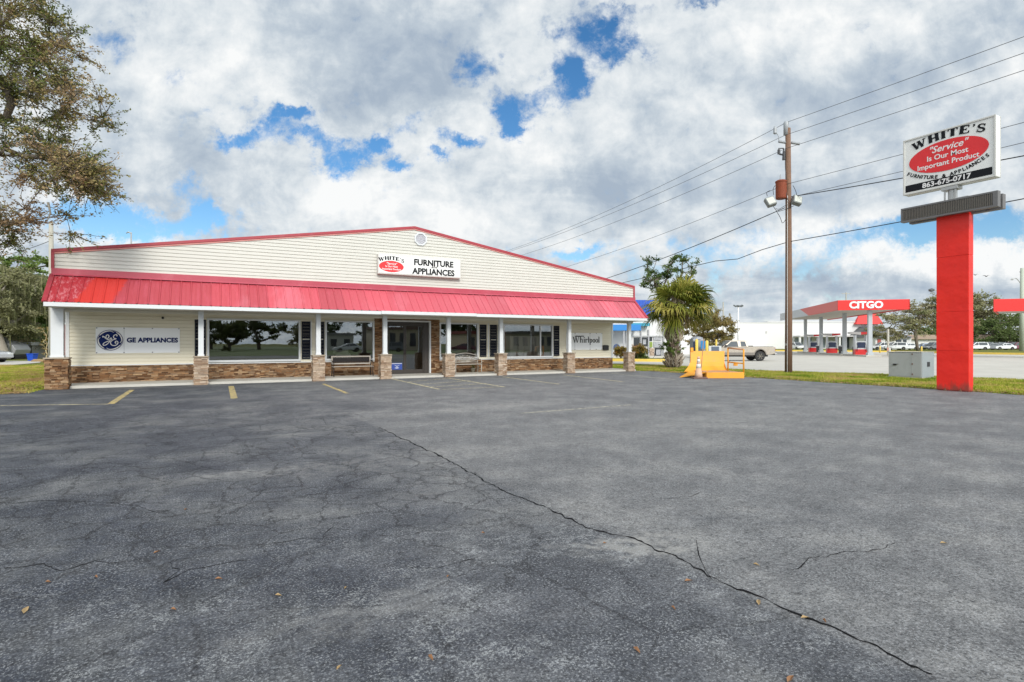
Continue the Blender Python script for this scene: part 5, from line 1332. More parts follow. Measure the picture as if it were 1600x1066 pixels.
# C: moss-hung oak
cl = clumps([(-90,400),(-10,412),(30,425),(52,440),(58,470),(50,500),(40,515),(10,520),(-90,520)], 46, 56, 130, rg)
rt_, N_ = make_tree('mossy_oak_tree', 'grey green oak hung with moss above the parked trailer on the left', 'tree', (*W(8, 50), -.03), cl, L_MOSS, M_BARKL, 60000, .20, 1.35, r_trunk=.45, seed=6, twigs=7, step=1.0, droop=.35, twigr=.014)
nr = np.random.default_rng(9); S = []
for c in rg.sample(cl, 80):
    for k in range(12):
        x, y, z = c.x + nr.normal(0, .5), c.y + nr.normal(0, .5), c.z + nr.normal(0, .3); l = nr.uniform(.5, 1.9); w = nr.uniform(.03, .09); a = nr.random() * 3.14
        dx, dy_ = math.cos(a) * w, math.sin(a) * w
        S += [(x-dx, y-dy_, z), (x+dx, y+dy_, z), (x + nr.normal(0, .05), y, z - l)]
S = np.array(S) - np.array(rt_.location); npmesh('hanging_moss', S, 3, nr.random(len(S)//3) * .98 + .01, L_MOSS, rt_)
# D: greener round trees
for (poly, base, lab, mt, sd_, n) in (
    ([(34,432),(60,436),(78,446),(86,470),(84,505),(60,508),(40,480)], (66, 60), 'bright green tree filling the gap between the mossy oak and the store corner', L_MID, 7, 26000),
    ([(50,478),(90,470),(118,480),(122,520),(100,540),(60,535),(48,510)], (92, 66), 'dark green tree seen behind the left porch post', L_DARK, 8, 20000)):
    cl = clumps(poly, base[1] - 3.5, base[1] + 3.5, 60, rg)
    make_tree('tree', lab, 'tree', (*W(*base), -.03), cl, mt, M_BARK, n, .22, 1.0, r_trunk=.35, seed=sd_, twigs=6, step=1.2, twigr=.016)
# palmetto clumps and brown undergrowth
def fan(mb, c, dirn, R_, nseg, width, droop, rng, side=1.0):
    """one costapalmate fan leaf: narrow blades from the tip of the leaf stalk"""
    dirn = Vector(dirn).normalized(); s = dirn.cross(Vector((rng.uniform(-.8, .8), rng.uniform(-.8, .8), 1)))
    if s.length < .1: s = Vector((1, 0, 0))
    s.normalize(); u = s.cross(dirn); tone = rng.uniform(.02, .98)
    for k in range(nseg):
        a = (k / (nseg - 1) - .5) * 2 * R(112) * side + rng.gauss(0, .05)
        L = R_ * (1 - .25 * (abs(a) / R(112)) ** 1.5) * rng.uniform(.85, 1.1)
        d1 = (dirn * math.cos(a) + s * math.sin(a) + u * (.16 * abs(a))).normalized()
        w = width * .5; wv = d1.cross(u); wv = wv.normalized() * w if wv.length > 1e-4 else s * w
        p0 = Vector(c); p1 = p0 + d1 * L * .45 + u * .02; p2 = p0 + d1 * L * .78 - Vector((0, 0, droop * L * .16)); p3 = p0 + d1 * L * .96 - Vector((0, 0, droop * L * .50))
        r = min(.98, max(.02, tone + rng.uniform(-.15, .15)))
        mb.add([p0 - wv*.4, p0 + wv*.4, p1 + wv, p1 - wv, p2 + wv*.75, p2 - wv*.75, p3], [(0,1,2,3), (3,2,4,5), (5,4,6)], r)
L_PALM = rampmat('palm_leaf', [(0.045, 0.066, 0.010), (0.108, 0.139, 0.019), (0.198, 0.221, 0.034), (0.306, 0.295, 0.051), (0.396, 0.328, 0.085)], .45, trans=.3, var=.2, scale=1)
L_DEAD = rampmat('dead_palm_leaf', [(.22, .15, .09), (.32, .24, .15), (.42, .35, .25), (.16, .10, .06)], .85, trans=.15, var=.3, scale=2)
L_PMTO = rampmat('palmetto_leaf', [(0.054, 0.090, 0.027), (0.108, 0.180, 0.054), (0.180, 0.270, 0.090)], .5, trans=.2, var=.3, scale=1)
def palmetto(px, py, d, r, lab, mat=L_PMTO, seed=1, n=26):
    rng = random.Random(seed); X, Y = W(px, d); t = thing('palmetto', lab, 'shrub', (X, Y, -.03), 0, 'palmettos under the trees on the left'); h = ZH(py, d)
    f = MB(); s_ = MB()
    for k in range(n):
        a = rng.uniform(0, 6.28); el = rng.uniform(.05, 1.3); dv = Vector((math.cos(a)*math.cos(el), math.sin(a)*math.cos(el), math.sin(el)))
        c = Vector((0, 0, h * rng.uniform(.15, .55))) + dv * r * .5; s_.tube([(0, 0, h*.1), tuple(c)], .02, 4)
        fan(f, c, dv, r * .75, 16, .08, .7, rng)
    s_.build('stalks', M_BARK, t); f.build('fronds', mat, t, recalc=False)
for (px, py, d, r, lab, m_, s) in ((32, 505, 58, 2.0, 'dark palmetto under the trees behind the trailer', L_PMTO, 1), (58, 508, 57, 2.0, 'green palmetto behind the blue bin', L_PMTO, 2), (75, 510, 56, 1.7, 'green palmetto beside the left porch pillar', L_PMTO, 3),
        (12, 508, 60, 2.0, 'dark palmetto at the left edge under the mossy oak', L_PMTO, 6), (28, 531, 56, 1.4, 'dry brown palmetto above the trailer roof', L_DEAD, 4), (50, 531, 55, 1.4, 'dry brown palmetto behind the dark car', L_DEAD, 5)):
    palmetto(px, py, d, r, lab, m_, s)
# thin dry sapling by the pillar
cl = clumps([(68,545),(66,520),(70,508),(76,512),(79,545),(77,562)], 40.6, 41.6, 16, rg)
make_tree('sapling', 'thin pale leafless sapling beside the first stone pillar', 'tree', (*W(73, 41), -.03), cl, L_RUST, pm('straw_bark', (.45, .38, .22), .9), 320, .08, .25, r_trunk=.05, seed=12, twigs=4, step=.3, twigr=.012, trunk_top=(*W(72.5, 41), .5))
# E: palm with a fig growing through it
PMx, PMy = W(1052, 34)
pt = thing('cabbage_palm', 'bushy cabbage palm with a criss cross boot covered trunk beside the store', 'palm tree', (PMx, PMy, -.03))
rng = random.Random(33)
f = MB(); f.tube([(0, 0, 0), (.02, 0, 1.2), (.1, 0, 2.3), (.2, 0, 3.0), (.28, 0, 4.0)], [.34, .28, .40, .44, .3], 14); f.build('trunk', pm('palm_bark', (.15, .11, .08), .95, var=.3, scale=6, bump=.6), pt)
f = MB()
for lev in range(46):
    z = .06 + lev * .085; n = 7
    for k in range(n):
        a = (k + .5 * (lev % 2)) * 2 * math.pi / n + rng.uniform(-.15, .15); rr = .27 + (.16 if z > 1.6 else .0) + (.08 if z < .6 else 0); xo = .05 * z
        if .95 < z < 1.5 and rng.random() < .8: continue
        for sgn in (-1, 1):
            a2 = a + sgn * .34; top = rng.uniform(.22, .36); out = rng.uniform(.06, .2) if z > .7 else rng.uniform(.14, .32)
            p0 = Vector((xo + rr*math.cos(a), rr*math.sin(a), z)); p1 = Vector((xo + (rr+out)*math.cos(a2), (rr+out)*math.sin(a2), z + top))
            f.tube([p0, p1], [.055, .028], 4, rnd=rng.uniform(.02, .98))
f.build('leaf_boots', rampmat('boot_fibre', [(.26, .20, .15), (.40, .33, .26), (.52, .46, .38), (.18, .12, .08)], .9, var=.3, scale=3), pt, recalc=False)
f = MB(); g = MB(); st_ = MB(); CZ = 3.8
for k in range(72):
    a = rng.uniform(0, 6.283); el = math.asin(rng.uniform(-.72, 1.0))
    dv = Vector((math.cos(a)*math.cos(el), math.sin(a)*math.cos(el), math.sin(el))); L = rng.uniform(.75, 1.45)
    c0 = Vector((.3, -.1, CZ)); c = c0 + dv * L + Vector((0, 0, -.12 * L)); st_.tube([c0 + dv * .15, c0 + dv * L * .6 + Vector((0, 0, .05)), c], [.022, .016, .012], 4)
    fan(f, c, (dv + Vector((0, 0, -.08))).normalized(), rng.uniform(.95, 1.4), 22, .085, .8, rng)
for k in range(26):
    a = rng.uniform(0, 6.283); el = R(rng.uniform(-85, -40)); dv = Vector((math.cos(a)*math.cos(el), math.sin(a)*math.cos(el), math.sin(el)))
    c = Vector((.08, 0, 3.9)) + dv * rng.uniform(.4, .8); fan(g, c, dv, .8, 14, .05, 1.4, rng)
for k in range(5):
    a = math.atan2(-PMy, -PMx) + rng.uniform(-.5, .5); dv = Vector((math.cos(a), math.sin(a), .3)); c = Vector((.08, 0, 4.1)) + dv * .5
    for j in range(40):
        e = c + Vector((rng.gauss(0, .16), rng.gauss(0, .16), rng.uniform(-.7, .25))); g.add([c + Vector((rng.gauss(0,.05), 0, .1)), c + Vector((.02+rng.gauss(0,.05), 0, .1)), e], [(0,1,2)], rng.uniform(.4, .9))
f.build('fronds', L_PALM, pt, recalc=False); g.build('dead_fronds', L_DEAD, pt, recalc=False); st_.build('leaf_stalks', pm('stalk_green', (.22, .22, .08), .6), pt)
cl = clumps([(1034,542),(1042,534),(1056,534),(1064,546),(1058,555),(1040,553)], 33.4, 34.2, 26, rg)
make_tree('shrub', 'green shrub growing around the lower trunk of the cabbage palm', 'shrub', (PMx - .25, PMy - .3, -.03), cl, L_MID, M_BARK, 3200, .07, .2, r_trunk=.04, seed=13, twigs=5, step=.2, twigr=.006)
cl = clumps([(1003,440),(1006,418),(1014,402),(1024,404),(1034,418),(1044,416),(1046,406),(1062,400),(1080,402),(1084,420),(1080,442),(1060,452),(1012,455)], 34, 36.4, 60, rg)
make_tree('fig_tree', 'dark leafed fig tree with an uneven top rising out of the palm crown', 'tree', (PMx + .9, PMy + 1.0, -.03), cl, L_FIG, M_BARK, 6500, .11, .36, r_trunk=.14, seed=14, twigs=5, step=.4, twigr=.008, trunk_top=(PMx + .6, PMy + .8, 3.6))
# F: small olive tree behind the yellow ramp
cl = clumps([(1072,520),(1085,500),(1100,492),(1118,488),(1130,496),(1138,510),(1142,524),(1132,534),(1120,538),(1100,540),(1078,540)], 53, 58, 100, rg)
make_tree('tree', 'small olive and rust leafed tree behind the yellow ramp and truck', 'tree', (*W(1108, 55.5), -.03), cl, L_RUSTY, M_BARK, 22000, .15, .6, r_trunk=.14, seed=15, twigs=6, step=.6, twigr=.01)
# G: lone tree in front of the small grey roofed house
cl = clumps([(1366,520),(1374,502),(1400,480),(1425,474),(1448,470),(1470,462),(1490,480),(1492,515),(1470,524),(1440,512),(1410,524),(1385,528)], 100, 112, 95, rg)
make_tree('tree', 'pale spreading tree with forked trunk between the fuel canopy and the red column', 'tree', (*W(1434, 105), -.03), cl, L_PALE, M_BARK, 15000, .36, 1.7, r_trunk=.28, seed=16, twigs=6, step=1.6, twigr=.03, flat=.35, trunk_top=(*W(1430, 105), 3.4))
# H: trees over the far car park
for (poly, base, d, lab, mt, sd_, n, lf) in (
    ([(1494,520),(1500,470),(1520,462),(1545,472),(1560,490),(1556,515),(1520,525)], 1528, 165, 'grey green tree right of the red column behind the car park', L_PALE, 17, 10000, .6),
    ([(1505,545),(1510,520),(1530,505),(1560,500),(1572,525),(1565,545)], 1540, 150, 'low dark green tree behind the parked cars', L_DARK, 18, 12000, .5),
    ([(1555,545),(1552,515),(1575,495),(1600,492),(1640,500),(1650,545)], 1600, 155, 'dense dark tree under the right hand red canopy', L_DARK, 19, 12000, .5),
    ([(1545,500),(1560,485),(1600,478),(1660,482),(1680,520),(1600,515)], 1612, 175, 'pale crowned tree behind the concrete street pole', L_MID, 20, 9000, .6),
    ([(1425,545),(1428,520),(1460,510),(1500,515),(1510,545)], 1465, 160, 'low green tree line left of the red column', L_MID, 23, 9000, .55)):
    cl = clumps(poly, d - 7, d + 7, 70, rg)
    make_tree('tree', lab, 'tree', (*W(base, d), -.03), cl, mt, M_BARK, n, lf, 2.2, r_trunk=.5, seed=sd_, twigs=6, step=2, twigr=.03, group='trees along the far car park')
# bushes before the blue roofed shop
def bush(name, px0, px1, py0, py1, d, lab, mat, seed, n, leaf=.10):
    cl = clumps([(px0, py1), (px0 + 1, py0 + 2), ((px0+px1)/2, py0), (px1 - 1, py0 + 2), (px1, py1)], d - 1, d + 1, 45, rg)
    make_tree(name, lab, 'bush', (*W((px0+px1)/2, d), -.03), cl, mat, M_BARK, n, leaf, .35, r_trunk=.05, seed=seed, twigs=5, step=.4, twigr=.01, group='bushes before the blue roofed shop')
bush('bush', 960, 978, 543, 556, 49, 'orange green bush seen between the wall end and last pillar', L_RUST, 31, 5000)
bush('bush', 988, 1006, 542, 550, 48, 'orange leafed bush top right of the last porch pillar', L_RUST, 32, 4500)
bush('bush', 990, 1007, 550, 561, 48.5, 'round green bush below the orange leaves right of the last pillar', L_MID, 33, 4500)
# clipped hedge, lawn trees and a low building across the street, mirrored in the shop windows
for i, (x, y, h, w, lab, mt) in enumerate([(-8, -58, 6.5, 4.5, 'broad dark tree across the street mirrored in the large left window', L_DARK), (3, -70, 5.5, 3.6, 'round tree across the street behind the camera', L_OAKG), (-24, -75, 6.5, 5, 'leafy tree across the street far left', L_OAKG), (17, -72, 5.2, 3.4, 'small rusty tree across the street', L_PALE), (34, -80, 6.5, 5, 'dark tree across the street at the far right', L_DARK), (-42, -70, 7, 5, 'tall green tree across the street at the end of the lawn', L_MID)]):
    rr_ = random.Random(50 + i); cl = [Vector((x + rr_.gauss(0, w*.42), y + rr_.gauss(0, w*.42), h*.62 + rr_.gauss(0, h*.16))) for _ in range(45)]
    make_tree('tree', lab, 'tree', (x, y, -.03), cl, mt, M_BARK, 5000, .42, 1.0, r_trunk=.3, seed=60 + i, twigs=5, step=1.2, twigr=.03, group='trees across the street')
for i, (x, y, k, src) in enumerate([(-14, -88, 1.1, 0), (-33, -92, 1.2, 1), (10, -95, 1.3, 2), (26, -98, 1.2, 0), (48, -90, 1.3, 1), (-55, -88, 1.3, 2), (62, -100, 1.4, 0), (0, -110, 1.4, 2)]):
    s0 = [o for o in scene.objects if o.get('group') == 'trees across the street' and not o.get('cp')][src]
    c = copy_tree(s0); c.location = (x, y, -.03); c.scale = (k, k, k); c.rotation_euler = (0, 0, i * 1.3); c['cp'] = 1
    c['label'] = ['first', 'second', 'third', 'fourth', 'fifth', 'sixth', 'seventh', 'eighth'][i] + ' tree of the far row beyond the lawn across the street'
sheet('lawn', [(-300, -200), (300, -200), (300, -23), (-300, -23)], -.02, pm('far_lawn', (.10, .14, .03), .95, var=.3, scale=.15))
# ================================================================== VEHICLES
M_TYRE = pm('tyre_rubber', (.03, .03, .03), .85, var=.1); M_RIM = pm('wheel_rim', (.52, .47, .38), .4, metal=.4, var=.1)
M_CGL = pm('car_glass', (.05, .06, .065), .08, var=.02, spec=.8); M_LITE = pm('tail_light_red', (.35, .02, .02), .3); M_HEAD = pm('head_light', (.7, .72, .72), .15)
M_CHR = pm('bumper_chrome', (.5, .5, .5), .25, metal=.8); M_BLK = pm('black_plastic', (.03, .03, .032), .6)
def paint(name, col): return pm(name, col, .28, metal=.15, var=.04, spec=.6, coat=.5)
def wheel(t, x, y, r, w, side):
    f = MB(); f.lathe([(r*.62, -w/2), (r*.93, -w/2), (r, -w*.36), (r, w*.36), (r*.93, w/2), (r*.62, w/2)], 22, (0, 0, 0), 'y'); o = f.build('wheel', M_TYRE, t, smooth=False, loc=(x, y, r))
    f = MB(); s = side; f.lathe([(r*.64, s*w*.30), (r*.62, s*w*.46), (r*.5, s*w*.40), (r*.2, s*w*.36), (r*.16, s*w*.5), (.01, s*w*.5)], 18, (0, 0, 0), 'y')
    for k in range(6):
        a = k*math.pi/3; f.tube([(r*.14*math.cos(a), s*w*.44, r*.14*math.sin(a)), (r*.6*math.cos(a), s*w*.46, r*.6*math.sin(a))], r*.06, 4)
    f.build('rim', M_RIM, o)
def body_section(f, prof, w_lo, w_hi, zs, ze):
    """side outline (x,z) swept across the car; narrower towards the roof"""
    n = len(prof)
    def hw_(z): t = min(1, max(0, (z - zs) / (ze - zs))); return w_lo + (w_hi - w_lo) * t
    vs = [(x, -hw_(z), z) for x, z in prof] + [(x, hw_(z), z) for x, z in prof]
    f.add(vs, [tuple(range(n)), tuple(reversed(range(n, 2*n)))] + [(i, i+n, (i+1) % n + n, (i+1) % n) for i in range(n)])
def arch(cx, r, z0, n=8, rev=False):
    pts = [(cx + r*math.cos(math.pi*i/n), z0 + r*math.sin(math.pi*i/n)) for i in range(n+1)]
    return pts if rev else pts[::-1]
def pickup(loc, rz, lab):
    t = thing('pickup_truck', lab, 'pickup truck', (*loc, -.01), rz); P = paint('champagne_paint', (.38, .33, .265)); zb = .52; r = .41
    fx, rx_ = -3.62 + 1.0, 1.2 - .0
    # x: rear = +2.85, front = -2.85 ; wheels at -1.85 and 1.75
    wf, wr = -2.15, 1.55
    f = MB(); prof = [(2.80, .62), (2.80, 1.19), (.55, 1.21), (.55, 1.15), (-.55, 1.15), (-1.5, 1.14), (-2.75, 1.03), (-3.0, .92), (-3.06, .55), (-2.8, zb)] + arch(wf, .47, zb)[0:] + [(wf + .6, zb - .04), (wr - .6, zb - .04)] + arch(wr, .47, zb) + [(2.3, zb)]
    body_section(f, prof, .97, .93, .5, 1.2); f.build('body', P, t, bevel=.03)
    f = MB(); cab = [(.62, 1.16), (.55, 1.62), (.42, 1.72), (-.62, 1.75), (-.82, 1.70), (-1.62, 1.15)]; body_section(f, cab, .92, .70, 1.15, 1.74); f.build('cab', P, t, bevel=.04)
    for s in (-1, 1):
        for nm, pl_ in (('side_window', [(-1.32, 1.20), (-.78, 1.64), (-.28, 1.65), (-.24, 1.20)]), ('side_window', [(-.02, 1.22), (-.02, 1.64), (.36, 1.62), (.44, 1.22)])):
            g = MB(); g.add([(x, s * (.93 + (.70 - .92) * (z - 1.15) / .59), z) for x, z in pl_], [tuple(range(4))]); g.build(nm, M_CGL, t)
        g = MB(); g.box(-1.6, 1.0, s*.965, s*.985, .50, .72); g.build('side_cladding', pm('grey_cladding', (.19, .17, .15), .5), t)
        g = MB(); g.box(.02, .14, s*.955, s*.975, 1.02, 1.06); g.build('door_handle', M_BLK, t)
        g = MB(); g.box(-1.38, -1.22, s*.93, s*1.12, 1.2, 1.34); g.build('wing_mirror', M_BLK, t, bevel=.02)
        g = MB(); g.box(2.76, 2.82, s*.80, s*.93, .80, 1.12); g.build('tail_light', M_LITE, t)
        g = MB(); g.box(-3.08, -2.98, s*.55, s*.88, .72, .90); g.build('headlight', M_HEAD, t)
        for cx in (wf, wr):
            g = MB(); pts = arch(cx, .47, zb - .02, 12); pt2 = arch(cx, .53, zb - .02, 12)
            for i in range(12): g.quad((pts[i][0], s*.985, pts[i][1]), (pts[i+1][0], s*.985, pts[i+1][1]), (pt2[i+1][0], s*.985, pt2[i+1][1]), (pt2[i][0], s*.985, pt2[i][1]))
            g.build('arch_trim', MATS['grey_cladding'], t)
            wheel(t, cx, s*.84, r, .25, s)
    g = MB(); g.add([(-1.58, -.78, 1.19), (-1.58, .78, 1.19), (-.86, .64, 1.67), (-.86, -.64, 1.67)], [(0,1,2,3)]); g.v = [(x - .03, y, z + .02) for x, y, z in g.v]; g.build('windscreen', M_CGL, t)
    g = MB(); g.box(2.80, 2.98, -.9, .9, .50, .66); g.build('rear_bumper', M_CHR, t, bevel=.02); g = MB(); g.box(-3.22, -3.04, -.9, .9, .5, .68); g.build('front_bumper', M_CHR, t, bevel=.02)
    g = MB(); g.box(.62, 2.72, -.8, .8, 1.19, 1.215); g.box(.7, 1.05, -.75, .75, 1.2, 1.28); g.build('cargo_bed', M_BLK, t)
    g = MB(); g.box(-2.3, 2.3, -.7, .7, .36, .55); g.build('chassis', M_BLK, t)
    return t
pickup(W(1151.5, 47.0), -YAW, 'champagne pickup truck parked side on behind the yellow ramp')
def car(loc, rz, lab, P, kind='sedan', group=None, mk=None):
    t = thing('parked_car', lab, 'car', (*loc, -.01), rz, group); r = .33; zb = .30; wf, wr = -1.38, 1.33
    lo = [(2.25, .42), (2.28, .78), (2.15, .93), (1.55, .98), (-1.0, .95), (-2.0, .80), (-2.25, .65), (-2.28, .38), (-2.0, zb)] + arch(wf, .39, zb) + arch(wr, .39, zb) + [(2.0, zb)]
    top = {'sedan': [(1.75, .95), (1.15, 1.38), (.5, 1.45), (-.15, 1.43), (-1.05, .94)], 'suv': [(2.15, .92), (1.95, 1.62), (1.4, 1.70), (-.2, 1.68), (-1.15, .94)],
           'van': [(2.2, .92), (2.18, 1.95), (1.9, 2.02), (-.9, 2.0), (-1.75, .95)]}[kind]
    f = MB(); body_section(f, lo, .88, .84, .4, .98); f.build('body', P, t, bevel=.03)
    zt = max(p[1] for p in top); f = MB(); body_section(f, top, .83, .62 if kind == 'sedan' else .70, .93, zt); f.build('cabin', P, t, bevel=.03)
    ht_ = zt - .93; k_ = ((.62 if kind == 'sedan' else .70) - .83) / ht_
    xa = top[-1][0]; xb = top[0][0]
    for s in (-1, 1):
        zz = zt - .10; g = MB()
        q = [(xa + .30, 1.0), (top[3][0] + .05, zz), (.12, zz), (.12, 1.0)]; g.add([(x, s*(.84 + k_*(z-.93)), z) for x, z in q], [(0,1,2,3)]); g.build('side_window', M_CGL, t)
        g = MB(); q = [(.20, 1.0), (.20, zz), (top[1][0] - .12, zz), (xb - .32, 1.0)]; g.add([(x, s*(.84 + k_*(z-.93)), z) for x, z in q], [(0,1,2,3)]); g.build('side_window', M_CGL, t)
        g = MB(); g.box(2.2, 2.29, s*.55, s*.83, .68, .86); g.build('tail_light', M_LITE, t); g = MB(); g.box(-2.27, -2.12, s*.5, s*.82, .60, .74); g.build('headlight', M_HEAD, t)
        g = MB(); g.box(-.95, -.78, s*.84, s*1.0, .98, 1.1); g.build('wing_mirror', M_BLK, t)
        for cx in (wf, wr): wheel(t, cx, s*.77, r, .21, s)
    a, b2 = top[-1], top[-2]; g = MB(); w0, w1 = .74, .60; g.add([(a[0]-.0, -w0, a[1]+.03), (a[0], w0, a[1]+.03), (b2[0]-.06, w1, b2[1]-.04), (b2[0]-.06, -w1, b2[1]-.04)], [(0,1,2,3)]); g.v = [(x - .03, y, z + .02) for x, y, z in g.v]; g.build('windscreen', M_CGL, t)
    a, b2 = top[0], top[1]; g = MB(); g.add([(a[0], -w0, a[1]+.05), (a[0], w0, a[1]+.05), (b2[0]+.02, w1, b2[1]-.05), (b2[0]+.02, -w1, b2[1]-.05)], [(0,1,2,3)]); g.v = [(x + .03, y, z + .01) for x, y, z in g.v]; g.build('rear_window', M_CGL, t)
    g = MB(); g.box(-1.9, 1.9, -.6, .6, .22, .4); g.build('underbody', M_BLK, t)
    return t
PW, PS, PDB, PG_, PR, PBK = paint('white_paint', (.72, .73, .73)), paint('silver_paint', (.45, .46, .47)), paint('blue_paint', (.10, .16, .26)), paint('grey_paint', (.18, .19, .20)), paint('maroon_paint', (.16, .03, .05)), paint('black_paint', (.02, .022, .025))
car(W(-38, 43), -YAW + R(176), 'silver car cut off by the left edge of the picture on the driveway', PS, 'suv')
car(W(66, 60), -YAW + R(60), 'black car parked in the shade behind the blue bin', PBK, 'sedan')
car(W(1245, 128), -YAW + R(90), 'white sport utility vehicle seen from behind by the long white building', PW, 'suv')
dl = -YAW
for px, d, p, kd, lb in ((1378, 122, PW, 'suv', 'white car left of the lone tree before the grey roofed house'), (1398, 120, PW, 'suv', 'second white car from the left before the grey roofed house'), (1417, 121, PW, 'sedan', 'white sedan just left of the forked tree trunk'),
                       (1444, 124, PDB, 'sedan', 'dark blue car just right of the forked tree trunk'), (1458, 122, PG_, 'suv', 'grey car beside the left edge of the red column')):
    car(W(px, d), dl + R(rg.uniform(-12, 12)), lb, p, kd, 'cars before the grey roofed house')
cols = [('white', PW), ('silver', PS), ('blue', PDB), ('grey', PG_), ('maroon', PR), ('black', PBK)]
protos = {}
row_no = ['nearest row', 'second row', 'third row']
for r_, (d, n, x0, st_) in enumerate(((118, 6, 1524, 21), (128, 8, 1518, 13.5), (139, 9, 1516, 12))):
    for i in range(n):
        nm, p = cols[(i * (3 if r_ == 0 else 5) + r_ * 2 + (i // 3)) % 6]
        kd = 'sedan' if (i + r_) % 3 else 'suv'
        px = x0 + i * st_ + rg.uniform(-2, 2); lab = f'{nm} car in the {row_no[r_]} of the far car park, number {i+1} from the red column'
        lab = f'{nm} {"car" if kd == "sedan" else "tall car"} in the {row_no[r_]} of the distant car park, {["first","second","third","fourth","fifth","sixth","seventh","eighth","ninth"][i]} from the left'
        key = (nm, kd); rz = dl + (R(rg.uniform(-8, 8)) if r_ == 0 else R(75 + rg.uniform(-10, 10)))
        if key not in protos: protos[key] = car(W(px, d), rz, lab, p, kd, 'cars in the distant car park')
        else:
            c = copy_tree(protos[key]); c.location = (*W(px, d), -.01); c.rotation_euler = (0, 0, rz); c['label'] = lab

# ================================================================== FUEL STATION
U = Vector((.25, .968)).normalized(); V = Vector((U.y, -U.x))          # long axis / across, in camera (sideways, ahead) metres
def CW(r, d): return (SA*d + CA*r, CA*d - SA*r)
AR = (35.9, 61.0)
STN_ANG = math.atan2(*(CW(U.x, U.y)[::-1]))    # direction of the long axis
st0 = CW(*AR)
cn = thing('fuel_canopy', 'red and white fuel station canopy with CITGO lettering on grey columns', 'canopy', (st0[0], st0[1], -.01), STN_ANG)
# local axes: x along the canopy (away from the camera), y = left of that; the width runs to -y
LC, WC = 29., 6.9; zb_, zt_ = 5.1, 6.2
M_CRED = pm('canopy_red', (.70, .018, .014), .4, var=.05); M_CGRY = pm('canopy_grey', (.44, .45, .46), .4, var=.05); M_CW = pm('canopy_soffit', (.50, .48, .44), .6, var=.05)
f = MB(); f.box(.12, LC - .12, -WC + .12, -.12, zb_ + .12, zt_ - .1); f.build('soffit', M_CW, cn)
f = MB(); f.box(-.02, .1, -WC, 0, zb_, zt_); f.box(-.02, LC, -WC - .02, -WC + .1, zb_, zt_ - .003); f.build('fascia', M_CRED, cn, bevel=.01)
f = MB(); f.add([(0, .0, zb_), (12., .0, zb_), (16.5, .0, zt_), (0, .0, zt_), (0, .1, zb_), (12., .1, zb_), (16.5, .1, zt_), (0, .1, zt_)], [(0,1,2,3),(7,6,5,4),(0,4,5,1),(2,6,7,3),(3,7,4,0),(1,5,6,2)]); f.v = [(x, y - .1, z) for x, y, z in f.v]
f.build('side_fascia_red', pm('canopy_pale_red', (.60, .12, .10), .5, var=.1), cn)  # paler, greyer red than the front fascia
f = MB(); f.add([(12.01, .0, zb_), (LC, .0, zb_), (LC, .0, zt_), (16.51, .0, zt_), (12.01, .1, zb_), (LC, .1, zb_), (LC, .1, zt_), (16.51, .1, zt_)], [(0,1,2,3),(7,6,5,4),(0,4,5,1),(2,6,7,3),(3,7,4,0),(1,5,6,2)]); f.v = [(x, y - .1, z) for x, y, z in f.v]
f.build('side_fascia_grey', M_CGRY, cn)
f = MB(); text_into(f, 'CITGO', 1.02, lambda a, b: (-.06, -2.75 - a, zb_ + .22 + b), .038, sx=1.03); o = f.build('lettering', pm('canopy_letter_white', (.85, .85, .85), .4), cn, recalc=False)
o.modifiers.new('s', 'SOLIDIFY').thickness = .05
f = MB(); text_into(f, 'CITGO', 1.02, lambda a, b: (-.03, -2.75 - a - .03, zb_ + .18 + b), .038, sx=1.03); f.build('letter_drop_shadow', pm('canopy_letter_shadow', (.14, .04, .04), .5), cn, recalc=False)  # darker copy of the letters set behind them, a painted drop shadow
M_POST = pm('canopy_post_grey', (.42, .45, .47), .45, var=.05)
for i, x in enumerate((1.0, 9.4, 19.5, 28.0)):
    f = MB(); f.box(x - .21, x + .21, -WC/2 - .2, -WC/2 + .2, 0, zb_ + .12); f.box(x - .3, x + .3, -WC/2 - .29, -WC/2 + .29, 0, .45); f.build('canopy_post', M_POST, cn, bevel=.015)
isl_ = thing('pump_island', 'long pale concrete island carrying the fuel pumps', 'kerb', (st0[0], st0[1], -.012), STN_ANG)
f = MB()
for (x0, x1) in ((-.2, 7.6), (8.2, 18.0), (18.6, 30)): f.box(x0, x1, -WC/2 - .75, -WC/2 + .75, 0, .16)
f.build('slab', M_SLAB, isl_, bevel=.03)
M_PRED = pm('pump_red', (.60, .02, .02), .35); M_PGRY = pm('pump_grey', (.50, .52, .54), .35, var=.05); M_PSCR = pm('pump_screen', (.02, .03, .07), .2); M_VAL = pm('pump_valance', (.52, .50, .49), .5)
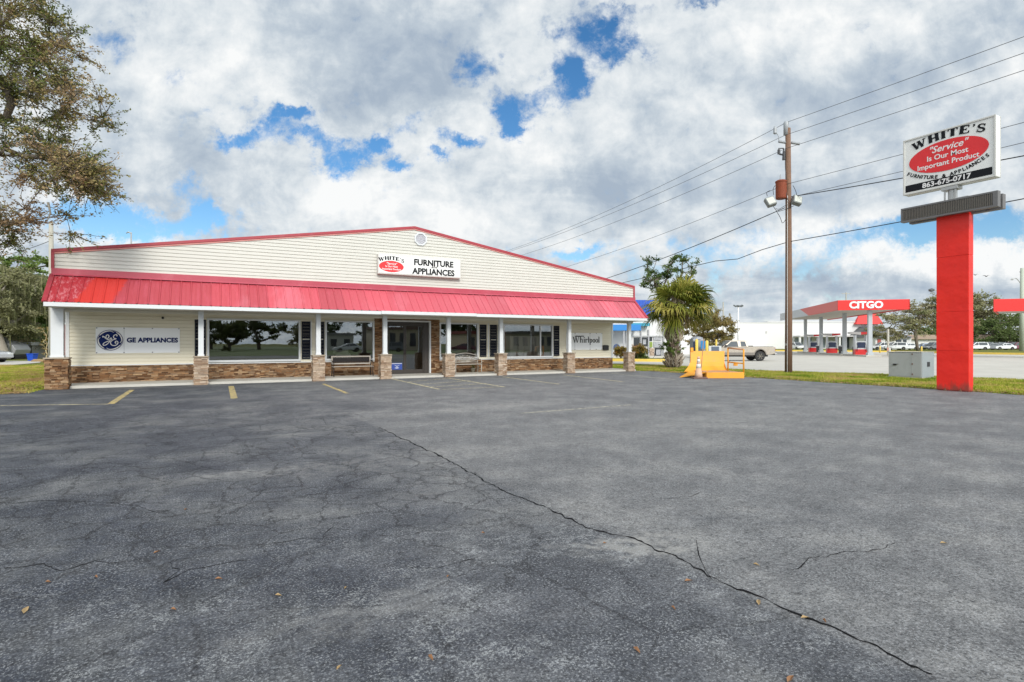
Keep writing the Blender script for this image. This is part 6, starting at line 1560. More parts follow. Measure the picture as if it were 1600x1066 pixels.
def pump(x, lab):
    dx, dy_ = math.cos(STN_ANG), math.sin(STN_ANG); lx, ly = x, -WC/2
    t = thing('fuel_pump', lab, 'fuel pump', (st0[0] + dx*lx - dy_*ly, st0[1] + dy_*lx + dx*ly, .145), STN_ANG, 'fuel pumps under the canopy')
    f = MB(); f.box(-.35, .35, -.62, .62, 0, .62); f.build('base', M_PRED, t, bevel=.02)
    f = MB(); f.box(-.30, .30, -.58, .58, .62, 1.5); f.box(-.33, .33, -.62, -.5, .62, 2.25); f.box(-.33, .33, .5, .62, .62, 2.25); f.box(-.3, .3, -.5, .5, 1.5, 1.56); f.build('cabinet', M_PGRY, t, bevel=.015)
    f = MB()
    for s in (-1, 1): f.box(s*.302, s*.32, -.42, .42, .78, 1.44)
    f.box(-.24, .24, -.622 - .02, -.621, .8, 1.3); f.build('screen', M_PSCR, t)
    f = MB(); f.add([(-.38, .05, 2.3), (.38, .05, 2.3), (.38, -.95, 2.42), (-.38, -.95, 2.42), (-.38, .05, 2.62), (.38, .05, 2.62), (.38, -.95, 2.62), (-.38, -.95, 2.62)], [(0,1,2,3),(7,6,5,4),(0,4,5,1),(1,5,6,2),(2,6,7,3),(3,7,4,0)]); f.build('valance_red', M_PRED, t)
    f = MB(); f.add([(-.38, .055, 2.3), (.38, .055, 2.3), (.38, 1.2, 2.42), (-.38, 1.2, 2.42), (-.38, .055, 2.62), (.38, .055, 2.62), (.38, 1.2, 2.62), (-.38, 1.2, 2.62)], [(0,1,2,3),(7,6,5,4),(0,4,5,1),(1,5,6,2),(2,6,7,3),(3,7,4,0)]); f.build('valance_grey', M_VAL, t)
    f = MB()
    for s in (-1, 1):
        for yy in (-.46, .46): f.tube(spline([(s*.30, yy, 1.3), (s*.5, yy, 1.0), (s*.46, yy, .4), (s*.40, yy, .9)], 6), .02, 5)
    f.build('hose', M_BLK, t)
    g = MB(); g.box(-.42, -.36, -.8, -.72, 0, 1.0); g.tube([(-.75, -.9, 0), (-.75, -.9, 1.0)], .06, 8); g.build('guard_post', pm('guard_white', (.6, .6, .58), .5), t)
pump(3.9, 'fuel pump nearest the camera under the red canopy'); pump(14.6, 'middle fuel pump under the red canopy'); pump(23.5, 'farthest fuel pump just right of the wooden pole')
for x, lab in ((5.6, 'dark square bin beside the nearest fuel pump'), (10.8, 'dark square bin between the middle pump and the third canopy post'), (20.9, 'dark square bin right of the second canopy post')):
    dx, dy_ = math.cos(STN_ANG), math.sin(STN_ANG); lx, ly = x, -WC/2 - .1
    t = thing('litter_bin', lab, 'litter bin', (st0[0] + dx*lx - dy_*ly, st0[1] + dy_*lx + dx*ly, .145), STN_ANG, 'litter bins on the pump island')
    f = MB(); f.prism([(-.28, 0), (.28, 0), (.32, .9), (-.32, .9)], -.3, .3); f.build('bin', M_BLK, t); f = MB(); f.box(-.34, .34, -.34, .34, .9, 1.02); f.build('lid', M_PGRY, t, bevel=.03)
for px, d in ((1390, 61), (1472, 62), (1228, 84), (1375, 84), (1440, 80)):
    f = MB(); f.lathe([(.10, 0), (.10, .95), (.07, 1.02), (.01, 1.04)], 10); o = f.build('bollard', M_YK if d > 70 else pm('bollard_white', (.62, .6, .55), .6), loc=(*W(px, d), -.01), smooth=True)
    tag(o, {1390: 'pale bollard at the right end of the pump island', 1472: 'pale bollard hidden behind the red column', 1228: 'yellow bollard behind the wooden pole', 1375: 'yellow bollard behind the front canopy post', 1440: 'yellow bollard behind the grey electrical cabinet'}[px], 'bollard', 'bollards at the fuel station')
# price sign post by the canopy
t = thing('street_sign', 'pale slim sign post standing right of the front canopy post', 'sign post', (*W(1387.5, 66), -.01)); f = MB(); f.box(-.09, .09, -.09, .09, 0, ZH(514, 66)); f.build('post', pm('cream_post', (.62, .60, .52), .6), t, bevel=.01)
f = MB(); f.box(-.35, .35, -.1, -.08, .55, .95); f.build('plate', pm('sign_plate', (.6, .25, .18), .6), t)
# second canopy at the right edge
q = W(1553, 55)
c2_ = thing('fuel_canopy', 'second red fuel canopy cut off by the right edge of the picture', 'canopy', (q[0], q[1], 0), -YAW + R(-18))
f = MB(); f.box(0, 9, 0, .12, 4.62, 5.85); f.prism([(0, .12), (.12, .12), (3.4, 7), (3.28, 7)], 4.62, 5.848, 'z'); f.build('fascia', M_CRED, c2_, bevel=.01); f = MB(); f.prism([(.2, .13), (9, .13), (9, 7), (3.42, 7)], 4.72, 5.7, 'z'); f.build('soffit', M_CW, c2_)
for x in (5.0, 8.2):
    f = MB(); f.box(x - .2, x + .2, 3.2, 3.6, 0, 4.75); f.build('canopy_post', M_POST, c2_)
# concrete street pole with a bent lamp arm
q = W(1597, 100)
t = thing('street_lamp', 'tall pale green concrete street pole with a curved lamp arm at the right edge', 'street lamp', (q[0], q[1], -.01))
f = MB(); f.tube([(0, 0, 0), (0, 0, ZH(419, 100))], [.42, .26], 12); f.build('pole', pm('greenish_concrete', (.42, .46, .38), .8, var=.1), t, smooth=True)
cr_ = Vector((-CA, SA, 0)); f = MB(); zz = ZH(448, 100); f.tube(spline([tuple(Vector((0, 0, zz))), tuple(cr_*.5 + Vector((0,0,zz+.9))), tuple(cr_*1.1 + Vector((0,0,zz+1.5))), tuple(cr_*1.7 + Vector((0,0,zz+1.45)))], 5), .06, 6); f.build('lamp_arm', M_GALV, t)
f = MB(); a = cr_*1.55 + Vector((0,0,zz+1.42)); b2 = cr_*2.0 + Vector((0,0,zz+1.25)); f.tube([tuple(a), tuple((a+b2)/2), tuple(b2)], [.08, .18, .07], 8); f.build('lamp_head', M_GALV, t)
f = MB(); f.tube([tuple(Vector((0,0,ZH(425,100))) + cr_*.5), tuple(Vector((0,0,ZH(425,100))) - cr_*.5)], .05, 5); f.build('crossarm', M_BLK, t)
# twin floodlight pole left of the white building
q = W(1153.5, 118); zt2 = ZH(480, 118)
t = thing('street_lamp', 'slim white parking lot pole with twin floodlight heads', 'street lamp', (q[0], q[1], -.01))
f = MB(); f.tube([(0, 0, 0), (0, 0, zt2)], [.22, .14], 10); f.build('pole', pm('pole_white', (.72, .73, .74), .5), t, smooth=True)
for s in (-1, 0, 1):
    f = MB(); a = cr_*(s*.55); f.tube([(0, 0, zt2), (a.x, a.y, zt2 + .2)], .05, 5); f.build('lamp_arm', M_GALV, t)
    f = MB(); f.box(-.3, .3, -.3, .3, -.12, .14); f.build('lamp_head', pm('lamp_dark', (.10, .11, .11), .5), t, bevel=.05, loc=(a.x*1.3, a.y*1.3, zt2 + .25), rot=(R(20), R(25*s), -YAW))
q = W(1130, 90)
t = thing('utility_pole', 'thin distant pole rising above the olive tree', 'utility pole', (q[0], q[1], 0)); f = MB(); f.tube([(0,0,0),(0,0,ZH(472, 90))], [.14,.09], 8); f.build('pole', M_PGREY, t)
q = W(1322, 150)
t = thing('utility_pole', 'distant pole top showing above the CITGO canopy', 'utility pole', (q[0], q[1], 0)); f = MB(); f.tube([(0,0,0),(0,0,ZH(457, 150))], [.2,.14], 8); f.build('pole', M_PGREY, t); f = MB(); a = cr_*1.2; f.tube([(a.x,a.y,ZH(459,150)), (-a.x,-a.y,ZH(459,150))], .08, 5); f.build('crossarm', M_PGREY, t)
q = W(1462, 60)
t = thing('street_lamp', 'floodlight bracket poking out behind the left edge of the red column', 'street lamp', (q[0], q[1], 0)); f = MB(); f.tube([(.5,0,0),(.5,0,ZH(455, 60))], .09, 8); f.tube([(.5,0,ZH(454,60)), tuple(cr_*.5 + Vector((0,0,ZH(454,60))))], .05, 6); f.build('pole', M_PGREY, t)
f = MB(); f.box(-.2,.2,-.2,.2,-.12,.12); f.build('lamp_head', MATS['lamp_dark'], t, bevel=.03, loc=tuple(cr_*.45 + Vector((0,0,ZH(453.5,60)))), rot=(R(20), R(-20), -YAW))

# ================================================================== FAR BUILDINGS
M_WHB = pm('white_render', (.70, .70, .69), .7, var=.05, scale=.3); M_DKW = pm('dark_window', (.05, .06, .07), .15); M_GRF = pm('grey_shingles', (.13, .13, .135), .85, var=.15, scale=2)
def bld(name, lab, px, d, rz=0.): return thing(name, lab, 'building', (*W(px, d), 0), -YAW + rz)
b_ = bld('warehouse', 'long low white flat roofed building behind the fuel pumps', 1250, 140, R(-3))
def bx_(px, d=140): return (px - 1250) / F * d
f = MB(); f.box(bx_(1040), bx_(1368), 0, 30, 0, 6.6); f.build('wall', M_WHB, b_)
f = MB(); f.box(bx_(1200), bx_(1366), -.12, 30.1, 6.6, 6.95); f.box(bx_(1040), bx_(1200), -.12, 30.1, 6.6, 6.75); f.build('parapet', pm('pale_parapet', (.62, .62, .61), .7), b_)
f = MB(); f.add([(bx_(1331), -1.2, 6.2), (bx_(1372), -1.2, 6.2), (bx_(1366), .2, 9.0), (bx_(1341), .2, 9.0), (bx_(1331), .2, 6.2), (bx_(1372), .2, 6.2)], [(0,1,2,3),(0,3,4),(1,5,2),(4,3,2,5),(0,4,5,1)]); f.build('red_awning', M_CRED, b_)
f = MB(); f.box(bx_(1240), bx_(1340), -3.5, -.05, 3.0, 3.35); f.build('walk_canopy', M_VAL, b_)
for a, c2 in ((1242, 1254), (1262, 1268), (1281, 1288), (1308, 1317), (1320, 1334)):
    f = MB(); f.box(bx_(a), bx_(c2), -.08, .02, .3, 2.7); f.build('window', pm('greyish_window', (.22, .27, .30), .25), b_)
for a in (1241, 1270, 1300, 1337):
    f = MB(); f.box(bx_(a)-.2, bx_(a)+.2, -3.3, -2.9, 0, 3.0); f.build('column', M_WHB, b_)
f = MB(); f.box(bx_(1197.5), bx_(1199.5), -.14, 0, 4.0, 4.5); f.build('wall_light', M_VAL, b_)
# small house with grey hipped roof
b_ = bld('house', 'small white house with dark grey hipped roof left of the forked tree', 1395, 128, 0)
h_ = lambda px: (px - 1395) / F * 128
f = MB(); f.box(h_(1368), h_(1424), 0, 10, 0, 3.0); f.build('wall', M_WHB, b_)
f = MB(); f.add([(h_(1366), -1, 2.8), (h_(1424), -1, 2.8), (h_(1424), 11, 2.8), (h_(1366), 11, 2.8), (h_(1376), 5, 4.7), (h_(1408), 5, 4.7)], [(0,1,5,4),(1,2,5),(2,3,4,5),(3,0,4),(0,3,2,1)]); f.build('roof', M_GRF, b_)
for a, c2, z0, z1, m_ in ((1400, 1408, .2, 2.3, M_DKW), (1411, 1416, 1., 2.3, M_DKW), (1371, 1376, .3, 2.4, pm('red_shutter', (.4, .08, .06), .6)), (1384, 1387, 0, 2.8, M_WHB), (1395, 1396.5, 0, 2.8, M_WHB)):
    f = MB(); f.box(h_(a), h_(c2), -.12, -.01, z0, z1); f.build('window' if m_ is M_DKW else ('shutter' if m_ is not M_WHB else 'column'), m_, b_)
b_ = bld('house', 'pale house wing with steep dark roof behind the front canopy post', 1370, 134, 0)
f = MB(); f.box(-3.0, 3.0, 0, 8, 0, 3.2); f.build('wall', M_WHB, b_); f = MB(); f.prism([(-3.6, 3.1), (3.6, 3.1), (1.0, 5.6), (-1.0, 5.6)], -.6, 8.5); f.build('roof', M_GRF, b_)
b_ = bld('building', 'low tan roofed building behind the cars left of the red column', 1450, 150, 0)
f = MB(); f.box(-7, 22, 0, 10, 0, 2.6); f.build('wall', M_WHB, b_); f = MB(); f.prism([(-8, 2.5), (23, 2.5), (21, 3.7), (-6, 3.7)], -1, 11); f.build('roof', pm('tan_roof', (.36, .27, .21), .8), b_)

# blue roofed shop right of the store
b_ = bld('shop', 'white shop with bright blue metal roof partly hidden by the palm', 1010, 58, R(2))
s_x = lambda px: (px - 1010) / F * 58
M_BLUE = pm('blue_metal_roof', (.02, .10, .50), .4, var=.08, scale=1); M_BLU2 = pm('bright_blue_fascia', (.02, .20, .55), .45, var=.05)
f = MB(); f.box(s_x(900), s_x(1064), 0, 14, .0, 4.6); f.build('wall', M_WHB, b_)
f = MB(); n = 60; xa, xb = s_x(900), s_x(1046)
for i in range(n):
    x0, x1 = xa + (xb-xa)*i/n, xa + (xb-xa)*(i+1)/n
    f.box(x0, x1 - .04, -.6 - (.0), .3, 4.4, 5.95); f.box(x1 - .045, x1, -.64, .3, 4.4, 5.95)
f.build('mansard_roof', M_BLUE, b_)
f = MB(); f.box(s_x(900), s_x(992), -2.4, -.05, 2.75, 3.35); f.build('blue_canopy', M_BLU2, b_)
f = MB(); f.box(s_x(984), s_x(1012), -.9, -.05, 3.25, 3.55); f.build('blue_fascia', pm('teal_fascia', (.03, .30, .42), .5), b_)
f = MB(); f.box(s_x(986), s_x(1038), -.15, -.0, 2.15, 2.27); f.build('lintel', M_CGRY, b_)
for a in (966.5, 971, 981, 1001, 1013, 1036.5):
    f = MB(); f.box(s_x(a) - .06, s_x(a) + .06, -2.3 if a < 980 else -.18, -2.2 if a < 980 else -.02, .02, 2.9); f.build('column', pm('shop_column_grey', (.40, .40, .42), .5), b_)
M_SHELF = [pm('shopfront_dark', (.04, .045, .05), .2), pm('poster_mix_warm', (.40, .30, .22), .5, var=.9, scale=6), pm('poster_mix_grey', (.35, .36, .38), .5, var=.9, scale=8), pm('poster_green', (.22, .30, .05), .5, var=.5, scale=6)]
for a, c2, z0, z1, k in ((990, 999, 1.15, 2.05, 0), (1002, 1011.5, 1.15, 2.05, 0), (1004, 1009, 1.35, 1.85, 2), (1014, 1019, 1.7, 2.1, 0), (1021, 1033.5, 1.75, 2.1, 2), (1014, 1019, 1.05, 1.6, 3), (1021, 1033.5, 1.05, 1.62, 2), (1014, 1022, .1, .95, 1), (1023, 1033.5, .15, .98, 0), (1025, 1032, .25, .8, 2), (1009, 1012, .3, .9, 0)):
    f = MB(); f.box(s_x(a), s_x(c2), -.06 - .02 * k, -.01, z0, z1); f.build('window', M_SHELF[k], b_)
f = MB(); f.lathe([(.02, -.03), (.34, -.02)], 18, (s_x(963), -.05, 1.05), 'y'); f.build('round_emblem', pm('emblem_blue', (.05, .14, .38), .5, var=.8, scale=6), b_)
f = MB(); f.box(s_x(940), s_x(1064), -1.8, 0, -.01, .16); f.build('walk', M_SLAB, b_)
# bicycle rack / bicycle in front
q = W(1009, 52.5)
t = thing('bicycle', 'bicycle parked in front of the blue roofed shop window', 'bicycle', (q[0], q[1], 0), -YAW)
for x in (-.5, .5):
    f = MB(); f.tube([(x + .33*math.cos(a), 0, .34 + .33*math.sin(a)) for a in [j*math.pi/10 for j in range(21)]], .018, 5, cap=False); f.build('wheel', M_TYRE, t)
f = MB(); f.tube([(-.5,0,.34),(-.15,0,.75),(.35,0,.8),(.5,0,.34)], .018, 5); f.tube([(-.15,0,.75),(0,0,.34),(.35,0,.78)], .018, 5); f.tube([(-.5,0,.34),(0,0,.34)], .015, 5); f.tube([(.35,0,.8),(.33,0,1.0)], .016, 5); f.build('frame', M_BLK, t)
f = MB(); f.box(-.28, -.06, -.06, .06, .86, .92); f.tube([(-.17,0,.75),(-.17,0,.88)], .014, 5); f.build('saddle', M_BLK, t)
f = MB(); f.tube([(.33,-.25,1.0),(.33,.25,1.0)], .014, 5); f.build('handlebar', M_BLK, t)
# low sheds / kiosk right of the palm
b_ = bld('building', 'low white building wing right of the palm behind the vacuum machine', 1098, 72, 0)
f = MB(); f.box(-3.2, 2.6, 0, 8, 0, 2.0); f.build('wall', M_WHB, b_); f = MB(); f.prism([(-1.2, .2), (-1.2, 1.25), (-.9, 1.45), (1.2, 1.5), (1.2, .2)], -.4, 0); f.build('window', M_DKW, b_)
# vacuum machine etc behind the ramp
q = W(1089, 31)
t = thing('vacuum_machine', 'grey and blue coin vacuum machine behind the yellow ramp', 'machine', (q[0], q[1], -.01), -YAW)
f = MB(); f.box(-.32, .32, -.3, .3, 0, 1.72); f.build('body', pm('machine_grey', (.30, .31, .34), .45, metal=.2, var=.15), t, bevel=.03); f = MB(); f.lathe([(.34, 1.72), (.30, 1.82), (.1, 1.88)], 16); f.build('dome', MATS['machine_grey'], t)
f = MB(); f.box(-.31, -.08, -.325, -.302, .9, 1.6); f.build('panel', M_PSCR, t); f = MB(); f.tube(spline([(.3, -.2, 1.5), (.55, -.3, 1.2), (.5, -.3, .5), (.3, -.3, .3)], 6), .035, 6); f.build('hose', M_BLK, t)
t = thing('notice_sign', 'bright blue notice board beside the vacuum machine', 'sign', (*W(1100.5, 30.2), -.01), -YAW)
f = MB(); f.box(-.2, .22, -.03, 0, 1.2, 1.62); f.build('board', pm('notice_blue', (.03, .22, .50), .4), t); f = MB(); f.tube([(0, .02, 0), (0, .02, 1.4)], .03, 8); f.build('post', M_GALV, t)
t = thing('notice_sign', 'white framed grey notice standing right behind the yellow ramp', 'sign', (*W(1117, 29), -.01), -YAW)
f = MB(); f.box(-.33, .33, -.04, 0, .9, 1.36); f.tube([(-.25, .0, 0), (-.25, .0, .95)], .02, 6); f.tube([(.25, .0, 0), (.25, .0, .95)], .02, 6); f.build('board', M_TRIM, t); f = MB(); f.box(-.2, .2, -.05, -.041, .95, 1.32); f.build('panel', pm('notice_grey', (.12, .15, .20), .4), t)
for px, top in ((1088.5, 531), (1104.5, 533)):
    f = MB(); f.lathe([(.075, 0), (.075, ZH(top, 28)), (.01, ZH(top, 28) + .05)], 10); o = f.build('bollard', M_YK, loc=(*W(px, 28), -.01), smooth=True); tag(o, 'tall yellow post behind the ramp, ' + ('left of the blue notice' if px < 1100 else 'right of the blue notice'), 'bollard', 'yellow posts behind the ramp')
f = MB(); f.lathe([(.06, 0), (.06, 1.7), (.01, 1.72)], 10); o = f.build('bollard', M_YK, loc=(*W(1119, 33), -.01), smooth=True); tag(o, 'thin yellow post by the front of the pickup truck', 'bollard', 'yellow posts behind the ramp')

# ================================================================== YELLOW RAMP, CONE, CABINET
M_YR = pm('ramp_yellow', (.78, .34, .025), .55, var=.14, scale=2, dirt=.45, dirtcol=(.45, .26, .08)); M_RRUST = pm('ramp_worn_deck', (.50, .26, .14), .75, var=.3, scale=6, dirt=.5, dirtcol=(.6, .40, .12))
q = W(1104, 24.6)
t = thing('loading_ramp', 'yellow steel loading ramp with curved skirt and a pipe guard rail', 'ramp', (q[0], q[1], 0), -YAW)
m = lambda px, y=0.: ((px - 800) * (24.6 + y) - 304 * 24.6) / F      # sideways metres from the ramp's foot point
# curved skirt: upright plate sweeping out into the floor plate
prof = [(1.2, 1.12), (1.15, .9), (1.08, .62), (.95, .42), (.70, .27), (.40, .20)]
f = MB(); nx_ = 12
def fl(u, k):       # flare of both lower corners
    z = prof[k][1]; s = max(0, (.62 - z) / .42)
    y_ = prof[k][0]; xl_, xr_ = m(1079, y_) - .30 * s ** 1.5, m(1132, y_) + .10 * s ** 1.5
    return xl_ + (xr_ - xl_) * u
g_ = [[(fl(i/nx_, k), prof[k][0], prof[k][1]) for i in range(nx_+1)] for k in range(len(prof))]
g2 = [[(x, y + .04, z - (.04 if k > 2 else 0)) for x, y, z in row] for k, row in enumerate(g_)]
def grid(f, G_, flip=False):
    R_, C_ = len(G_), len(G_[0]); f.add([p for row in G_ for p in row], [((i*C_+j), (i*C_+j+1), ((i+1)*C_+j+1), ((i+1)*C_+j)) for i in range(R_-1) for j in range(C_-1)])
grid(f, g_); grid(f, g2); f.quad(g_[0][0], g_[0][-1], g2[0][-1], g2[0][0])
for c in (0, -1):
    for k in range(len(prof) - 1): f.quad(g_[k][c], g_[k+1][c], g2[k+1][c], g2[k][c])
f.build('skirt', M_YR, t, smooth=False)
f = MB(); f.box(m(1079, 1.2), m(1083, 1.2), 1.16, 1.3, 1.1, 1.28); f.build('lifting_lug', M_YR, t)
# floor plate with worn top, right platform, left tongue
f = MB(); f.box(m(1104, -1.15), m(1163, -1.15), -1.15, .6, .0, .25); f.build('platform', M_YR, t, bevel=.012)
f = MB(); xq, xr2 = m(1104, -1.15) + .03, m(1163, -1.15) - .06; f.quad((xq, -1.1, .254), (xr2, -1.1, .254), (xr2, .55, .254), (xq, .55, .254)); f.build('worn_deck', M_RRUST, t)
f = MB(); f.add([(a_, b_q, c_) for (a_, b_q, c_) in [(m(1062,-.6), -.6, .0), (m(1085,-.8), -.8, .10), (m(1105,-1.0), -1.0, .235), (m(1108,.4), .4, .235), (m(1078,.5), .5, .20), (m(1073,.2), .2, .12), (m(1062,-.6), -.6, .03), (m(1085,-.8), -.8, .14), (m(1105,-1.0), -1.0, .27), (m(1108,.4), .4, .27), (m(1078,.5), .5, .24), (m(1073,.2), .2, .16)]],
    [(0,1,2,3,4,5), (6,7,8,9,10,11), (0,1,7,6), (1,2,8,7), (2,3,9,8), (3,4,10,9), (4,5,11,10), (5,0,6,11)]); f.build('tongue_plate', M_YR, t)
f = MB()
xa, xb = m(1137.5, -.2), m(1162, -1.0)
f.tube([(xa, -.2, .25), (xa, -.2, 1.28)], .035, 8); f.tube([(xb, -1.0, .2), (xb, -1.0, 1.22)], .035, 8); f.tube([(xb, -.98, .62), (xa, -.2, .66)], .028, 8); f.build('guard_rail', M_YR, t, smooth=True)
f = MB(); f.tube([(xb, -1.0, 1.22), (xa, -.2, 1.28)], .035, 8); f.build('top_rail', M_RRUST, t, smooth=True)
f = MB(); f.box(m(1146, -.4), m(1152, -.4), -.45, -.4, .50, .62); f.build('rail_plate', M_YR, t)
f = MB(); f.add([(m(1132, .9), .9, .255), (m(1136, .55), .55, .255), (m(1132, 1.05), 1.1, .62), (m(1132, .9)+.03, .9, .255)], [(0,1,2),(1,3,2),(0,2,3)]); f.build('corner_brace', M_YR, t)
# cone
q = W(1091.5, 23.3)
t = thing('traffic_cone', 'faded tall traffic cone standing in front of the yellow ramp', 'traffic cone', (q[0], q[1], 0), -YAW)
M_CO = pm('faded_cone', (.62, .40, .28), .7, var=.2, scale=4, dirt=.5, dirtcol=(.55, .5, .42)); M_COW = pm('cone_band', (.68, .66, .58), .6, var=.1)
f = MB(); f.lathe([(.17, .06), (.145, .20), (.105, .44)], 18); f.lathe([(.082, .62), (.074, .68)], 18); f.lathe([(.058, .82), (.045, .92), (.02, .93)], 18); f.build('cone', M_CO, t, smooth=True)
f = MB(); f.lathe([(.1055, .44), (.082, .62)], 18); f.lathe([(.0745, .68), (.058, .82)], 18); f.build('reflective_band', M_COW, t, smooth=True)
f = MB(); f.prism([(-.28, -.26), (.30, -.28), (.34, .20), (.1, .3), (-.26, .24)], 0, .06, 'z'); f.build('base', pm('cone_base', (.16, .09, .075), .8), t, bevel=.01)
f = MB(); f.tube([(0, 0, 0), (.22, .25, 1.65)], [.018, .016], 6); o = f.build('stick', pm('stick_brown', (.36, .22, .12), .8), loc=(*W(1094.5, 23.55), .02), rot=(0, 0, -YAW)); tag(o, 'long brown stick leaning on the ramp behind the cone', 'stick')
# grey electrical cabinet
t = thing('electrical_cabinet', 'weathered grey metal electrical cabinet on the grass beside the red column', 'cabinet', (26.4, 12.3, -.03))
M_EC = pm('cabinet_grey', (.40, .42, .42), .6, var=.14, scale=1.5, dirt=.35, dirtcol=(.30, .31, .30)); M_EC_SHADE = pm('cabinet_grey_shaded', (.30, .335, .35), .6, var=.14, scale=1.5, dirt=.3, dirtcol=(.24, .26, .27))
f = MB(); f.box(0.0, 1.0, 0, 1.3, .06, 1.12); f.build('body', M_EC, t, bevel=.01)
f = MB(); f.box(-.02, 1.02, -.02, 1.32, 1.12, 1.15); f.build('lid', M_EC, t, bevel=.01)
f = MB(); f.box(-.014, -.002, .02, 1.28, .10, 1.09); f.box(-.02, -.014, .36, .375, .12, 1.08); dd_ = f.build('door', M_EC, t)
f = MB()
for z in (.16, .6, 1.02): f.box(-.03, -.015, .33, .37, z, z + .06)
f.build('hinge', MATS['rusty_steel'], dd_)
f = MB(); f.box(-.05, -.016, .98, 1.1, .55, .60); f.box(-.035, -.016, .9, 1.12, .60, .62); f.build('latch', M_BLK, dd_)
f = MB(); f.box(.01, .99, -.012, -.001, .08, 1.10); f.build('side_shade_panel', M_EC_SHADE, t)  # thin sheet added over the side, its shade put into darker grey
f = MB(); f.box(.42, .62, -.03, -.013, .52, .72); f.build('meter_window', M_BLK, t)
f = MB(); f.box(-.05, 1.05, -.05, 1.35, -.0, .06); f.build('plinth', M_SLAB, t)

# ================================================================== LEFT SIDE OBJECTS
q = W(50.5, 46)
t = thing('wheeled_bin', 'blue plastic recycling bin on the driveway edge', 'bin', (q[0], q[1], -.03), -YAW)
M_BBIN = pm('bin_blue', (.012, .07, .45), .4, var=.05)
f = MB()
for (za, zb2, wa, wb2) in ((0.05, .60, .21, .27),):
    f.add([(-wa,-wa,za),(wa,-wa,za),(wa,wa,za),(-wa,wa,za),(-wb2,-wb2,zb2),(wb2,-wb2,zb2),(wb2,wb2,zb2),(-wb2,wb2,zb2)], [(0,3,2,1),(4,5,6,7),(0,1,5,4),(1,2,6,5),(2,3,7,6),(3,0,4,7)])
f.build('tub', M_BBIN, t, bevel=.02); f = MB(); f.box(-.30, .30, -.30, .30, .60, .655); f.build('lid', M_BBIN, t, bevel=.015)
q = W(15, 52)
t = thing('camper_trailer', 'low pale grey trailer with sloping roof parked behind the silver car', 'trailer', (q[0], q[1], -.03), -YAW + R(8))
f = MB(); f.prism([(-2.2, .45), (1.0, .45), (1.2, .9), (.9, 1.35), (-.2, 1.75), (-1.4, 2.2), (-2.2, 2.3)], -1, 1); f.build('body', pm('trailer_grey', (.34, .35, .36), .5, var=.1), t, bevel=.04)
f = MB(); f.box(-.1, .5, -1.02, -.99, 1.0, 1.25); f.build('window', M_DKW, t); f = MB(); f.box(-2.0, .9, -.9, .9, .25, .45); f.build('chassis', M_BLK, t); wheel(t, -.4, -.9, .33, .2, -1); wheel(t, -.4, .9, .33, .2, 1)
q = W(35, 54)
t = thing('garden_shed', 'low grey shed with flat roof between the trailer and blue bin', 'shed', (q[0], q[1], -.03), -YAW)
f = MB(); f.box(-.95, .95, 0, 2, 0, 1.3); f.build('wall', pm('shed_grey', (.22, .22, .20), .8, var=.3, scale=3), t); f = MB(); f.box(-1.35, 1.1, -.3, 2.2, 1.3, 1.62); f.build('roof', pm('shed_roof', (.36, .36, .37), .7), t)
q = W(63, 45)
f = MB(); f.prism([(-.5, 0), (.45, 0), (.5, .12), (.2, .2), (-.3, .22), (-.55, .1)], -.3, .3); o = f.build('log', pm('log_brown', (.30, .20, .10), .9, var=.3, scale=6), loc=(q[0], q[1], -.03), rot=(0, 0, -YAW), bevel=.04); tag(o, 'short brown log lying by the blue bin', 'log')
# red clad shed behind the porch corner
q = W(100, 38)
t = thing('red_shed', 'red metal clad shed seen between the first post and the wall corner', 'shed', (q[0], q[1], -.03), -YAW)
M_RS = pm('red_cladding', (.50, .07, .06), .5, var=.1)
f = MB()
for i in range(24): f.box(-.5 + i*.12, -.5 + i*.12 + .10, -.02, .0, .25, 2.78); 
f.box(-.5, 2.4, 0, 2.2, .2, 2.8); f.build('wall', M_RS, t); f = MB(); f.prism([(-.6, 2.8), (2.5, 2.8), (2.5, 2.95), (-.6, 2.86)], -.15, 2.3); f.build('roof', M_WHB, t)
f = MB()
for k in range(3): f.tube([(-.35 + .1*k, -.04, .55), (.25 + .1*k, -.04, .15)], .03, 5)
f.build('white_stripe', M_TRIM, t)
q = W(76.5, 40)
t = thing('handrail', 'white painted handrail posts just left of the first porch post', 'handrail', (q[0], q[1], -.03), -YAW)
f = MB(); f.tube([(0, 0, 0), (0, 0, 1.9), (.25, 0, 2.4), (.8, 0, 2.45)], .04, 6); f.tube([(.2, 0, 0), (.2, 0, 2.3)], .03, 6); f.build('rail', M_TRIM, t)
# birds
for (px, py, d) in ((1524, 430, 70), (1541, 432, 60)):
    f = MB(); s = .45
    f.add([(0, -.2, 0), (.06, 0, .03), (0, .2, 0), (-.06, 0, .03), (0, 0, -.05)], [(0,1,4),(1,2,4),(2,3,4),(3,0,4),(0,3,2,1)])
    for q_ in (-1, 1): f.add([(0, .06, .02), (q_*s*.55, .1, .14), (q_*s, -.04, .05), (q_*s*.5, -.06, .12), (0, -.08, .02)], [(0,1,3,4),(1,2,3)])
    o = f.build('bird', M_BLK, loc=(*W(px, d), ZH(py, d)), rot=(0, 0, -YAW)); tag(o, 'small dark bird flying right of the red column, ' + ('the left one' if px < 1530 else 'the right one'), 'bird', 'birds in the sky')
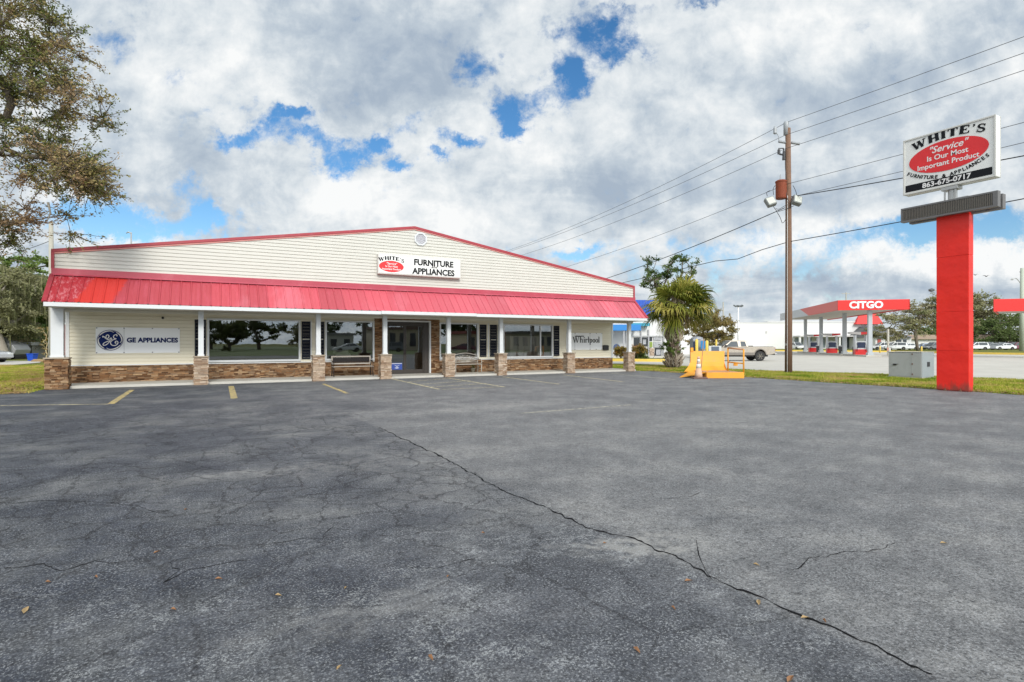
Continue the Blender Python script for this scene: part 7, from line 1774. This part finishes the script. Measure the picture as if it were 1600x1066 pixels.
# dry leaves on the asphalt
M_LEAF = pm('dry_leaf', (.26, .13, .06), .8, var=.3, scale=30); M_LEAF2 = pm('pale_dry_leaf', (.36, .25, .12), .8, var=.3, scale=30)
for i, (px, py, s) in enumerate([(px_, py_2, s_2 * .5) for px_, py_2, s_2 in [(1258,967,.055),(1288,972,.04),(1076,909,.06),(1185,943,.07),(1052,952,.045),(995,1018,.06),(1182,884,.05),(700,902,.035),(673,1030,.055),(540,920,.03),(271,954,.04),(75,911,.035),(40,955,.09),(245,864,.05),(342,906,.05),(435,932,.045),(290,797,.04),(755,834,.03),(530,1045,.04),(1235,1063,.07),(460,700,.03),(1475,850,.06),(945,850,.03),(150,903,.04)]]):
    X, Y = G(px, py); a = rg.uniform(0, 3.14); f = MB()
    pts_ = [(-s, 0, .004), (-s*.4, s*.32, .012), (s*.3, s*.30, .010), (s, 0, .006), (s*.3, -s*.3, .016), (-s*.4, -s*.28, .008)]
    f.add(pts_ + [(0, 0, .003)], [(k, (k+1) % 6, 6) for k in range(6)])
    o = f.build('dry_leaf', M_LEAF if i % 3 else M_LEAF2, loc=(X, Y, .002), rot=(0, 0, a), recalc=False)
    tag(o, 'small curled dry brown leaf lying on the asphalt', 'leaf', 'dry leaves scattered on the asphalt')
# low buildings across the street (mirrored in the glass)
for lab, x, y, w, h, wc, rc in (('long cream building across the street mirrored in the entrance doors', 32.5, -58, 4.2, 4.2, (.55, .47, .36), (.20, .12, .10)),
        ('tan building with a dark red roof across the street mirrored beside the fan backed bench', 47, -50, 3.2, 3.3, (.62, .50, .36), (.22, .04, .035)),
        ('wide beige building across the street mirrored in the rightmost large window', 59, -50, 5.0, 3.4, (.50, .45, .34), (.16, .15, .13)),
        ('low white building across the street mirrored at the left of the large window', -5, -63, 4.0, 2.5, (.75, .75, .73), (.5, .5, .5)),
        ('small white house across the street mirrored in the window above the dark backed bench', 23, -66, 2.6, 3.0, (.75, .74, .70), (.30, .30, .30))):
    t = thing('building', lab, 'building', (x, y, 0)); k = lab.split()[1] + lab.split()[0]
    f = MB(); f.box(-w, w, -10, 0, 0, h); f.build('wall', pm('render_' + k, wc, .8), t); f = MB(); f.box(-w - .3, w + .3, -10.3, .4, h, h + .5); f.build('roof', pm('roofing_' + k, rc, .8), t)
    n_ = int(w)
    for q_ in range(n_):
        xx_ = -w + (q_ + .5) * 2 * w / n_; f = MB(); f.box(xx_ - .6, xx_ + .6, 0, .05, .9, h - .7); f.build('window', M_DKW, t)
for i_, (x, y, p_, nm_) in enumerate(((20, -45, PW, 'white'), (27, -44, PG_, 'grey'), (40, -43, PR, 'maroon'))):
    car((x, y), R(10 * i_), nm_ + ' car parked across the street and mirrored in the shop glass', p_, 'suv' if i_ % 2 else 'sedan', 'cars across the street')
